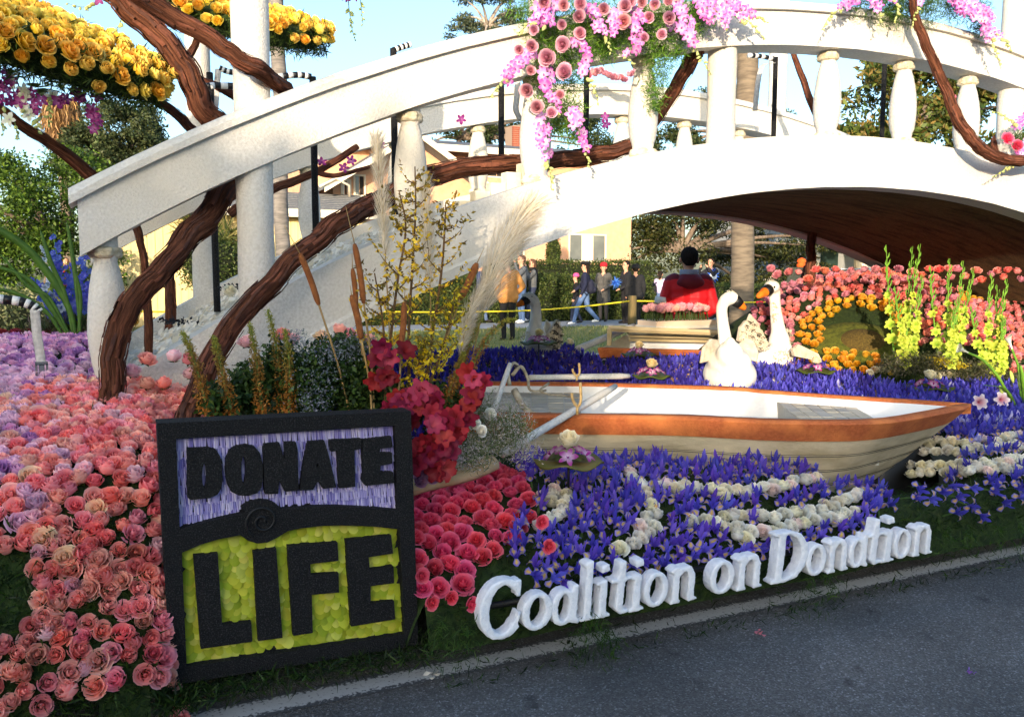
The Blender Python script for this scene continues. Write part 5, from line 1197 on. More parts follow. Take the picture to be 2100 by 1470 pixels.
# seats
def seat(pts, z, thick, root, o_, name='seat'):
    P = [at(x, y, z=z) for x, y in pts]; mb = MB(); mb.add([p - o_ for p in P] + [p - o_ - Vector((0, 0, thick)) for p in P], [(0,1,2,3),(7,6,5,4),(0,4,5,1),(1,5,6,2),(2,6,7,3),(3,7,4,0)]); o = mb.build(name, WHITE, root, smooth=False)
    a, b, c, d = P; nu_, nv_ = 6, 5
    for j in range(nv_):
        for i in range(nu_):
            u0, u1, v0, v1 = i/nu_, (i+1)/nu_, j/nv_, (j+1)/nv_; f = lambda s, t: a.lerp(b, s).lerp(d.lerp(c, s), t)
            mb = MB(); e = .02; cs = [f(u0+e*.3, v0+e*.3), f(u1-e*.3, v0+e*.3), f(u1-e*.3, v1-e*.3), f(u0+e*.3, v1-e*.3)]; up = Vector((0, 0, .003 + rnd.uniform(0, .003)))
            mb.add([p - o_ + Vector((0, 0, .0005)) for p in cs] + [p - o_ + up for p in cs], [(4,5,6,7),(0,1,5,4),(1,2,6,5),(2,3,7,6),(3,0,4,7)]); mb.build('veneer', rnd.choice(LEAFS), o, smooth=False)
LEAFS = [mat('veneer_plain', rgb(206, 196, 174), rgb(184, 174, 152), nscale=9, rough=.8), mat('veneer_warm', rgb(218, 208, 186), rgb(196, 184, 160), nscale=9, rough=.8), mat('veneer_grey', rgb(198, 192, 178), rgb(178, 172, 160), nscale=9, rough=.8)]
seat([(1583, 817), (1733, 823), (1806, 867), (1648, 868)], .765, .25, boat, BO2)
seat([(985, 800), (1188, 799), (1192, 850), (990, 853)], .76, .12, boat, BO2)
def oar(name, label, a, b, r0, r1, blade=0):
    root = empty(name, a, label, 'oar'); mb = MB(); k = 10
    mb.tube([(b - a) * i / k for i in range(k + 1)] , [r0 + (r1 - r0) * i / k for i in range(k)] + [r1 * .8], 12, rough=.02); mb.build('shaft', WHITE, root); return root
oar('oar', 'white oar leaning over the near gunwale from the pink flowers', at(1030, 930, v=3.75), at(1262, 792, v=4.35), .022, .021)
oar('oar', 'white oar lying level beyond the far gunwale', at(1085, 774, v=5.25), at(1290, 771, v=5.25), .019, .022)
oar('driftwood_pole', 'short white pole sticking up at the stern of the boat', at(1010, 850, v=4.6), at(1046, 745, v=4.75), .018, .015)
GOLD = mat('gold_twig', rgb(176, 140, 84), rgb(206, 176, 120), nscale=40, rough=.5, bump=.6, bscale=120)
for (x, y, v, lab) in ((1184, 822, 4.0, 'gold twig oarlock on the near gunwale'), (1183, 765, 5.2, 'gold twig oarlock on the far gunwale')):
    c = at(x, y, v=v); root = empty('oarlock', c, lab, 'oarlock'); h = .1 if v < 5 else .07
    mb = MB(); mb.tube(spline([(-.035, 0, h * .45), (-.03, 0, h*.1), (0, 0, -h * .3), (.02, 0, 0), (.018, 0, h)], 5), .008, 7, rough=.2); mb.build('hook', GOLD, root); mb = MB(); mb.tube([(0, 0, -h * .3), (0, 0, -h * .75)], .008, 7); mb.build('pin', GOLD, root)
# driftwood in the stern
DRIFT = mat('driftwood', rgb(196, 182, 154), rgb(150, 136, 112), rough=.9, nscale=20, bump=.7, bscale=50)
for lab, pts, w in (('pale driftwood limb arching at the stern of the boat', [(1050, 770, 4.9), (1068, 752, 4.9), (1082, 775, 4.9), (1088, 800, 4.8), (1120, 800, 4.8)], .013), ('pale driftwood limb lying on the stern seat', [(1055, 800, 4.5), (1075, 835, 4.4), (1100, 850, 4.35), (1130, 848, 4.3)], .022), ('thin curled driftwood across the stern seat', [(1125, 786, 4.9), (1108, 800, 4.8), (1125, 808, 4.7), (1160, 812, 4.6), (1185, 816, 4.5)], .009), ('pale forked driftwood at the stern', [(1045, 790, 4.75), (1042, 765, 4.75), (1052, 745, 4.8), (1062, 748, 4.85)], .014)):
    P = [at(x, y, v=v) for x, y, v in pts]; mb = MB(); D = spline(P, 5); mb.tube([p - P[0] for p in D], [w * (1 - .5 * i / len(D)) for i in range(len(D))], 8, rough=.15, seed=w); o = mb.build('driftwood', DRIFT); o.location = P[0]; tag(o, lab, 'driftwood')
# second boat at the back with a tray of cut roses
nr2 = resample(spline([at(x, y, v=6.95) for x, y in ((1228, 716), (1300, 718), (1400, 720), (1480, 722), (1540, 722))], 5), NB)
fr2 = resample(spline([at(x, y, v=7.7) for x, y in ((1300, 678), (1360, 671), (1430, 668), (1500, 668), (1545, 670))], 5), NB)
boat2, B2 = rowboat('rowing_boat', 'second orange-rimmed boat at the back with a pale frame across it', nr2, fr2, .72, .1, rim_h=.1, strakes=2)
FRAME = mat('pale_wood', rgb(224, 204, 160), rgb(206, 184, 136), rough=.7, nscale=8, stretch=(.5, 3, 3))
for name, a, b in (('crossbar', (1248, 674, 7.0), (1470, 682, 7.0)), ('upright', (1250, 674, 7.0), (1250, 708, 7.0)), ('crossbar', (1290, 686, 7.3), (1462, 690, 7.3)), ('thwart', (1290, 694, 7.45), (1455, 698, 7.45))):
    mb = MB(); mb.tube([at(*a[:2], v=a[2]) - B2, at(*b[:2], v=b[2]) - B2], .028, 4); mb.build(name, FRAME, boat2, smooth=False)
oar('oar', 'pale oar sloping down from the second boat into the irises', at(1185, 716, v=7.0), at(1300, 668, v=7.4), .035, .03)
tz = at(1392, 666, v=7.3); tray = empty('rose_tray', tz, 'white tray holding upright vials of pale pink cut roses', 'tray'); mb = MB()
tw = (at(1457, 666, v=7.3) - at(1330, 666, v=7.3)).length / 2
mb.box((-tw, -.16, -.03), (tw, .22, .0)); mb.build('base', WHITE, tray, smooth=False); mb = MB(); mb.box((-tw * .96, -.14, 0), (tw * .96, .2, .05)); mb.build('block', mat('foam_block', rgb(214, 192, 168), rough=.9), tray, smooth=False)
def vial_rose(c1, c2, s):
    r = rose_arr(c1, c2, .35, N=11, ns=4, R=.056, seed=s); r = (r[0] + np.array([0, 0, .12]), r[1], r[2]); v, f = strip([(0, 0, 0), (0, 0, .06), (0, 0, .11)], [.009, .008, .006], (1, 0, 0), .4); v2, f2 = strip([(0, 0, 0), (0, 0, .06), (0, 0, .11)], [.009, .008, .006], (0, 1, 0), .4)
    return join([r, (np.array(v), np.array(f), np.array([rgb(70, 90, 40)] * 9)), (np.array(v2), np.array(f2), np.array([rgb(90, 104, 60)] * 9))])
vr = [vial_rose(rgb(236, 150, 150), rgb(244, 186, 186), 301), vial_rose(rgb(230, 140, 150), rgb(240, 170, 180), 302), vial_rose(rgb(240, 160, 140), rgb(246, 190, 170), 303)]
pl = []
for j in range(4):
    for i in range(12): pl.append((tz + Vector((-tw * .9 + tw * 1.8 * (i + .5 * (j % 2)) / 12, -.1 + j * .085, .04)), Vector((rnd.gauss(0, .12), rnd.gauss(0, .12) - .05, 1)), rnd.uniform(.85, 1.1), None))
scatter('cut_rose', 'pale pink cut rose upright in the tray before the red jacket', 'rose', 'cut roses in the tray', vr, pl)
# woven prow
WEAVE = mat('woven_panel', rgb(206, 180, 132), rgb(176, 146, 98), rough=.85, nscale=40, bump=.6, bscale=80); pw = at(1670, 608, v=8.2)
prow = empty('woven_prow', pw, 'woven tan prow with dark ribs behind the pink rose hill', 'boat prow')
pp = [(1632, 612), (1650, 548), (1672, 566), (1712, 602), (1712, 640), (1640, 640)]; mb = MB(); mb.prism([(at(x, y, v=8.2).x, at(x, y, v=8.2).z) for x, y in pp], .25, lambda a, b, d: Vector((a, 8.2 + d, b)) - pw); mb.build('panel', WEAVE, prow, smooth=False)
for a, b in (((1632, 614), (1651, 546)), ((1651, 546), (1674, 566)), ((1674, 566), (1714, 603)), ((1645, 575), (1690, 585)), ((1640, 590), (1700, 612)), ((1668, 562), (1660, 612))):
    mb = MB(); mb.tube([at(*a, v=8.17) - pw, at(*b, v=8.17) - pw], .018, 6); mb.build('rib', BARK, prow)

# ================================================================== swans
SWAN = mat('swan_white', rgb(236, 232, 222), rgb(220, 214, 200), rough=.85, nscale=8, bump=.5, bscale=60, spec=.15)
BEAK = mat('beak_orange', rgb(226, 122, 24), rgb(200, 96, 18), nscale=25, rough=.7, bump=.4, bscale=70)
GREYF = mat('feather_board', rgb(206, 196, 176), rgb(184, 172, 150), nscale=20, rough=.9, bump=.6, bscale=60)
def swan(label, base, body, neck, head, beak, hd, wings, feather, seed, dark=True):
    """all points are surveyed 3d points; the bird's body, neck and head are one skin"""
    root = empty('swan_figure', base, label, 'swan sculpture'); o_ = Vector(base); mb = MB()
    for c, r, M in body: mb.ball(Vector(c) - o_, r, 18, M=M)
    D = spline([p - o_ for p, r in neck], 6); rr = []
    for (p, r), (q, s) in zip(neck, neck[1:]): rr += [r + (s - r) * i / 6 for i in range(6)]
    rr.append(neck[-1][1])
    for d, r in zip(D, rr): mb.ball(d, r, 12)
    mb.ball(head[0] - o_, head[1], 14)
    link('body', fused('body', mb, .013, [SWAN], 12), root)
    d = (beak[1] - beak[0]).normalized(); M = d.to_track_quat('Z', 'Y').to_matrix().to_4x4(); L = (beak[1] - beak[0]).length
    mb = MB(); mb.lathe([(hd * .55, -.02), (hd * .52, L * .15), (hd * .4, L * .5), (hd * .3, L * .85), (hd * .12, L)], 12, Matrix.Translation(beak[0] - o_) @ M); bk = mb.build('beak', BEAK, root)
    mb = MB(); mb.lathe([(hd * .66, -.055), (hd * .64, -.02), (hd * .5, .02)], 12, Matrix.Translation(beak[0] - o_) @ M); mb.build('mask', BLACK, root)
    sdv = d.cross(Vector((0, 0, 1))).normalized()
    for s in (-1, 1):
        mb = MB(); mb.ball(beak[0] - d * .07 + sdv * s * hd * .55 + Vector((0, 0, hd * .22)) - o_, hd * .17, 8); mb.build('eye', BLACK, root)
    n = 60; arr = leaf_arr(np.array([tuple(head[0] - o_ + Vector((0, 0, hd * .6)))]) + nrg.normal(size=(n, 3)) * hd * [.3, .3, .15], nrg.uniform(.01, .022, n), mix_cols(n, [rgb(238, 234, 220), rgb(222, 214, 190)]), .5); link('crest', to_mesh(arr, 'crest', LEAF), root)['kind'] = 'stuff'
    for poly, th, fe in wings:
        c = sum(poly, Vector()) / len(poly); m_ = len(poly); nrm = (poly[1] - poly[0]).cross(poly[2] - poly[1]).normalized() * th
        mb = MB(); mb.add([p - o_ - nrm / 2 for p in poly] + [p - o_ + nrm / 2 for p in poly], [tuple(range(m_)), tuple(range(2*m_-1, m_-1, -1))] + [(i, m_+i, m_+(i+1) % m_, (i+1) % m_) for i in range(m_)]); w_ = mb.build('wing', GREYF, root, smooth=False)
        b = w_.modifiers.new('b', 'BEVEL'); b.width = min(.012, th * .4); b.segments = 2
        if fe:
            cnt = 420; ps = []; cs = []
            while len(ps) < cnt:
                i = rnd.randrange(m_); a, q = poly[i], poly[(i + 1) % m_]; s1, s2 = rnd.random(), rnd.random()
                if s1 + s2 > 1: s1, s2 = 1 - s1, 1 - s2
                p = c + (a - c) * s1 + (q - c) * s2 + (-nrm if nrm.dot(EYEV - c) < 0 else nrm) * .62; ps.append(tuple(p - o_))
                e = max(0, math.sin((p.z * 1.2 + p.x * .6) * 75)); cs.append(mixc(rgb(226, 216, 190), rgb(44, 38, 32), (e > .5) * .95 if dark else 0))
            link('feathers', to_mesh(leaf_arr(np.array(ps), nrg.uniform(.018, .034, cnt), np.array(cs), .45, up=((.2, -.2, -.5), .5)), 'feathers', LEAF), w_)['kind'] = 'stuff'
    for c, r, cnt in feather:
        dd = nrg.normal(size=(cnt, 3)); dd /= np.linalg.norm(dd, axis=1, keepdims=True); ps = np.array(c - o_) + dd * np.array(r)
        link('breast_feathers', to_mesh(leaf_arr(ps, nrg.uniform(.02, .04, cnt), mix_cols(cnt, [rgb(236, 228, 204), rgb(214, 200, 160), rgb(240, 236, 222)]), .45, up=((0, -.3, -.6), .6)), 'breast_feathers', LEAF), root)['kind'] = 'stuff'
    return root
def A(x, y, v): return at(x, y, v=v)
v1 = 5.4; b1 = A(1495, 800, v1 + .15)
swan('white swan figure seen from behind with its head turned right', b1, [(A(1496, 768, v1 + .1), (.195, .25, .17), None), (A(1496, 745, v1 + .05), (.16, .2, .15), None), (A(1497, 728, v1 - .03), (.105, .12, .12), None), (A(1497, 713, v1 - .07), (.05, .06, .09), None), (A(1490, 735, v1 + .28), (.13, .16, .12), None)],
 [(A(1488, 735, v1 + .3), .085), (A(1487, 700, v1 + .32), .062), (A(1482, 660, v1 + .32), .052), (A(1480, 632, v1 + .3), .05), (A(1487, 614, v1 + .28), .05)], (A(1498, 611, v1 + .26), (.075, .065, .06)), (A(1515, 622, v1 + .24), A(1529, 634, v1 + .22)), .075,
 [([A(1436, 745, v1 + .1), A(1441, 712, v1 + .15), A(1456, 694, v1 + .2), A(1472, 697, v1 + .25), A(1478, 722, v1 + .25), A(1450, 742, v1 + .15)], .03, False), ([A(1552, 742, v1 + .1), A(1556, 722, v1 + .12), A(1546, 698, v1 + .2), A(1532, 692, v1 + .25), A(1514, 706, v1 + .25), A(1530, 736, v1 + .15)], .03, False)], [], 1, False)
v2 = 6.2; b2 = A(1590, 762, v2)
swan('white swan figure facing left with its wing raised', b2, [(A(1590, 738, v2 + .05), (.19, .2, .12), None), (A(1597, 722, v2), (.13, .14, .14), None), (A(1598, 700, v2 - .03), (.1, .1, .12), None), (A(1570, 735, v2 + .12), (.17, .2, .13), None)],
 [(A(1600, 705, v2 - .02), .095), (A(1596, 675, v2 - .02), .07), (A(1591, 640, v2), .057), (A(1589, 612, v2), .053), (A(1589, 597, v2), .055)], (A(1583, 588, v2 - .03), (.08, .075, .062)), (A(1570, 598, v2 - .06), A(1553, 609, v2 - .1)), .085,
 [([A(1512, 698, v2 - .05), A(1517, 670, v2 - .02), A(1528, 656, v2), A(1545, 664, v2), A(1562, 682, v2 - .02), A(1575, 708, v2 - .05), A(1560, 722, v2 - .08), A(1535, 712, v2 - .08)], .05, True), ([A(1530, 660, v2 + .2), A(1537, 642, v2 + .2), A(1556, 664, v2 + .2), A(1562, 690, v2 + .2)], .03, False), ([A(1608, 690, v2 + .05), A(1614, 672, v2 + .1), A(1620, 700, v2 + .1), A(1625, 735, v2 + .05), A(1614, 730, v2 + .02)], .04, True)], [(A(1603, 738, v2 - .1), (.09, .1, .1), 240), (A(1589, 640, v2 - .05), (.02, .02, .1), 40)], 2)
v3 = 7.0; b3 = A(1100, 722, v3)
swan('grey shaded swan figure with black mask by the lily pad', b3, [(A(1112, 705, v3 + .05), (.19, .17, .1), None), (A(1098, 690, v3), (.1, .1, .13), None)],
 [(A(1099, 695, v3), .085), (A(1098, 665, v3), .062), (A(1099, 640, v3), .052), (A(1096, 618, v3), .05), (A(1087, 610, v3), .05)], (A(1082, 612, v3), (.07, .06, .055)), (A(1073, 619, v3 - .02), A(1060, 627, v3 - .04)), .07,
 [([A(1118, 712, v3 - .1), A(1122, 685, v3 - .08), A(1140, 654, v3 - .05), A(1149, 672, v3 - .05), A(1150, 700, v3 - .08), A(1138, 716, v3 - .1)], .05, True), ([A(1108, 695, v3 + .1), A(1120, 654, v3 + .1), A(1130, 665, v3 + .1), A(1122, 700, v3 + .1)], .03, False)], [(A(1078, 700, v3 - .02), (.05, .04, .1), 80)], 3)
pb = A(1655, 722, 5.9); mb = MB(); mb.prism([(-.17, .03), (-.1, .075), (.14, -.02), (.17, -.06), (.1, -.08), (-.15, -.03)], .03, lambda a, b, d: Vector((a, d, b))); o = mb.build('paddle_blade', GREYF, smooth=False); o.location = pb; tag(o, 'flat tan paddle blade lying in front of the golden roses', 'paddle')
# bottle shaped red figure
rb = A(1557, 655, 7.6); root = empty('red_bottle', rb, 'small red-capped bottle with dark lettered band between the swans', 'bottle'); mb = MB(); mb.lathe([(.045, 0), (.05, .02), (.05, .1), (.04, .13), (.022, .16), (.02, .175)], 12); mb.build('bottle_body', mat('bottle_red', rgb(206, 36, 36), rough=.35), root)
mb = MB(); mb.lathe([(.0525, .03), (.0525, .085)], 12); mb.build('band', mat('band_navy', rgb(24, 26, 60), rgb(226, 222, 214), nscale=28, contrast=(.5, .55)), root); mb = MB(); mb.lathe([(.03, .17), (.045, .185), (.04, .205), (.015, .215)], 12); mb.build('cap', mat('cap_red', rgb(216, 44, 38), rough=.4), root)

# ------------------------------------------------------------------ lily pads with a white rose on each
PAD = mat('pad_green', rgb(56, 72, 24), rgb(86, 92, 34), rough=.55, nscale=9, bump=.4, bscale=30); PADT = mat('pad_tan', rgb(84, 88, 36), rgb(112, 96, 48), rough=.6, nscale=6)
w_rose = [rose_arr(rgb(236, 224, 180), rgb(240, 234, 214), .7, seed=401), rose_arr(rgb(240, 214, 140), rgb(240, 226, 180), .6, seed=402)]; w_me = [to_mesh(a, 'rose', PETAL) for a in w_rose]
def orchid_arr(c1, c2, R=.03, seed=0):
    q = random.Random(seed); V, Fc, C = [], [], []
    for k in range(5):
        a = k * 1.2566 + .3; d = Vector((math.cos(a), math.sin(a), 0)); wd = .34 if k % 2 else .26; lift = q.uniform(-.05, .3)
        v, f = strip([d * R * .08, d * R * .4 + Vector((0, 0, R * .12)), d * R * .75 + Vector((0, 0, R * (.1 + lift * .5))), d * R * 1.05 + Vector((0, 0, R * lift))], [R*.08, R*wd, R*wd, R*.06], (0, 0, 1), .12)
        o = len(V); V += v; Fc += [tuple(i + o for i in g) for g in f]; C += [c for i in range(4) for c in [mixc(c2, c1, min(1, i / 2.2))] * 3]
    v, f = strip([(0, 0, 0), (R*.1, 0, R*.3), (R*.32, 0, R*.34)], [R*.1, R*.16, R*.08], (0, 0, 1), .5); o = len(V); V += v; Fc += [tuple(i + o for i in g) for g in f]; C += [mixc(c1, (.25, .02, .2), .5)] * 9
    return np.array(V), np.array(Fc), np.array(C)
MAGE = [orchid_arr(rgb(176, 52, 142), rgb(240, 214, 232), R=.04, seed=i) for i in range(2)]; mag_me = [to_mesh(a, 'petal', PETAL) for a in MAGE]
def lily(label, c, r, zr, kind=0, stem=.25, tan=False):
    root = empty('lily_pad', c, label, 'lily pad'); mb = MB(); n = 40; vs = [(0, 0, 0)]
    for j in (1, 2, 3):
        for i in range(n):
            a = 2 * math.pi * i / n; nt = 1 - .5 * max(0, 1 - abs(a - 2.2) / .22); vs.append((r * j / 3 * nt * math.cos(a), r * j / 3 * nt * math.sin(a), .012 * math.sin(a * 5) * (j / 3) ** 2 + .02 * r * j))
    fs = [(0, 1 + i, 1 + (i + 1) % n) for i in range(n)] + [(1 + (j-1)*n + i, 1 + j*n + i, 1 + j*n + (i+1) % n, 1 + (j-1)*n + (i+1) % n) for j in (1, 2) for i in range(n)]
    mb.add(vs, fs); o = mb.build('pad', PADT if tan else PAD, root); o.modifiers.new('t', 'SOLIDIFY').thickness = .008
    for i in range(9):
        a = i * .7; rr = r * rnd.uniform(.3, .5); mb = MB(); v, f = strip([(0, 0, 0), (.03, 0, .012), (.06, 0, .01), (.085, 0, 0)], [.01, .03, .03, .004], (0, 0, 1), .1); mb.add([Matrix.Rotation(a, 4, 'Z') @ Vector(p) + Vector((0, 0, .02)) for p in v], f); mb.build('leaf', PAD, root)
    for i in range(5):
        a = i * 1.2566 + .4; b = link('petal', mag_me[i % 2], root); b.matrix_local = frame((.075 * math.cos(a) * zr, .075 * math.sin(a) * zr, .04), (math.cos(a) * .7, math.sin(a) * .7, .8), 1.0 * zr)
    b = link('rose', w_me[kind], root); b.matrix_local = frame((0, 0, .085 * zr), (-.1, -.5, 1), 1.25 * zr); b['label'] = 'white rose at the centre'
    mb = MB(); mb.tube([(0, 0, 0), (0, 0, -stem)], .006, 6); mb.build('stem', BLACK, root)
lily('large green lily pad in front of the boat with a white rose', A(1166, 948, 3.42), .165, 1.15, 0, .12, True)
lily('dark lily pad with a cream rose beyond the level oar', A(1335, 772, 5.6), .15, 1.1, 1)
lily('dark lily pad before the second boat', A(1310, 728, 6.6), .16, 1.0, 1)
lily('dark lily pad on thin legs beside the grey swan', A(1105, 704, 6.7), .165, 1.0, 1, .3)
lily('dark lily pad below the swan facing left', A(1672, 762, 5.5), .165, 1.05, 0)
lily('dark lily pad in the blue irises beyond the bow', A(1905, 796, 4.75), .19, 1.15, 0)
for x, y, v, lab in ((1168, 702, 6.9, 'single white rose standing right of the grey swan'), (470, 600, 5.3, 'white rose lying on the pale bridge deck')):
    o = link('white_rose', w_me[0]); o.matrix_world = frame(A(x, y, v), (.2, -.5, .8), 1.1 if v > 6 else 1.2); tag(o, lab, 'rose')
# ================================================================== yellow rose canopies
canopy_y = roses(rgb(238, 178, 24), rgb(248, 212, 60), 500, var=((.6, 0), (.85, 1), (.35, 2)), R=.038) + roses(rgb(240, 192, 48), rgb(250, 224, 96), 510, R=.038)
def canopy(label, rose_label, group, c, rx, ry, rz, tilt, n_rose, n_leaf, rs=1.1):
    """a shallow rose-covered umbrella: roses over the dome and its rim, fern below"""
    root = empty('rose_canopy', c, label, 'canopy'); T = Matrix.Rotation(.42, 4, 'X') @ Matrix.Rotation(tilt, 4, 'Y')
    mb = MB(); mb.lathe([(rx * .5, -.06), (rx * .86, -.05), (rx * .95, -.01), (rx * .96, rz * .5), (rx * .9, rz * .85), (rx * .5, rz * .97), (.02, rz)], 30, T @ Matrix.Diagonal((1, ry / rx, 1, 1))); mb.build('dome', MOSS, root)
    th = nrg.uniform(0, 6.283, n_leaf); r = np.sqrt(nrg.random(n_leaf)); sd_ = nrg.random(n_leaf); r = np.where(sd_ < .45, 1.0, r); zz = np.where(sd_ < .45, nrg.uniform(-.06, rz, n_leaf), np.where(sd_ < .9, -.06, rz))
    P = np.stack([rx * .98 * r * np.cos(th), ry * .98 * r * np.sin(th), zz], 1) @ np.array(T.to_3x3()).T + nrg.normal(size=(n_leaf, 3)) * .012
    o = link('fern', to_mesh(leaf_arr(P, nrg.uniform(.03, .08, n_leaf), mix_cols(n_leaf, [rgb(48, 66, 22), rgb(70, 90, 32), rgb(34, 50, 18)]), .12), 'fern', LEAF), root); o['kind'] = 'stuff'
    D = Darts(.062 * rs); pl = []
    for _ in range(n_rose * 20):
        a, q_ = rnd.uniform(0, 6.283), rnd.random() * 1.75; r_ = math.sqrt(min(1, q_)); zt = rz * (1 - .12 * r_ ** 2) if q_ < 1 else rz * (.9 - 1.0 * (q_ - 1) / .75)
        p = T @ Vector((rx * r_ * math.cos(a), ry * r_ * math.sin(a), zt)); ax = (T @ Vector((math.cos(a) * r_ * .9, math.sin(a) * r_ * .9, .9 if zt > 0 else .1))).normalized()
        if D.ok(p + Vector(c)): pl.append((p + Vector(c) + ax * .02, ax + Vector((rnd.gauss(0, .25), rnd.gauss(0, .25), 0)), rs * rnd.uniform(.85, 1.15), None))
        if len(pl) >= n_rose: break
    scatter('yellow_rose', lambda p, k: ('golden', 'wide open golden', 'half closed golden', 'lemon', 'wide open lemon', 'half closed lemon')[k] + ' ' + rose_label + (' on its crown' if p.z > c[2] + .08 else ' along its right rim' if p.x > c[0] + .3 else ' along its front rim'), 'rose', group, canopy_y, pl); return root
canopy('shallow canopy of yellow roses with a ferny underside at top left', 'yellow rose of the near canopy', 'yellow roses on the near canopy', at(15, 76, v=5.0), .74, .42, .12, .28, 290, 10000, 1.1)
canopy('smaller yellow rose canopy behind the two tall posts', 'yellow rose of the far canopy', 'yellow roses on the far canopy', at(505, 52, v=6.3), .56, .42, .1, .08, 120, 5000, 1.05)
# ================================================================== hanging orchid sprays
PINKO = [orchid_arr(c1, c2, R=.036, seed=i) for i, (c1, c2) in enumerate(((rgb(214, 112, 206), rgb(246, 226, 240)), (rgb(226, 140, 212), rgb(244, 220, 236)), (rgb(196, 84, 178), rgb(238, 196, 226))))]
PURPO = [orchid_arr(c1, c2, R=.034, seed=10 + i) for i, (c1, c2) in enumerate(((rgb(150, 30, 120), rgb(206, 130, 190)), (rgb(122, 24, 104), rgb(180, 90, 160))))]
WHITO = [orchid_arr(c1, c2, R=.036, seed=20 + i) for i, (c1, c2) in enumerate(((rgb(240, 240, 228), rgb(226, 232, 190)), (rgb(236, 236, 222), rgb(214, 224, 170))))]
ORCH = {'pink': [to_mesh(a, 'blossom', PETAL) for a in PINKO], 'purple': [to_mesh(a, 'blossom', PETAL) for a in PURPO], 'white': [to_mesh(a, 'blossom', PETAL) for a in WHITO]}
mb = MB(); mb.lathe([(.002, 0), (.008, .008), (.0085, .016), (.005, .024), (.001, .03)], 6, col=rgb(206, 212, 140)); BUD = mb.mesh('bud', PETAL)
STEM = mat('green_stem', rgb(112, 132, 62), rgb(90, 108, 50), nscale=30, rough=.7)
def spray(label, pts, v, kind='pink', density=1.0, buds=.35, sc=1.0, group=None, out=.04):
    """pts: bearings down the strand; the last share of it carries buds"""
    P = [at(x, y, v=v - out * min(1, i)) for i, (x, y) in enumerate(pts)]; D = spline(P, 7); o_ = P[0]; root = empty('orchid_spray', o_, label, 'orchid spray', group)
    mb = MB(); mb.tube([d - o_ for d in D], [.0035 * (1 - .6 * i / len(D)) for i in range(len(D))], 5); mb.build('stem', STEM, root)
    L = [0]
    for a, b in zip(D, D[1:]): L.append(L[-1] + (b - a).length)
    s = .0
    while s < L[-1]:
        j = 0
        while j < len(D) - 2 and L[j + 1] < s: j += 1
        p = D[j].lerp(D[j + 1], (s - L[j]) / max(1e-6, L[j + 1] - L[j])); t = s / L[-1]
        off = Vector((rnd.gauss(0, 1), rnd.gauss(0, .6) - .4, rnd.gauss(0, .6)))
        if t < 1 - buds:
            q = p + off.normalized() * .022 * sc; ax = (EYEV - p).normalized() * .8 + off * .55 + Vector((-.25, -.25, .1))
            b = link('blossom', rnd.choice(ORCH[kind]), root); b.matrix_local = frame(q - o_, ax, sc * rnd.uniform(.8, 1.15) * (1 - .25 * t)); s += .026 / density
        else:
            b = link('bud', BUD, root); b.matrix_local = frame(p - o_, off + Vector((0, 0, -.8)), sc * (1.35 - .7 * (t - 1 + buds) / buds) * rnd.uniform(.8, 1.1)); s += .019
    return root
def z3(pts): return [(1000 + x / 4.2, y / 4.2) for x, y in pts]
def zr(pts): return [(1400 + x / 3, y / 3) for x, y in pts]
def zl(pts): return [(x / 4.455, 150 + y / 4.455) for x, y in pts]
GV = 4.28
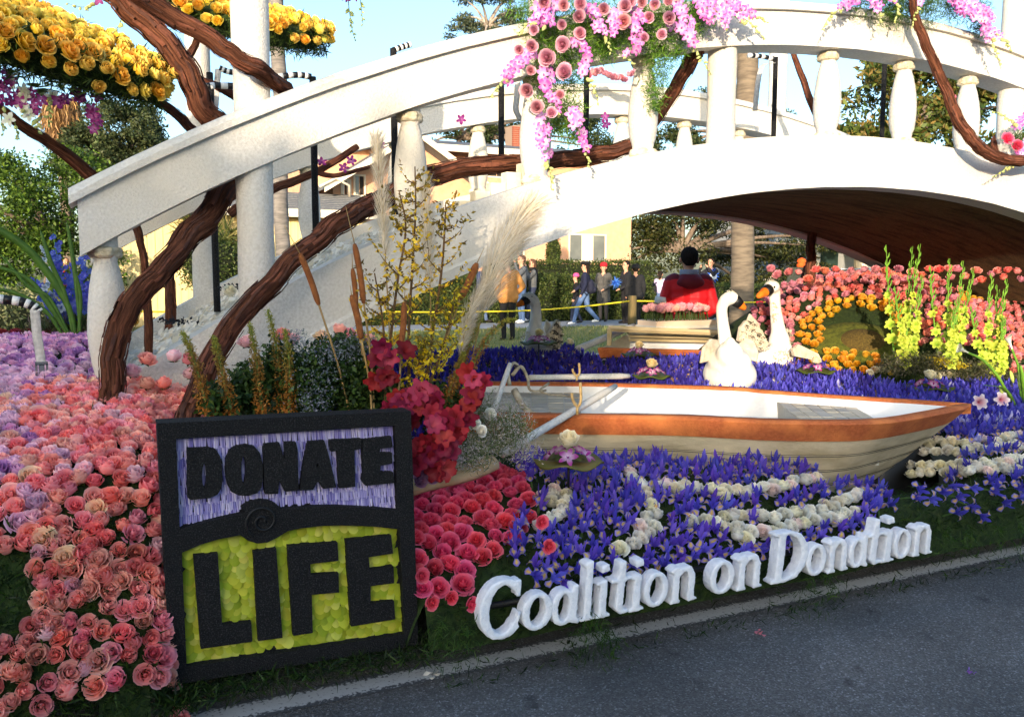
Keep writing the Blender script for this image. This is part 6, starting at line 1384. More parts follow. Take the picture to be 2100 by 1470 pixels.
for lab, pts, kw in (
 ('short pink orchid cluster at the top left of the garland', z3([(560, 20), (500, 70), (470, 130), (430, 190)]), dict(density=1.5, buds=.05)), ('pink orchid spray over the rail end of the garland', z3([(460, 60), (510, 150), (500, 230)]), dict(density=1.5, buds=.05)),
 ('pink orchid spray ending in pale buds below the garland centre', z3([(840, 60), (900, 140), (950, 230), (1000, 290), (1030, 360), (1060, 450)]), dict(density=1.3, buds=.38)), ('pink orchid spray beside the paler pink rose', z3([(1100, 110), (1080, 200), (1090, 310)]), dict(density=1.4, buds=.05)),
 ('pink orchid strand hanging left of the green fern post', z3([(1300, 110), (1300, 220), (1280, 330), (1240, 430), (1200, 500), (1260, 560)]), dict(density=1.4, buds=.2)), ('long pink orchid strand down the middle of the garland', z3([(770, 340), (800, 420), (840, 500), (850, 600), (840, 650), (880, 720), (940, 800), (950, 900)]), dict(density=1.4, buds=.42)),
 ('pink orchid strand trailing to the left off the rail', z3([(370, 460), (310, 510), (250, 570), (190, 640), (130, 690), (80, 760), (10, 850)]), dict(density=1.5, buds=.35)), ('pink orchid strand inside the hanging drop of roses', z3([(500, 600), (510, 680), (520, 760), (550, 850), (590, 940), (600, 1010)]), dict(density=1.5, buds=.15)),
 ('pink orchid strand hanging lowest right of the drop', z3([(730, 960), (760, 1050), (790, 1140), (790, 1220), (830, 1300), (870, 1400), (850, 1440)]), dict(density=1.3, buds=.35)), ('pink orchid strand over the white baluster', z3([(470, 1040), (480, 1120), (480, 1200), (500, 1290), (520, 1380), (540, 1500), (550, 1640)]), dict(density=1.2, buds=.45)),
 ('pink orchid spray reaching toward the tall post', z3([(1640, 40), (1690, 130), (1730, 220), (1740, 300), (1730, 340)]), dict(density=1.5, buds=.05)), ('pink orchid strand trailing buds before the sky gap', z3([(1620, 210), (1690, 280), (1740, 330), (1790, 410), (1850, 520), (1930, 650)]), dict(density=1.2, buds=.6)),
 ('dense pink orchid cluster at the top right of the garland', z3([(1800, 10), (1840, 70), (1880, 130), (1930, 190)]), dict(density=1.8, buds=.05)), ('pink orchid spray falling over the rail right of the garland', z3([(1900, 10), (1960, 90), (2030, 180), (2080, 260)]), dict(density=1.6, buds=.2)),
 ('green budded orchid tips at the left of the garland', z3([(420, 200), (350, 210), (290, 270), (250, 290)]), dict(density=1, buds=.8)), ('pink orchid spray curving over the rail with long bud tips', zr([(280, 10), (350, 60), (420, 100), (470, 110), (520, 140)]), dict(density=1.5, buds=.45)), ('pale budded orchid tip hanging before the rail', zr([(300, 60), (330, 110), (400, 130), (470, 200), (500, 250)]), dict(density=1, buds=.7)),
 ('orchid spray with buds left of the upper right cluster', zr([(1060, -20), (1000, 30), (950, 70), (900, 110), (855, 190)]), dict(density=1.4, buds=.55)), ('pink orchid spray hanging in the upper right cluster', zr([(1160, -20), (1200, 30), (1215, 90), (1210, 160)]), dict(density=1.4, buds=.45)),
 ('budded orchid tip beside the looping branch', zr([(1430, -20), (1440, 40), (1420, 110), (1415, 170)]), dict(density=1.2, buds=.7)), ('small orchid tip near the upper right fern', zr([(1310, -20), (1320, 60), (1310, 150)]), dict(density=1.2, buds=.8)),
 ('full pink orchid spray right of the looping branch', zr([(1640, -10), (1700, 40), (1760, 90), (1830, 130)]), dict(density=1.9, buds=.03)), ('long orchid spray with trailing buds at the upper right', zr([(1800, 60), (1850, 130), (1880, 200), (1920, 300), (1960, 420)]), dict(density=1.6, buds=.5)), ('pink orchid spray above the trailing buds at upper right', zr([(1700, 10), (1790, 40), (1870, 90), (1900, 150)]), dict(density=1.9, buds=.05)),
 ('orchid buds trailing down the right rail', zr([(1880, 190), (1950, 230), (2010, 280), (2020, 330)]), dict(density=1.2, buds=.7)), ('pink orchid spray entering at the right edge by the branch loop', zr([(2130, 720), (2060, 760), (2020, 740), (1950, 700), (1890, 680)]), dict(density=1.2, buds=.6)), ('pink orchid strand with buds below the branch loop at right edge', zr([(2120, 880), (2080, 940), (2050, 990), (2000, 1030), (1910, 1090)]), dict(density=1.4, buds=.55))):
    spray(lab, pts, GV - .02, 'pink', **kw)
for lab, pts, kind, kw in (
 ('white orchid strand hanging under the near yellow canopy', zl([(150, 60), (180, 140), (220, 230), (260, 320), (300, 380), (340, 440), (350, 560)]), 'white', dict(density=1.3, buds=.3)), ('small white orchid strand at the canopy front', zl([(580, -40), (590, 30), (590, 100), (580, 150)]), 'white', dict(density=1.3, buds=.4)),
 ('magenta orchid strand at the left edge below the canopy', zl([(20, 10), (40, 90), (30, 180), (40, 260), (20, 340)]), 'purple', dict(density=1.5, buds=.2)), ('magenta orchid strand behind the white one', zl([(100, 110), (140, 200), (170, 290), (230, 400)]), 'purple', dict(density=1.2, buds=.2)), ('short magenta strand right of the white orchids', zl([(330, 180), (340, 260), (360, 350), (380, 430)]), 'purple', dict(density=1.1, buds=.2)),
 ('long magenta strand before the palm skirt', zl([(690, 200), (760, 230), (810, 290), (830, 370), (860, 460), (880, 540), (900, 640)]), 'purple', dict(density=1.3, buds=.25)), ('thin strand of green buds under the canopy', zl([(470, 170), (470, 260), (450, 360), (440, 500)]), 'white', dict(density=.8, buds=.85)), ('magenta flecked strand at the canopy edge', zl([(880, 220), (920, 260), (940, 320), (970, 380)]), 'purple', dict(density=.9, buds=.7)), ('magenta strand below the canopy middle', zl([(520, 220), (570, 250), (600, 300)]), 'purple', dict(density=1.2, buds=.1)), ('trailing bud strand at the far left edge', zl([(10, 380), (20, 480), (30, 560)]), 'white', dict(density=.8, buds=.95)), ('bud strand beside the slim branch', zl([(130, 430), (150, 520), (180, 610)]), 'white', dict(density=.8, buds=.95))):
    spray(lab, pts, 4.9, kind, out=.0, **kw)
for lab, pts, v in (('dark leafy vine tip hanging from the top edge left of the eucalyptus', [(712, -20), (716, 20), (722, 60), (728, 85)], 5.5), ('second leafy vine tip hanging from the top edge', [(735, -20), (740, 10), (744, 50)], 5.5), ('lilac vine tip beside the big trunk at top left', [(215, -10), (200, 8), (170, 15), (140, 8)], 5.2), ('thin lilac vine hanging right of the yellow canopy', [(255, 20), (245, 50), (232, 70)], 5.2)):
    spray(lab, pts, v, 'purple', density=.7, buds=.75, out=0)
for k, (x, y) in enumerate(((780, 300), (705, 345), (720, 330), (945, 245), (1240, 240), (1243, 255), (1690, 225), (660, 330))):
    P = at(x, y, v=6.2); o = link('magenta_orchid', ORCH['purple'][k % 2]); o.matrix_world = frame(P, (rnd.gauss(0, .5), -1, rnd.gauss(0, .5)), 1.2); tag(o, 'small magenta orchid on the far vine behind the rail', 'orchid', 'magenta orchids on the far vine')

# ------------------------------------------------------------------ fern garland and its mauve roses
garl = empty('fern_garland', at(1200, 60, v=4.4), 'feathery green fern garland draped over the rail', 'garland'); GO = np.array(garl.location)
gb = []
for x, y, w in ((1090, 20, 62), (1130, 60, 60), (1180, 20, 70), (1230, 45, 60), (1290, 20, 70), (1350, 25, 65), (1410, 20, 62), (1115, 110, 55), (1160, 110, 50), (1120, 165, 52), (1170, 165, 40), (1140, 215, 45), (1170, 230, 36), (1150, 255, 30), (1210, 85, 50), (1270, 75, 45), (1330, 70, 52), (1350, 110, 42), (1350, 150, 34), (1340, 185, 28), (1400, 60, 45), (1385, 110, 26), (1240, 100, 34), (1175, 285, 16), (1345, 215, 20), (1440, 30, 40)):
    p = at(x, y, v=4.36); r = w / 1750 * (p - EYEV).dot(_F); gb.append((p.x - GO[0], p.y - GO[1], p.z - GO[2], r, .1, r))
n = 19000; pts = blob_points(n, gb, .25)
o = link('fronds', to_mesh(leaf_arr(pts, nrg.uniform(.022, .06, n), mix_cols(n, FERN), .09, up=((0, -.4, -.15), 1.0)), 'fronds', LEAF), garl); o['kind'] = 'stuff'
n = 500; tips = blob_points(n, gb, .9); arrs = [sprig(tuple(t), (rnd.gauss(0, .04), rnd.gauss(-.03, .03), rnd.gauss(-.05, .04)), 16, .03, FERN, .02) for t in tips[:240]]
o = link('frond_tips', to_mesh(join(arrs), 'frond_tips', LEAF), garl); o['kind'] = 'stuff'
gr2 = empty('fern_garland', at(1880, 10, v=4.4), 'dark fern garland at the top of the right rail', 'garland'); G2o = np.array(gr2.location); gb = []
for x, y, w in ((1760, -5, 45), (1800, 5, 45), (1850, 15, 50), (1900, 15, 50), (1950, 10, 45), (2000, 20, 40), (2010, 60, 26), (1830, 25, 30), (2090, 285, 26)):
    p = at(x, y, v=4.34); r = w / 1750 * (p - EYEV).dot(_F); gb.append((*(np.array(p) - G2o), r, .09, r))
n = 9000; o = link('fronds', to_mesh(leaf_arr(blob_points(n, gb, .2), nrg.uniform(.022, .055, n), mix_cols(n, [rgb(60, 92, 30), rgb(40, 66, 22), rgb(92, 124, 46)]), .09), 'fronds', LEAF), gr2); o['kind'] = 'stuff'
mv = roses(rgb(198, 120, 138), rgb(234, 182, 194), 600, var=((.7, 0), (.85, 1), (.6, 2))) + roses(rgb(220, 130, 140), rgb(240, 180, 182), 610, var=((.8, 0),))
mvlist = [(655, 45, 55), (640, 215, 50), (785, 145, 65), (800, 40, 65), (1000, 80, 60), (1185, 55, 65), (1170, 190, 70), (1390, 150, 55), (1500, 300, 50), (1565, 155, 65), (1350, 330, 50), (1555, 20, 50), (1330, 20, 50), (485, 20, 65), (400, 260, 50), (380, 400, 60), (270, 430, 50), (650, 385, 72), (515, 500, 82), (665, 625, 82), (795, 290, 60), (370, 610, 48), (340, 780, 70), (425, 925, 66), (625, 820, 50), (550, 975, 55), (1230, 10, 60), (1440, 40, 50)]
pl = []
for x, y, r in mvlist:
    p = at(1000 + x / 4.2, y / 4.2, v=4.21); rr = r / 4.2 / 1750 * (p - EYEV).dot(_F); pl.append((p, (EYEV - p).normalized() + Vector((rnd.gauss(0, .2) - .1, 0, rnd.gauss(0, .2) + .1)), rr / .041, 3 if (x, y) == (1170, 190) else rnd.randrange(3)))
scatter('garland_rose', lambda p, k: ('dusky mauve', 'broad dusky mauve', 'cupped mauve', 'paler pink')[k] + ' garland rose ' + ('in the hanging drop below the rail' if p.z < 2.85 else 'at the left of the rail' if p.x < 2.45 else 'near the trunk at right' if p.x > 3.0 else 'over the middle of the rail'), 'rose', 'mauve roses on the garland', mv, pl)
pl = []
for i in range(26):
    x = 1205 + i * 4.6; p = at(x, 158 - 10 * math.sin(i * .35) + rnd.uniform(-8, 5), v=6.6); pl.append((p, (rnd.gauss(0, .3), -.8, .5), rnd.uniform(.75, 1.0), None))
scatter('rail_rose', 'small dusky pink rose lying along the far rail', 'rose', 'roses along the far rail', mv, pl)
for x, y in ((2065, 285), (2085, 300), (1950, 200)):
    scatter('red_pink_rose', 'bright rose by the branch loop at the right edge', 'rose', 'roses at the right branch', hot[:1], [(at(x, y, v=4.25 if x > 2000 else 6.2), (-.3, -.8, .3), 1.2, None)])

# ================================================================== tall stems behind the sign
def px_r(p, w): return w / 1750 * (p - EYEV).dot(_F)
CAT = mat('cattail_brown', rgb(150, 92, 48), rgb(128, 74, 38), nscale=50, rough=.95, bump=.6, bscale=160); STALK = mat('dry_stalk', rgb(176, 146, 92), rgb(150, 120, 74), nscale=20, rough=.85)
for lab, v, tip, h0, h1, base, w in (('leftmost brown cattail leaning left behind the sign', 3.5, (583, 462), (615, 520), (654, 625), (722, 870), 13), ('tallest upright cattail before the white beam', 3.45, (709, 423), (727, 500), (746, 622), (768, 870), 13), ('short cattail head just behind the tall one', 3.55, (722, 520), (723, 551), (730, 640), (755, 870), 11), ('low cattail beside the tall upright one', 3.42, (718, 585), (721, 605), (741, 695), (764, 870), 14), ('reddish cattail among the yellow blossom', 3.4, (831, 590), (829, 620), (822, 710), (806, 870), 13), ('cattail leaning right beside the big pampas plume', 3.6, (993, 508), (978, 540), (943, 614), (850, 860), 15)):
    b = at(*base, v=v); root = empty('cattail', b, lab, 'cattail'); T, H0, H1 = at(*tip, v=v), at(*h0, v=v), at(*h1, v=v); r = px_r(H0, w / 2)
    mb = MB(); mb.tube(spline([b - b, (H1 - b) * .5 + Vector((.01, 0, 0)), H1 - b], 5), .0045, 6); mb.build('stalk', STALK, root); mb = MB(); mb.tube([H0 - b, T - b], [.0025, .001], 5); mb.build('spike', STALK, root)
    mb = MB(); D = spline([H1 - b, (H0 + H1) / 2 - b + Vector((.004, 0, 0)), H0 - b], 6); k = len(D); mb.tube(D, [r * (.55 if i in (0, k - 1) else .9 if i in (1, k - 2) else 1) for i in range(k)], 12, rough=.03); mb.build('head', CAT, root)
# forsythia
TWIG = mat('brown_twig', rgb(112, 84, 50), rgb(88, 66, 42), nscale=30, rough=.9, bump=.4, bscale=80)
def blossom_branch(label, v, pts, n_side, n_fl, side=90):
    n_fl = int(n_fl * (.85 if pts[-1][1] < 500 else 1.05))
    P = [at(x, y, v=v) for x, y in pts]; b = P[0]; root = empty('forsythia_branch', b, label, 'blossom branch'); D = spline(P, 8); k = len(D); mb = MB()
    mb.tube([d - b for d in D], [.008 * (1 - .7 * i / k) for i in range(k)], 6); ends = list(D[k // 3:])
    for s in range(n_side):
        i = int(k * (.3 + .68 * s / n_side)); q = D[min(k - 1, i)]; sg = 1 if s % 2 else -1; L = px_r(q, side) * rnd.uniform(.35, 1.0) * (1.15 - .7 * s / n_side)
        e = q + _R * sg * L * .75 + Vector((0, rnd.uniform(-.05, .05), L * rnd.uniform(.6, 1.1))); seg = spline([q, q.lerp(e, .5) + Vector((0, 0, -.02)), e], 5); mb.tube([d - b for d in seg], [.0045 * (1 - .12 * j) for j in range(len(seg))], 5); ends += seg[1:] * 2
    mb.build('twig', TWIG, root)
    pos = np.array([tuple(rnd.choice(ends) - b) for _ in range(n_fl)]) + nrg.normal(size=(n_fl, 3)) * .007
    hi = (pos[:, 2] - pos[:, 2].min()) / (np.ptp(pos[:, 2]) + 1e-6); cols = mix_cols(n_fl, [rgb(244, 212, 40), rgb(230, 192, 30), rgb(248, 224, 84)], .1); br = nrg.random(n_fl) < np.clip(hi * 1.1 - .25, .1, .75); cols[br] = mix_cols(int(br.sum()), [rgb(132, 124, 44), rgb(112, 92, 40), rgb(160, 140, 60)])
    o = link('blossom', to_mesh(leaf_arr(pos, nrg.uniform(.014, .032, n_fl), cols, .5), 'blossom', PETAL), root); o['kind'] = 'stuff'
blossom_branch('tall yellow forsythia branch reaching highest beside the pale baluster', 3.55, [(842, 870), (838, 700), (845, 560), (852, 440), (851, 342)], 16, 420)
blossom_branch('yellow forsythia branch left of the tallest one', 3.5, [(805, 870), (800, 720), (815, 580), (832, 470), (818, 390)], 12, 420)
blossom_branch('budded branch leaning right of the tallest branch', 3.6, [(862, 870), (885, 700), (905, 560), (912, 470), (914, 415)], 14, 420)
blossom_branch('short bushy forsythia branch at the left', 3.45, [(790, 870), (790, 760), (785, 660), (768, 560)], 10, 320)
blossom_branch('low forsythia branch full of blossom at the right', 3.5, [(850, 870), (880, 790), (905, 720), (925, 650), (935, 590)], 12, 480, 70)
blossom_branch('low dense forsythia spray behind the orchids', 3.45, [(840, 880), (850, 800), (860, 740), (872, 690)], 10, 420, 70)
# pampas plumes
def plume(label, v, pts, w, n, L=.08):
    P = [at(x, y, v=v) for x, y in pts]; b = P[0]; root = empty('pampas_plume', b, label, 'pampas plume'); mb = MB(); D = spline(P, 8); mb.tube([d - b for d in D], [.004 - .003 * i / len(D) for i in range(len(D))], 5); mb.build('stalk', STALK, root); k = len(D); k0 = int(k * .28)
    t = nrg.random(n) ** .9; idx = (k0 + t * (k - 1 - k0)); A_ = np.array([tuple(d - b) for d in D]); i0 = np.clip(idx.astype(int), 0, k - 2); fr_ = (idx - i0)[:, None]; pos = A_[i0] * (1 - fr_) + A_[i0 + 1] * fr_; dr = A_[i0 + 1] - A_[i0]; dr /= np.linalg.norm(dr, axis=1, keepdims=True)
    wd = px_r(P[-1], w) * np.sin(np.clip(.25 + t * 2.7, 0, 3.1)); rv = nrg.normal(size=(n, 3)); rv /= np.linalg.norm(rv, axis=1, keepdims=True); d = dr + rv * .5 + np.array([[.06, 0, -.05]]); d /= np.linalg.norm(d, axis=1, keepdims=True); s = np.cross(d, rv); s /= np.linalg.norm(s, axis=1, keepdims=True) + 1e-9
    p0 = pos + rv * wd[:, None] * .35; ln = L * nrg.uniform(.6, 1.3, n)[:, None]; m_ = p0 + d * ln * .5; e = p0 + d * ln + np.array([[.012, 0, -.02]]) * nrg.random((n, 1)); v_ = np.stack([p0, m_ + s * .0013, e, m_ - s * .0013], 1).reshape(-1, 3)
    c = np.repeat(mix_cols(n, [rgb(234, 222, 196), rgb(214, 196, 160), rgb(244, 236, 220)], .08), 4, 0); o = link('feather', to_mesh((v_, np.arange(n * 4).reshape(-1, 4), c), 'feather', LEAF), root); o['kind'] = 'stuff'
plume('large cream pampas plume arching right beneath the bridge beam', 3.7, [(960, 780), (985, 660), (1010, 570), (1045, 490), (1088, 425)], 70, 2100, .13)
plume('wispy pampas plume left of the bulging baluster', 3.75, [(800, 700), (790, 520), (783, 400), (772, 290)], 26, 1300)
plume('wispy pampas plume in front of the white beam', 3.8, [(885, 750), (882, 580), (876, 480), (872, 385)], 24, 1100)
plume('low pampas plume below the big one', 3.65, [(930, 830), (945, 720), (962, 650), (990, 590)], 26, 1300)
# foxtail lilies
def foxtail(label, v, pts, w, warm=.5):
    P = [at(x, y, v=v) for x, y in pts]; b = P[0]; root = empty('foxtail_lily', b, label, 'foxtail lily'); D = spline(P, 8); k = len(D); mb = MB(); mb.tube([d - b for d in D], [.007 * (1 - .6 * i / k) for i in range(k)], 6); mb.build('stem', STEM, root); n = 900; t = nrg.random(n); A_ = np.array([tuple(d - b) for d in D]); idx = t * (k - 1.001); i0 = idx.astype(int); f_ = (idx - i0)[:, None]; pos = A_[i0] * (1 - f_) + A_[i0 + 1] * f_
    r = px_r(P[0], w / 2) * (1 - .72 * t) ; rv = nrg.normal(size=(n, 3)); rv /= np.linalg.norm(rv, axis=1, keepdims=True); pos = pos + rv * (r * nrg.uniform(.35, 1, n))[:, None]
    lo_, mi_, hi_ = np.array(rgb(196, 124, 50)), np.array(rgb(150, 116, 54)), np.array(rgb(150, 156, 60)); c = np.where((t < warm)[:, None], lo_ + (mi_ - lo_) * (t / warm)[:, None], mi_ + (hi_ - mi_) * ((t - warm) / (1 - warm))[:, None]) * nrg.uniform(.75, 1.25, (n, 1)); o = link('floret', to_mesh(leaf_arr(pos, .02 * (1 - .5 * t), c, .4), 'floret', LEAF), root); o['kind'] = 'stuff'
for lab, pts, v in (('leftmost rusty foxtail lily leaning left above the sign', [(432, 860), (410, 780), (392, 720), (374, 682)], 3.45), ('foxtail lily second from the left above the sign', [(480, 862), (462, 790), (448, 730), (438, 690)], 3.42), ('green-tipped foxtail lily upright above the sign', [(540, 862), (530, 780), (522, 715), (512, 664)], 3.5), ('tallest rusty foxtail lily before the white beam', [(580, 862), (575, 780), (565, 700), (549, 634)], 3.55), ('stout foxtail lily beside the statice', [(592, 855), (594, 790), (592, 730), (584, 675)], 3.48), ('foxtail lily curving right toward the grey swan', [(930, 850), (960, 770), (995, 700), (1030, 662), (1058, 655)], 3.6), ('foxtail lily below the pampas plume', [(925, 840), (945, 760), (970, 690), (990, 640)], 3.65), ('short orange foxtail lily near the stern', [(905, 860), (925, 790), (942, 745), (952, 722)], 3.5)): foxtail(lab, v, pts, 40 if pts[0][0] < 700 else 32)
# greenery, statice and misty filler behind the sign
def mist(name, label, cat, blobs, n, size, tones, aspect, shell=.3, up=None):
    c0 = np.array(at(*blobs[0][:2], v=blobs[0][2])); bl = []
    for x, y, v, w, h in blobs:
        p = at(x, y, v=v); bl.append((p.x, p.y, p.z, px_r(p, w), .13, px_r(p, h)))
    o = link(name, to_mesh(leaf_arr(blob_points(n, bl, shell) - c0, nrg.uniform(.6, 1.4, n) * size, mix_cols(n, tones), aspect, up=up), name, LEAF)); o.location = c0; return tag(o, label, cat, kind='stuff')
mist('shrubby_greenery', 'dark green leafy filler behind the top edge of the sign', 'greenery', [(690, 780, 3.6, 95, 85), (620, 790, 3.55, 55, 80), (740, 800, 3.55, 60, 70), (510, 800, 3.6, 50, 60), (570, 760, 3.65, 40, 60), (800, 830, 3.6, 60, 50), (450, 820, 3.5, 40, 40), (700, 720, 3.7, 60, 40), (900, 830, 3.6, 70, 40)], 15000, .028, [rgb(42, 66, 28), rgb(62, 88, 36), rgb(30, 48, 22), rgb(78, 100, 44)], .5)
mist('statice_haze', 'silvery lilac statice specks over the dark greenery', 'statice', [(650, 760, 3.5, 70, 70), (700, 720, 3.55, 55, 40), (640, 820, 3.45, 50, 45), (600, 700, 3.6, 50, 30), (745, 700, 3.6, 50, 30)], 2600, .011, [rgb(128, 138, 142), rgb(108, 124, 108), rgb(150, 148, 164)], .5)
mist('limonium_mist', 'misty pale pink limonium sprays by the boat stern', 'limonium', [(1020, 890, 3.4, 75, 55), (1050, 860, 3.5, 50, 50), (960, 930, 3.35, 60, 40), (1070, 920, 3.4, 40, 40), (990, 840, 3.5, 40, 45), (920, 935, 3.3, 50, 30)], 6500, .011, [rgb(206, 190, 190), rgb(184, 176, 172), rgb(222, 214, 210), rgb(150, 160, 120)], .35)
mist('limonium_stems', 'thin grey green stems below the limonium mist', 'stems', [(1010, 900, 3.4, 70, 50), (960, 935, 3.35, 60, 35), (1050, 880, 3.45, 45, 45), (980, 850, 3.5, 40, 50)], 2600, .045, [rgb(96, 116, 62), rgb(122, 132, 84), rgb(70, 92, 44)], .06, up=((0, 0, .5), .8))
mist('soft_filler', 'loose green filler around the hill foot by the gladioli', 'greenery', [(1850, 745, 5.05, 70, 26), (1920, 745, 5.0, 80, 26), (2000, 765, 4.95, 70, 30), (2060, 780, 4.9, 50, 30)], 7000, .035, [rgb(72, 76, 46), rgb(92, 92, 60), rgb(52, 62, 34), rgb(108, 100, 84)], .2)
mist('golden_filler', 'small tuft of golden yellow filler below the gladioli', 'solidago', [(1925, 742, 4.95, 26, 14), (1960, 748, 4.95, 16, 10)], 700, .02, [rgb(206, 176, 36), rgb(176, 160, 40)], .35)
# cymbidium orchids
def floret_arr(c1, c2, R, seed):
    q = random.Random(seed); V, Fc, C = [], [], []
    for k in range(6):
        a = k * 1.047 + q.uniform(-.1, .1); d = Vector((math.cos(a), math.sin(a), 0)); v, f = strip([(0, 0, 0), d * R * .25 + Vector((0, 0, R * .5)), d * R * .6 + Vector((0, 0, R * .8)), d * R * (1.0 + q.uniform(-.1, .1)) + Vector((0, 0, R * .75))], [R*.06, R*.24, R*.36, R*.16], (0, 0, 1), .2); o = len(V); V += v; Fc += [tuple(i + o for i in g) for g in f]; C += [c for i in range(4) for c in [mixc(c2, c1, i / 3)] * 3]
    return np.array(V), np.array(Fc), np.array(C)
CYM = [floret_arr(c1, c2, .052, 30 + i) for i, (c1, c2) in enumerate(((rgb(150, 24, 50), rgb(176, 60, 76)), (rgb(118, 16, 42), rgb(150, 44, 66)), (rgb(182, 44, 64), rgb(206, 96, 104))))]; cym_me = [to_mesh(a, 'blossom', PETAL) for a in CYM]
def cymbid(label, pts, v, n, sp=.05):
    P = [at(x, y, v=v) for x, y in pts]; D = spline(P, 6); b = P[0]; root = empty('cymbidium_spray', b, label, 'cymbidium'); mb = MB(); mb.tube([d - b for d in D], .006, 6); mb.build('stem', STEM, root)
    for i in range(n):
        p = D[int((len(D) - 1) * i / max(1, n - 1))] + Vector((rnd.gauss(0, sp), rnd.gauss(0, sp * .5) - .02, rnd.gauss(0, sp))); o = link('blossom', rnd.choice(cym_me), root); o.matrix_local = frame(p - b, (EYEV - p).normalized() + Vector((rnd.gauss(0, .5), 0, rnd.gauss(0, .4))), rnd.uniform(.75, 1.05))
cymbid('crimson cymbidium spray reaching up toward the boat stern', [(880, 930), (920, 890), (955, 850), (975, 800), (968, 770)], 3.3, 18, .022)
cymbid('crimson cymbidium spray behind the top corner of the sign', [(850, 860), (815, 820), (790, 780), (775, 740), (770, 715)], 3.4, 15, .03)
cymbid('dark red cymbidium cluster right of the sign corner', [(860, 940), (880, 915), (900, 885), (920, 930), (885, 950)], 3.22, 18, .028)
cymbid('crimson cymbidium cluster among the forsythia stems', [(800, 860), (830, 830), (860, 815), (895, 825)], 3.35, 14, .028)
pl = [(at(x, y, v=v), flower_axis(at(x, y, v=v), .2), 1.1, k) for x, y, v, k in ((660, 695, 3.9, 12), (695, 680, 3.9, 4), (715, 690, 3.9, 7), (755, 700, 3.9, 5), (765, 720, 3.8, 9), (600, 700, 4.0, 13), (665, 715, 3.85, 3), (505, 705, 4.0, 14), (580, 690, 4.0, 0))]
scatter('pink_rose', 'single pink rose peeking above the dark greenery behind the sign', 'rose', 'roses behind the greenery', coral, pl)
for x, y, v in ((972, 870, 3.3), (1003, 850, 3.4), (985, 885, 3.28)): scatter('spray_rose', 'small cream rose in the misty limonium', 'rose', 'cream roses in the limonium', white[:2], [(at(x, y, v=v), (.1, -.8, .4), .8, None)])
for lab, pts, w in (('pale peeled log along the edge of the deep pink roses', [(835, 1000, 3.42), (900, 982, 3.45), (960, 968, 3.5), (1005, 950, 3.6)], 46), ):
    P = [at(x, y, v=v) for x, y, v in pts]; D = spline(P, 8); mb = MB(); mb.tube([d - P[0] for d in D], [px_r(d, w / 2) for d in D], 14, rough=.08, flat=.8); o = mb.build('peeled_log', mat('peeled_wood', rgb(214, 186, 146), rgb(186, 152, 110), rough=.8, nscale=9, bump=.5, bscale=20)); o.location = P[0]; tag(o, lab, 'log')

# ================================================================== gladioli, calla lilies and others at the right
GLAD = [to_mesh(floret_arr(rgb(206, 214, 84), rgb(150, 180, 50), .05, i), 'floret', PETAL) for i in range(3)]; GLEAF = mat('glad_green', rgb(112, 158, 48), rgb(84, 126, 36), nscale=20, rough=.6)
def gladiolus(label, v, base, top, n, v_top=None):
    b, t = at(*base, v=v), at(*top, v=v_top or v); root = empty('gladiolus', b, label, 'gladiolus'); D = spline([b - b, (t - b) * .5 + Vector((rnd.uniform(-.02, .02), 0, 0)), t - b], 8); k = len(D); mb = MB(); mb.tube(D, [.009 * (1 - .75 * i / k) for i in range(k)], 6); mb.build('stem', GLEAF, root)
    for i in range(n):
        s = .06 + .6 * i / n; p = D[int(s * (k - 1))]; a = -1.57 + (1 if i % 2 else -1) * .75 + rnd.uniform(-.5, .5); o = link('floret', rnd.choice(GLAD), root); o.matrix_local = frame(p, (math.cos(a), math.sin(a) * .9, .45), (1.15 - .5 * i / n) * rnd.uniform(.9, 1.1))
    for i in range(9):
        s = .62 + .38 * i / 9; p = D[min(k - 1, int(s * (k - 1)))]; sg = 1 if i % 2 else -1; mb = MB(); e = p + (_R * sg * .018 + Vector((0, -.01, .075))) * (1.15 - .05 * i); vv, ff = strip([p, p.lerp(e, .5) + _R * sg * .008, e], [.006, .009, .001], (0, 1, 0), .2); mb.add(vv, ff); o = mb.build('bud', GLEAF, root); o.modifiers.new('t', 'SOLIDIFY').thickness = .005
for lab, base, top, v, n in (('lime green gladiolus at the left of the first clump', (1835, 742), (1817, 502), 5.2, 9), ('tallest lime gladiolus in the first clump', (1850, 745), (1888, 500), 5.15, 13), ('lime gladiolus in the middle of the first clump', (1845, 745), (1872, 505), 5.25, 12), ('low lime gladiolus at the front of the first clump', (1852, 748), (1835, 590), 5.05, 12), ('short lime gladiolus right in the first clump', (1868, 745), (1893, 565), 5.1, 11),
 ('lime gladiolus at the left of the second clump', (1925, 745), (1908, 545), 5.1, 8), ('tall lime gladiolus in the second clump', (1940, 745), (1948, 530), 5.1, 11), ('lime gladiolus leaning right in the second clump', (1950, 745), (1976, 535), 5.05, 12), ('lime gladiolus at the right of the second clump', (1955, 748), (1998, 550), 5.0, 11), ('low lime gladiolus at the front of the second clump', (1945, 750), (1962, 620), 4.95, 12),
 ('lime gladiolus at the left of the third clump', (2015, 755), (1992, 630), 5.0, 7), ('tall lime gladiolus in the third clump', (2020, 758), (2035, 560), 5.0, 11), ('lime gladiolus leaning right in the third clump', (2035, 760), (2066, 572), 4.95, 11), ('low broad lime gladiolus at the front of the third clump', (2050, 765), (2058, 650), 4.9, 12), ('slim lime gladiolus in the third clump', (2040, 760), (2045, 585), 5.05, 9)): gladiolus(lab, v, base, top, n)
CALLA = mat('calla_white', rgb(242, 240, 226), rgb(226, 226, 190), nscale=6, rough=.5)
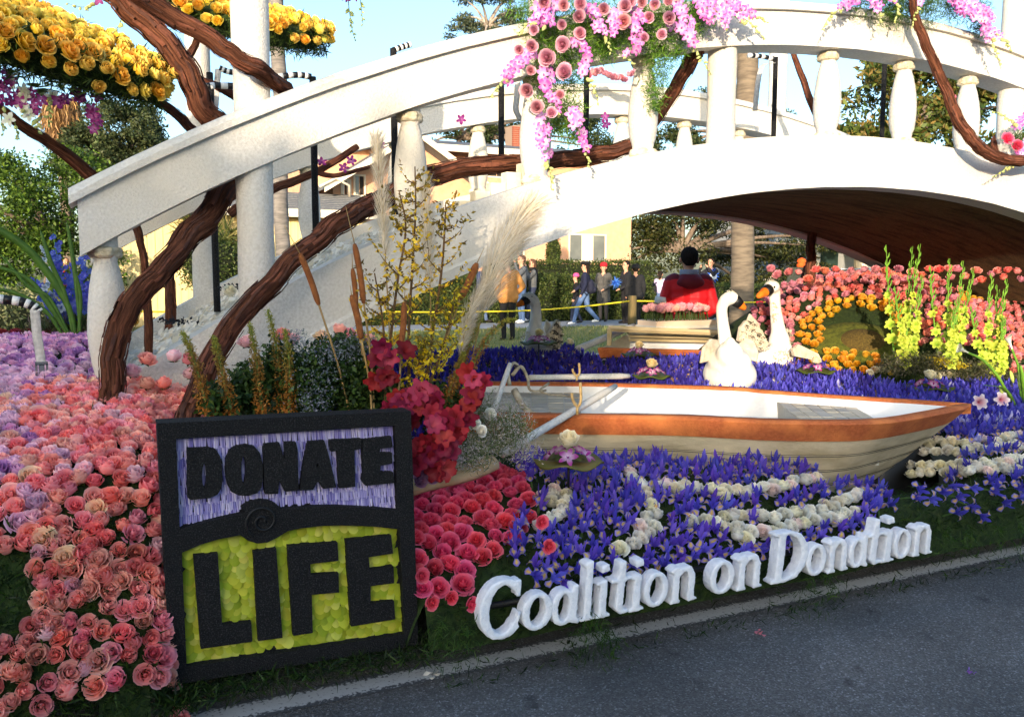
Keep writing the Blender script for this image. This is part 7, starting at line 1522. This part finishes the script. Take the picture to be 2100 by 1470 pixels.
def calla(label, pts, v, tip, R):
    P = [at(x, y, v=v) for x, y in pts]; b = P[0]; root = empty('calla_lily', b, label, 'calla lily'); D = spline(P, 8); mb = MB(); mb.tube([d - b for d in D], [.012 - .004 * i / len(D) for i in range(len(D))], 8); mb.build('stem', GLEAF, root); d = (D[-1] - D[-3]).normalized(); M = Matrix.Translation(D[-1] - b) @ d.to_track_quat('Z', 'Y').to_matrix().to_4x4(); vs = []; n, m = 14, 7
    for j in range(m):
        h = j / (m - 1)
        for i in range(n + 1):
            a = 6.6 * i / n; fl = h ** 3 * R * .55 * (1 + .6 * math.cos(a)); vs.append(M @ Vector(((R * (.2 + .3 * h) + fl) * math.cos(a), (R * (.16 + .3 * h) + fl) * math.sin(a), R * 4.2 * h * (1 - .15 * (1 - math.cos(a)) * h))))
    mb = MB(); mb.add(vs, [(j*(n+1)+i, j*(n+1)+i+1, (j+1)*(n+1)+i+1, (j+1)*(n+1)+i) for j in range(m-1) for i in range(n)]); mb.build('spathe', CALLA, root); mb = MB(); mb.tube([M @ Vector((0, 0, R * .4)), M @ Vector((0, 0, R * 2.1))], R * .14, 7); mb.build('spadix', mat('spadix', rgb(232, 190, 40)), root)
calla('white calla lily curving left over the blue irises', [(2085, 850), (2070, 815), (2045, 770), (2015, 738), (1985, 723)], 4.1, None, .032)
calla('small white calla lily at the right edge above the buds', [(2095, 830), (2090, 760), (2075, 715)], 4.2, None, .03)
LILY = [to_mesh(floret_arr(rgb(244, 236, 236), rgb(196, 70, 96), .055, 40 + i), 'blossom', PETAL) for i in range(2)]
for lab, x, y in (('white lily with pink throat below the calla stem', 2005, 825), ('pink-throated white lily right of the calla stem', 2050, 820), ('pink-throated white lily at the right edge', 2088, 850), ('low white lily with red throat at the right edge', 2098, 875)):
    p = at(x, y, v=4.0); root = empty('lily', p, lab, 'lily'); o = link('blossom', LILY[x % 2], root); o.matrix_local = frame((0, 0, 0), (-.5, -.8, .2), 1.0); mb = MB(); mb.tube([(0, 0, 0), (.03, .05, -.18)], .006, 6); mb.build('stem', GLEAF, root)
for lab, x, y, e in (('closed green lily bud left', 2078, 785, (2072, 760)), ('closed green lily bud right', 2092, 800, (2090, 765)), ('pale closed lily bud on the calla stem', 2058, 815, (2050, 790))):
    a, b = at(x, y, v=4.05), at(*e, v=4.05); mb = MB(); mb.tube([Vector(), (b - a) * .4, (b - a) * .8, (b - a)], [.006, .014, .011, .002], 8); o = mb.build('lily_bud', mat('bud_green', rgb(196, 206, 110), rgb(160, 182, 80), nscale=12)); o.location = a; tag(o, lab + ' by the calla at the right edge', 'lily bud')
for lab, pts in (('long dark green blade leaf below the lilies', [(2095, 870), (2060, 860), (2030, 835)]), ('thin green leaf beside the calla stem', [(2090, 850), (2060, 800), (2020, 790)]), ('slim green leaf at the right edge', [(2100, 830), (2098, 790), (2092, 750)])):
    P = [at(x, y, v=4.0) for x, y in pts]; mb = MB(); vv, ff = strip(spline([p - P[0] for p in P], 5), [.01 + .012 * math.sin(i / 10 * 3.1) for i in range(11)], (0, 0, 1), .2); mb.add(vv, ff); o = mb.build('blade_leaf', GLEAF); o.location = P[0]; o.modifiers.new('t', 'SOLIDIFY').thickness = .002; tag(o, lab, 'leaf')
# ================================================================== blue delphiniums and blades at the far left
DEL = [to_mesh(floret_arr(rgb(66, 88, 200), rgb(150, 160, 230), .03, 50 + i), 'floret', PETAL) for i in range(2)]; DELW = [to_mesh(floret_arr(rgb(206, 216, 236), rgb(180, 196, 200), .028, 55), 'floret', PETAL)]
for lab, base, top, n, ms in (('tall blue delphinium behind the green blades', (150, 690), (108, 480), 30, DEL), ('blue delphinium next to the end baluster', (175, 690), (170, 510), 34, DEL), ('low blue delphinium over the lavender roses', (130, 690), (70, 570), 26, DEL), ('blue delphinium beside the tall blade', (160, 690), (140, 540), 28, DEL), ('pale white delphinium among the blue ones', (120, 690), (95, 500), 18, DELW), ('short blue delphinium near the hedge', (150, 690), (100, 600), 22, DEL)):
    b, t = at(*base, v=6.3), at(*top, v=6.3); root = empty('delphinium', b, lab, 'delphinium'); mb = MB(); mb.tube([Vector(), t - b], [.006, .003], 6); mb.build('stem', GLEAF, root)
    for i in range(n): s = .3 + .7 * i / n; o = link('floret', rnd.choice(ms), root); o.matrix_local = frame((t - b) * s + Vector((rnd.gauss(0, .02), rnd.gauss(0, .02), 0)), (rnd.gauss(0, .6), -.8, rnd.gauss(0, .3)), (1.1 - .5 * i / n))
for lab, pts, w in (('broad dark green blade arching from the top left', [(155, 690), (140, 630), (105, 570), (55, 510), (-10, 468), (-60, 450)], .02), ('upright green blade leaf before the delphiniums', [(150, 690), (135, 610), (105, 540), (82, 470)], .012), ('tall spiky green leaf by the end baluster', [(165, 690), (158, 600), (148, 520), (137, 455)], .011), ('thin grey green blade arching left', [(140, 690), (110, 640), (60, 575), (-10, 545)], .014), ('dark thin blade low at the left', [(130, 690), (95, 640), (40, 605), (-20, 590)], .012), ('slim green blade leaning right', [(160, 690), (165, 610), (150, 545)], .01), ('thin blade crossing behind the others', [(145, 690), (100, 610), (60, 590), (0, 520)], .01)):
    P = [at(x, y, v=6.1) for x, y in pts]; D = spline([p - P[0] for p in P], 6); k = len(D); mb = MB(); vv, ff = strip(D, [w * (.6 + .6 * math.sin(i / (k - 1) * 3.0)) * (1 if i < k - 1 else .1) for i in range(k)], (0, 1, .2), .2); mb.add(vv, ff); o = mb.build('blade_leaf', mat('blade_green', rgb(74, 110, 36), rgb(54, 86, 30), nscale=14, rough=.45)); o.location = P[0]; o.modifiers.new('t', 'SOLIDIFY').thickness = .003; tag(o, lab, 'leaf')
mist('low_grass_filler', 'tufted grassy filler at the foot of the delphiniums', 'grass', [(150, 670, 6.3, 60, 25), (100, 680, 6.3, 50, 15)], 1600, .08, [rgb(72, 92, 40), rgb(104, 84, 84), rgb(56, 76, 34)], .06, up=((0, 0, 1), .6))
# ================================================================== people on the far pavement
SKIN = mat('skin', rgb(206, 156, 126), rgb(190, 138, 110), nscale=20, rough=.6); SHOE_W = mat('white_shoe', rgb(222, 222, 222), rough=.6); SHOE_D = mat('dark_shoe', rgb(34, 28, 26), rough=.5)
HAIRK = mat('black_hair', rgb(28, 24, 22), rgb(48, 40, 36), nscale=40, rough=.95, spec=.05, bump=.5, bscale=60, stretch=(3, 3, .5)); HAIRB = mat('brown_hair', rgb(70, 46, 32), rgb(96, 66, 46), nscale=40, rough=.6, stretch=(3, 3, .5))
_cm = {}
def cloth(r, g, b, rough=.85):
    k = (r, g, b)
    if k not in _cm: _cm[k] = mat('cloth_%d_%d_%d' % k, rgb(r, g, b), mixc(rgb(r, g, b), (0, 0, 0), .28), nscale=7, rough=rough, bump=.35, bscale=14)
    return _cm[k]
ARMS = {'down': ((.25, -.02, 1.13), (.25, .08, .88)), 'front': ((.27, .06, 1.12), (.10, .28, 1.14)), 'face': ((.27, .17, 1.22), (.07, .2, 1.53)), 'pocket': ((.31, -.09, 1.13), (.2, .1, .93)), 'hold': ((.27, .0, 1.12), (.14, .26, .98)), 'swingf': ((.25, .1, 1.14), (.22, .3, .98)), 'swingb': ((.25, -.16, 1.15), (.25, -.22, .9)), 'raised': ((.27, .22, 1.28), (.14, .3, 1.48))}
LEGS = {'stand': (((.1, .02, .5), (.1, -.01, .09)), ((.1, .02, .5), (.1, -.01, .09))), 'walk': (((.09, .2, .54), (.09, .3, .12)), ((.09, -.04, .5), (.09, -.34, .18))), 'stride': (((.08, .12, .52), (.08, .16, .1)), ((.08, -.02, .5), (.08, -.2, .12)))}
def person(label, feet, height, heading, top, bottom, hair=HAIRK, arms=('down', 'down'), legs='stand', shoe=None, coat=0.0, bulk=1.0, longhair=0, hat=None, hatm=None, voxel=.02, z0=None, neck_scarf=None):
    s = height / 1.75; hx, hy = heading.x, heading.y; ang = math.atan2(hy, hx) - math.pi / 2; root = empty('person', feet, label, 'person', rz=ang); root.scale = (s, s, s)
    caps = []
    def cap(a, ra, b, rb, m): caps.append((Vector(a), ra, Vector(b), rb, m))
    B = bulk
    for sx in (-1, 1):
        cap((sx * .07, 0, .98), .115 * B, (sx * .085, 0, 1.32), .115 * B, 0)
        cap((sx * .085, 0, 1.32), .11 * B, (sx * .15, 0, 1.40), .075 * B, 0)
        (kx, ky, kz), (ax, ay, az) = LEGS[legs][0 if sx < 0 else 1]
        cap((sx * .085, 0, .95), .105, (sx * kx, ky, kz), .075, 1); cap((sx * kx, ky, kz), .075, (sx * ax, ay, az), .055, 1); cap((sx * ax, ay, az - .03), .045, (sx * ax * 1.1, ay + .15, max(.04, az - .055)), .036, 3)
        (ex, ey, ez), (wx, wy, wz) = ARMS[arms[0 if sx < 0 else 1]]
        cap((sx * .185, 0, 1.385), .07 * B, (sx * ex, ey, ez), .055 * B, 0); cap((sx * ex, ey, ez), .055 * B, (sx * wx, wy, wz), .042 * B, 0)
        d = (Vector((wx, wy, wz)) - Vector((ex, ey, ez))).normalized(); h = Vector((wx, wy, wz)) + d * .07; cap((sx * (wx + d.x * .03), wy + d.y * .03, wz + d.z * .03), .034, (sx * h.x, h.y, h.z), .03, 2)
        for f in range(4): q = h + d * (.05 + .012 * (1.5 - abs(f - 1.5))); cap((sx * h.x, h.y + (f - 1.5) * .016, h.z), .012, (sx * q.x, q.y + (f - 1.5) * .02 + .01, q.z - .01), .009, 2)
        t = h + Vector((-.03, .02, .0)); cap((sx * h.x, h.y, h.z), .014, (sx * t.x, t.y + .02, t.z), .01, 2)
    if coat:
        for sx in (-1, 1): cap((sx * .075, 0, 1.0), .12 * B, (sx * .1, 0, .95 - coat), .125 * B, 0)
    cap((0, 0, 1.40), .075, (0, .01, 1.50), .056, 2); cap((0, .012, 1.59), .078, (0, .018, 1.66), .088, 2); cap((0, .05, 1.56), .055, (0, .055, 1.55), .05, 2); cap((0, .1, 1.61), .016, (0, .115, 1.595), .016, 2)
    mb = MB()
    for a, ra, b, rb, m in caps:
        L = (b - a).length; n = max(2, int(L / (min(ra, rb) * .5)))
        for i in range(n + 1): mb.ball(a.lerp(b, i / n), ra + (rb - ra) * i / n, 8)
    me = fused('body', mb, voxel, [], 3)
    mats = [top, bottom, SKIN, shoe or SHOE_D]
    for m in mats: me.materials.append(m)
    nf = len(me.polygons); c = np.empty(nf * 3); me.polygons.foreach_get('center', c); c = c.reshape(-1, 3); best = np.full(nf, 9.0); idx = np.zeros(nf, np.int32)
    for a, ra, b, rb, m in caps:
        A_, B_ = np.array(a), np.array(b); ab = B_ - A_; t = np.clip(((c - A_) @ ab) / (ab @ ab + 1e-9), 0, 1); d = np.linalg.norm(c - A_ - t[:, None] * ab, axis=1) - (ra + (rb - ra) * t); w = d < best; best[w] = d[w]; idx[w] = m
    me.polygons.foreach_set('material_index', idx); link('body', me, root)
    if hair:
        mb = MB(); mb.ball((0, -.012, 1.665), (.098, .104, .098), 14); mb.ball((0, -.04, 1.62), (.086, .068, .07), 12)
        if longhair: mb.ball((0, -.07, 1.62 - longhair * .5), (.075, .045, .1 + longhair * .5), 12)
        me = fused('hair', mb, .02, [hair], 3); co = np.empty(len(me.vertices) * 3); me.vertices.foreach_get('co', co); co = co.reshape(-1, 3); f = (co[:, 1] > .03) & (co[:, 2] < 1.69); co[f, 1] = .03 + (co[f, 1] - .03) * .1; me.vertices.foreach_set('co', co.ravel()); link('hair', me, root)
    for sx in (-1, 1):
        mb = MB(); mb.ball((sx * .034, .088, 1.635), .011, 8); mb.build('eye', BLACK, root)
        mb = MB(); mb.ball((sx * .092, 0, 1.615), (.014, .024, .032), 8); mb.build('ear', SKIN, root)
    mb = MB(); mb.ball((0, .098, 1.565), (.024, .008, .006), 8); mb.build('mouth', LIPS, root)
    if hat:
        mb = MB()
        if hat == 'beanie': mb.lathe([(.112, 1.655), (.116, 1.675), (.11, 1.73), (.08, 1.775), (.03, 1.79)], 14)
        elif hat == 'beret': mb.lathe([(.108, 1.675), (.14, 1.70), (.145, 1.725), (.11, 1.755), (.04, 1.765)], 16); mb.box((-.08, .07, 1.675), (.08, .17, 1.688))
        elif hat == 'cap': mb.lathe([(.108, 1.66), (.112, 1.7), (.09, 1.755), (.03, 1.775)], 14); mb.box((-.07, .08, 1.665), (.07, .2, 1.68))
        elif hat == 'brim': mb.lathe([(.17, 1.655), (.175, 1.665), (.11, 1.68), (.105, 1.74), (.06, 1.775), (.02, 1.78)], 16)
        elif hat == 'lantern': mb.lathe([(.06, 1.68), (.15, 1.72), (.15, 1.79), (.1, 1.83), (.15, 1.87), (.12, 1.95), (.03, 2.0)], 12)
        hm = mb.build('hat', hatm, root)
    if neck_scarf: mb = MB(); mb.lathe([(.085, 1.42), (.1, 1.45), (.1, 1.5), (.08, 1.53)], 12); mb.box((.03, -.16, 1.1), (.1, -.12, 1.48)); mb.build('scarf', neck_scarf, root)
    return root
LIPS = mat('lips', rgb(150, 78, 72), rough=.5)
Lf, Rt, Aw, Tw = -_R, _R, Vector((_s, _c, 0)), Vector((-_s, -_c, 0))
JEAN, NAVY, DKG, BLK = cloth(96, 122, 164), cloth(30, 34, 58), cloth(66, 66, 64), cloth(24, 24, 26)
def stand(label, x, y1, y0, heading, top, bottom, **k):
    f = at(x, y1, z=.31); d = (f - EYEV).x * _s + (f - EYEV).y * _c; h = at(x, y0, d=d).z - .31; return person(label, f, h, heading, top, bottom, **k)
def pack(label, p, heading, m, w=.15, h=.21):
    ang = math.atan2(heading.y, heading.x) - math.pi / 2; root = empty('backpack', p, label, 'backpack', rz=ang); mb = MB(); mb.ball((0, 0, 0), (w, .1, h), 14); mb.ball((0, .0, -.06), (w * 1.05, .12, h * .7), 14); link('bag', fused('bag', mb, .02, [m], 3), root)
    mb = MB(); mb.ball((0, -.1, -.08), (w * .7, .06, h * .4), 12); mb.build('pocket', m, root)
    for sx in (-1, 1): mb = MB(); mb.tube(spline([(sx * .1, .08, h * .8), (sx * .12, .2, h * .9), (sx * .12, .3, .0), (sx * .11, .1, -h)], 4), .018, 6); mb.build('strap', m, root)
def hpos(x, y, x0, yf, fwd=0):                     # a point at the depth of somebody's feet
    f = at(x0, yf, z=.31); d = (f - EYEV).x * _s + (f - EYEV).y * _c; return at(x, y, d=d + fwd)
stand('woman in black cap, navy jacket and jeans walking past the hedge', 1200, 668, 537, (Lf + Aw * .2).normalized(), NAVY, JEAN, legs='walk', arms=('down', 'swingf'), longhair=.28, hat='beret', hatm=BLK, shoe=SHOE_W, bulk=1.12)
pack('navy backpack worn by the woman in the black cap', hpos(1212, 588, 1200, 668, -.12), (Lf + Aw * .2).normalized(), cloth(32, 34, 52))
stand('child in pink beanie and dark coat beside the walking woman', 1181, 665, 562, Lf, BLK, cloth(60, 66, 84), legs='stride', hat='beanie', hatm=cloth(232, 84, 140))
stand('woman in red beanie and long grey coat facing the street', 1237, 660, 540, (Tw + Lf * .6).normalized(), cloth(84, 82, 78), cloth(50, 48, 50), coat=.3, arms=('hold', 'hold'), longhair=.12, hat='beanie', hatm=cloth(190, 30, 40), bulk=1.08)
stand('man in black jacket looking down at a blue pompom', 1283, 664, 535, (Lf + Tw * .4).normalized(), cloth(36, 36, 40), cloth(30, 28, 30), arms=('hold', 'front'))
stand('person in black quilted coat and black hat seen from behind', 1302, 668, 543, Aw, cloth(34, 34, 36), BLK, bulk=1.2, coat=.12, hat='brim', hatm=BLK)
stand('child in lilac jacket with a black and white backpack', 1353, 650, 556, (Aw + Rt * .5).normalized(), cloth(196, 180, 214), JEAN, longhair=.1, legs='stride')
pack('black and white backpack on the child in lilac', hpos(1337, 592, 1353, 650, -.1), (Aw + Rt * .5).normalized(), cloth(40, 40, 44), .17, .22)
stand('man in dark clothes holding a camera beside the palm', 1456, 655, 530, (Lf + Tw * .8).normalized(), cloth(36, 36, 42), cloth(40, 42, 56), arms=('raised', 'raised'))
stand('man in grey sweater drinking beside the pampas plume', 1070, 663, 523, (Lf + Tw * .3).normalized(), cloth(92, 96, 100), cloth(70, 92, 128), arms=('face', 'down'), hair=HAIRB, shoe=SHOE_W)
stand('woman in grey sweater with black scarf hand at her face', 1092, 660, 532, (Lf + Tw * .2).normalized(), cloth(92, 94, 94), cloth(50, 58, 80), arms=('face', 'front'), hair=HAIRB, longhair=.06, neck_scarf=BLK, shoe=SHOE_W, legs='stride')
stand('person in dark jacket and jeans half hidden behind the plume', 985, 662, 535, Rt, cloth(52, 66, 104), cloth(80, 98, 130), legs='stride')
stand('person in jeans half hidden behind the forsythia', 770, 655, 530, Lf, cloth(60, 58, 62), cloth(88, 104, 134), legs='walk', shoe=SHOE_W)
stand('person in dark jacket behind the white beam at left', 830, 655, 530, Rt, cloth(44, 42, 50), cloth(70, 84, 112), legs='stride')
stand('woman with dark tied hair in a black jacket behind the bridge end', 266, 660, 522, Rt, BLK, BLK, hair=HAIRB)
stand('man in red vest and navy cap behind the deck', 374, 655, 520, (Rt + Aw * .5).normalized(), cloth(206, 30, 44), NAVY, hat='cap', hatm=cloth(170, 26, 36), bulk=1.12)
stand('person in red coat behind the blue delphiniums', 140, 655, 528, (Tw + Rt).normalized(), cloth(196, 44, 40), BLK, hair=HAIRB)
stand('man in yellow jacket wearing a red paper lantern hat', 1640, 660, 545, Aw, cloth(226, 206, 50), cloth(96, 116, 150), hat='lantern', hatm=cloth(222, 92, 30), bulk=1.1)
stand('person in pale grey sweatshirt beyond the rose hill', 1806, 660, 552, Aw, cloth(176, 178, 180), cloth(60, 70, 100), bulk=1.15)
stand('person in blue shirt beside the grey sweatshirt', 1832, 660, 560, Aw, cloth(40, 70, 160), cloth(40, 46, 66))
# tan jacket on the lawn edge, and the man in the red jacket right behind the float
f = at(1042, 706, v=17.2); f.z = .2; person('person in tan jacket and black trousers standing behind the grey swan', f, 1.88, (Aw + Lf * .5).normalized(), cloth(176, 124, 66), BLK, arms=('pocket', 'pocket'), bulk=1.15, coat=.04, hair=HAIRB)
RED = cloth(204, 24, 34, .6)
rm = at(1410, 700, v=8.05); rm.z = .02; red_man = person('man in red hooded jacket seen from behind at the second boat', rm, 1.93, Aw, RED, BLK, arms=('hold', 'hold'), bulk=1.2, coat=.1, voxel=.014, hair=HAIRK)
MAR = cloth(112, 20, 34, .6)
rb_ = [c for c in red_man.children if c.name.startswith('body')][0].data; rb_.materials.append(MAR)
for pg in rb_.polygons:
    if pg.material_index == 0 and pg.center.z > 1.445 - abs(pg.center.x) * .15: pg.material_index = 4
mb = MB(); mb.ball((0, -.1, 1.385), (.15, .055, .075), 16); mb.ball((0, -.05, 1.44), (.13, .08, .045), 14); link('hood', fused('hood', mb, .014, [MAR], 4), red_man)
mb = MB(); mb.lathe([(.085, 1.44), (.1, 1.47), (.098, 1.52)], 16, Matrix.Translation((0, -.01, 0))); mb.build('collar', cloth(150, 156, 170), red_man)
M_ = Matrix.Translation((-.27, .01, 1.2)) @ Matrix.Rotation(.12, 4, 'Y'); mb = MB(); mb.lathe([(.079, -.035), (.081, 0), (.078, .035)], 14, M_); mb.build('armband', cloth(232, 230, 222), red_man)
# things they hold
p = hpos(1262, 580, 1283, 664, -.1); n = 120; o = link('pompom', to_mesh(leaf_arr(np.zeros((n, 3)), nrg.uniform(.1, .22, n), mix_cols(n, [rgb(60, 120, 220), rgb(90, 150, 236), rgb(40, 90, 190)]), .12), 'pompom', LEAF)); o.location = p; tag(o, 'bright blue pompom held by the man in black', 'pompom')
p = hpos(1463, 565, 1456, 655, -.25); root = empty('sun_hat', p, 'blue and white paper sun hat held beside the palm', 'paper hat'); mb = MB(); mb.lathe([(.12, -.02), (.14, 0), (.12, .02)], 18, Matrix.Rotation(1.4, 4, 'X')); mb.build('ring', cloth(220, 226, 240), root)
for i in range(9): a = i * .5 - 1.2; mb = MB(); vv, ff = strip([(.12 * math.cos(a), 0, .12 * math.sin(a)), (.24 * math.cos(a), 0, .24 * math.sin(a))], [.03, .002], (0, 1, 0)); mb.add(vv, ff); mb.build('ray', cloth(60, 110, 220), root)
# rope and post
post = at(1296, 690, v=17.0); post.z = .2; pt = at(1296, 606, v=17.0); root = empty('wooden_post', post, 'weathered wooden post carrying the yellow rope', 'post'); mb = MB(); r = px_r(pt, 9); hgt = pt.z - post.z
mb.lathe([(r, -.1), (r, hgt * .5), (r * .97, hgt - .02), (r * .8, hgt)], 10, lump=.08); mb.build('stake', mat('weathered_wood', rgb(112, 94, 60), rgb(84, 76, 48), nscale=9, rough=.95, bump=.7, bscale=20, stretch=(2, 2, .4)), root)
ROPE = mat('yellow_rope', rgb(220, 196, 46), rough=.6)
for lab, pts in (('yellow rope strung across the lawn left of the post', [(1296, 617), (1200, 628), (1100, 636), (1000, 639), (850, 640), (700, 637)]), ('yellow rope strung across the lawn right of the post', [(1296, 617), (1360, 618), (1500, 620), (1640, 619), (1720, 618)]), ('yellow rope passing behind the blue flowers at far left', [(420, 640), (300, 639), (150, 634), (-40, 629)])):
    P = [at(x, y, v=17.0) for x, y in pts]; mb = MB(); D = spline(P, 6); mb.tube([d - P[0] for d in D], .02, 6); o = mb.build('rope', ROPE); o.location = P[0]; tag(o, lab, 'rope')
# dark car far under the arch
cp = at(1795, 590, v=27); cp.z = .3; car = empty('parked_car', cp, 'black estate car with roof rails parked under the arch', 'car'); CARP = mat('car_black', rgb(14, 15, 18), rough=.2, spec=.6)
mb = MB(); mb.prism([(-2.2, .35), (2.2, .35), (2.2, .9), (1.5, 1.0), (1.0, 1.05), (-2.1, 1.05), (-2.25, .9)], 1.7, lambda a, b, d: Vector((a, d, b))); mb.build('body', CARP, car, smooth=False)
mb = MB(); mb.prism([(-2.0, 1.05), (.95, 1.05), (.35, 1.6), (-1.8, 1.62)], 1.4, lambda a, b, d: Vector((a, .15 + d, b))); mb.build('cabin', CARP, car, smooth=False)
for a, b in ((-1.75, -.75), (-.65, .45)): mb = MB(); mb.prism([(a, 1.1), (b, 1.1), (b - .25, 1.52), (a + .05, 1.52)], .02, lambda x, z, d: Vector((x, .125 + d, z))); mb.build('window', wm, car, smooth=False)
for sx in (-1.4, 1.35):
    for sy in (.05, 1.65):
        mb = MB(); mb.lathe([(.12, -.1), (.3, -.1), (.33, -.06), (.33, .06), (.3, .1), (.12, .1)], 20, Matrix.Translation((sx, sy, .33)) @ Matrix.Rotation(math.pi / 2, 4, 'X')); wl = mb.build('wheel', BLACK, car); mb = MB(); mb.lathe([(.02, -.11), (.2, -.11), (.2, -.105)], 16, Matrix.Translation((sx, sy, .33)) @ Matrix.Rotation(math.pi / 2, 4, 'X')); mb.build('rim', CHROME, wl)
for sy in (.35, 1.35): mb = MB(); mb.tube([(-1.7, sy, 1.68), (.2, sy, 1.68)], .025, 6); mb.build('roof_rail', CHROME, car)

# bits lying on the street
for lab, x, y, c in (('dark wilted leaf lying on the lane line', 1170, 1322, rgb(34, 30, 24)), ('lilac petal fallen on the asphalt', 1985, 1376, rgb(150, 110, 200)), ('pink petal fallen on the asphalt near the letters', 1560, 1300, rgb(220, 130, 140)), ('green fern scrap on the asphalt by the line', 1255, 1345, rgb(70, 100, 40)), ('white petal fallen on the lane line', 880, 1385, rgb(226, 222, 210))):
    p = at(x, y, z=.012); n = 5; arr = leaf_arr(nrg.normal(size=(n, 3)) * [.012, .012, .002], nrg.uniform(.02, .04, n), np.array([c] * n), .5, up=((1, .3, .05), .3)); o = link('fallen_scrap', to_mesh(arr, 'fallen_scrap', LEAF)); o.location = p; tag(o, lab, 'petal scrap')
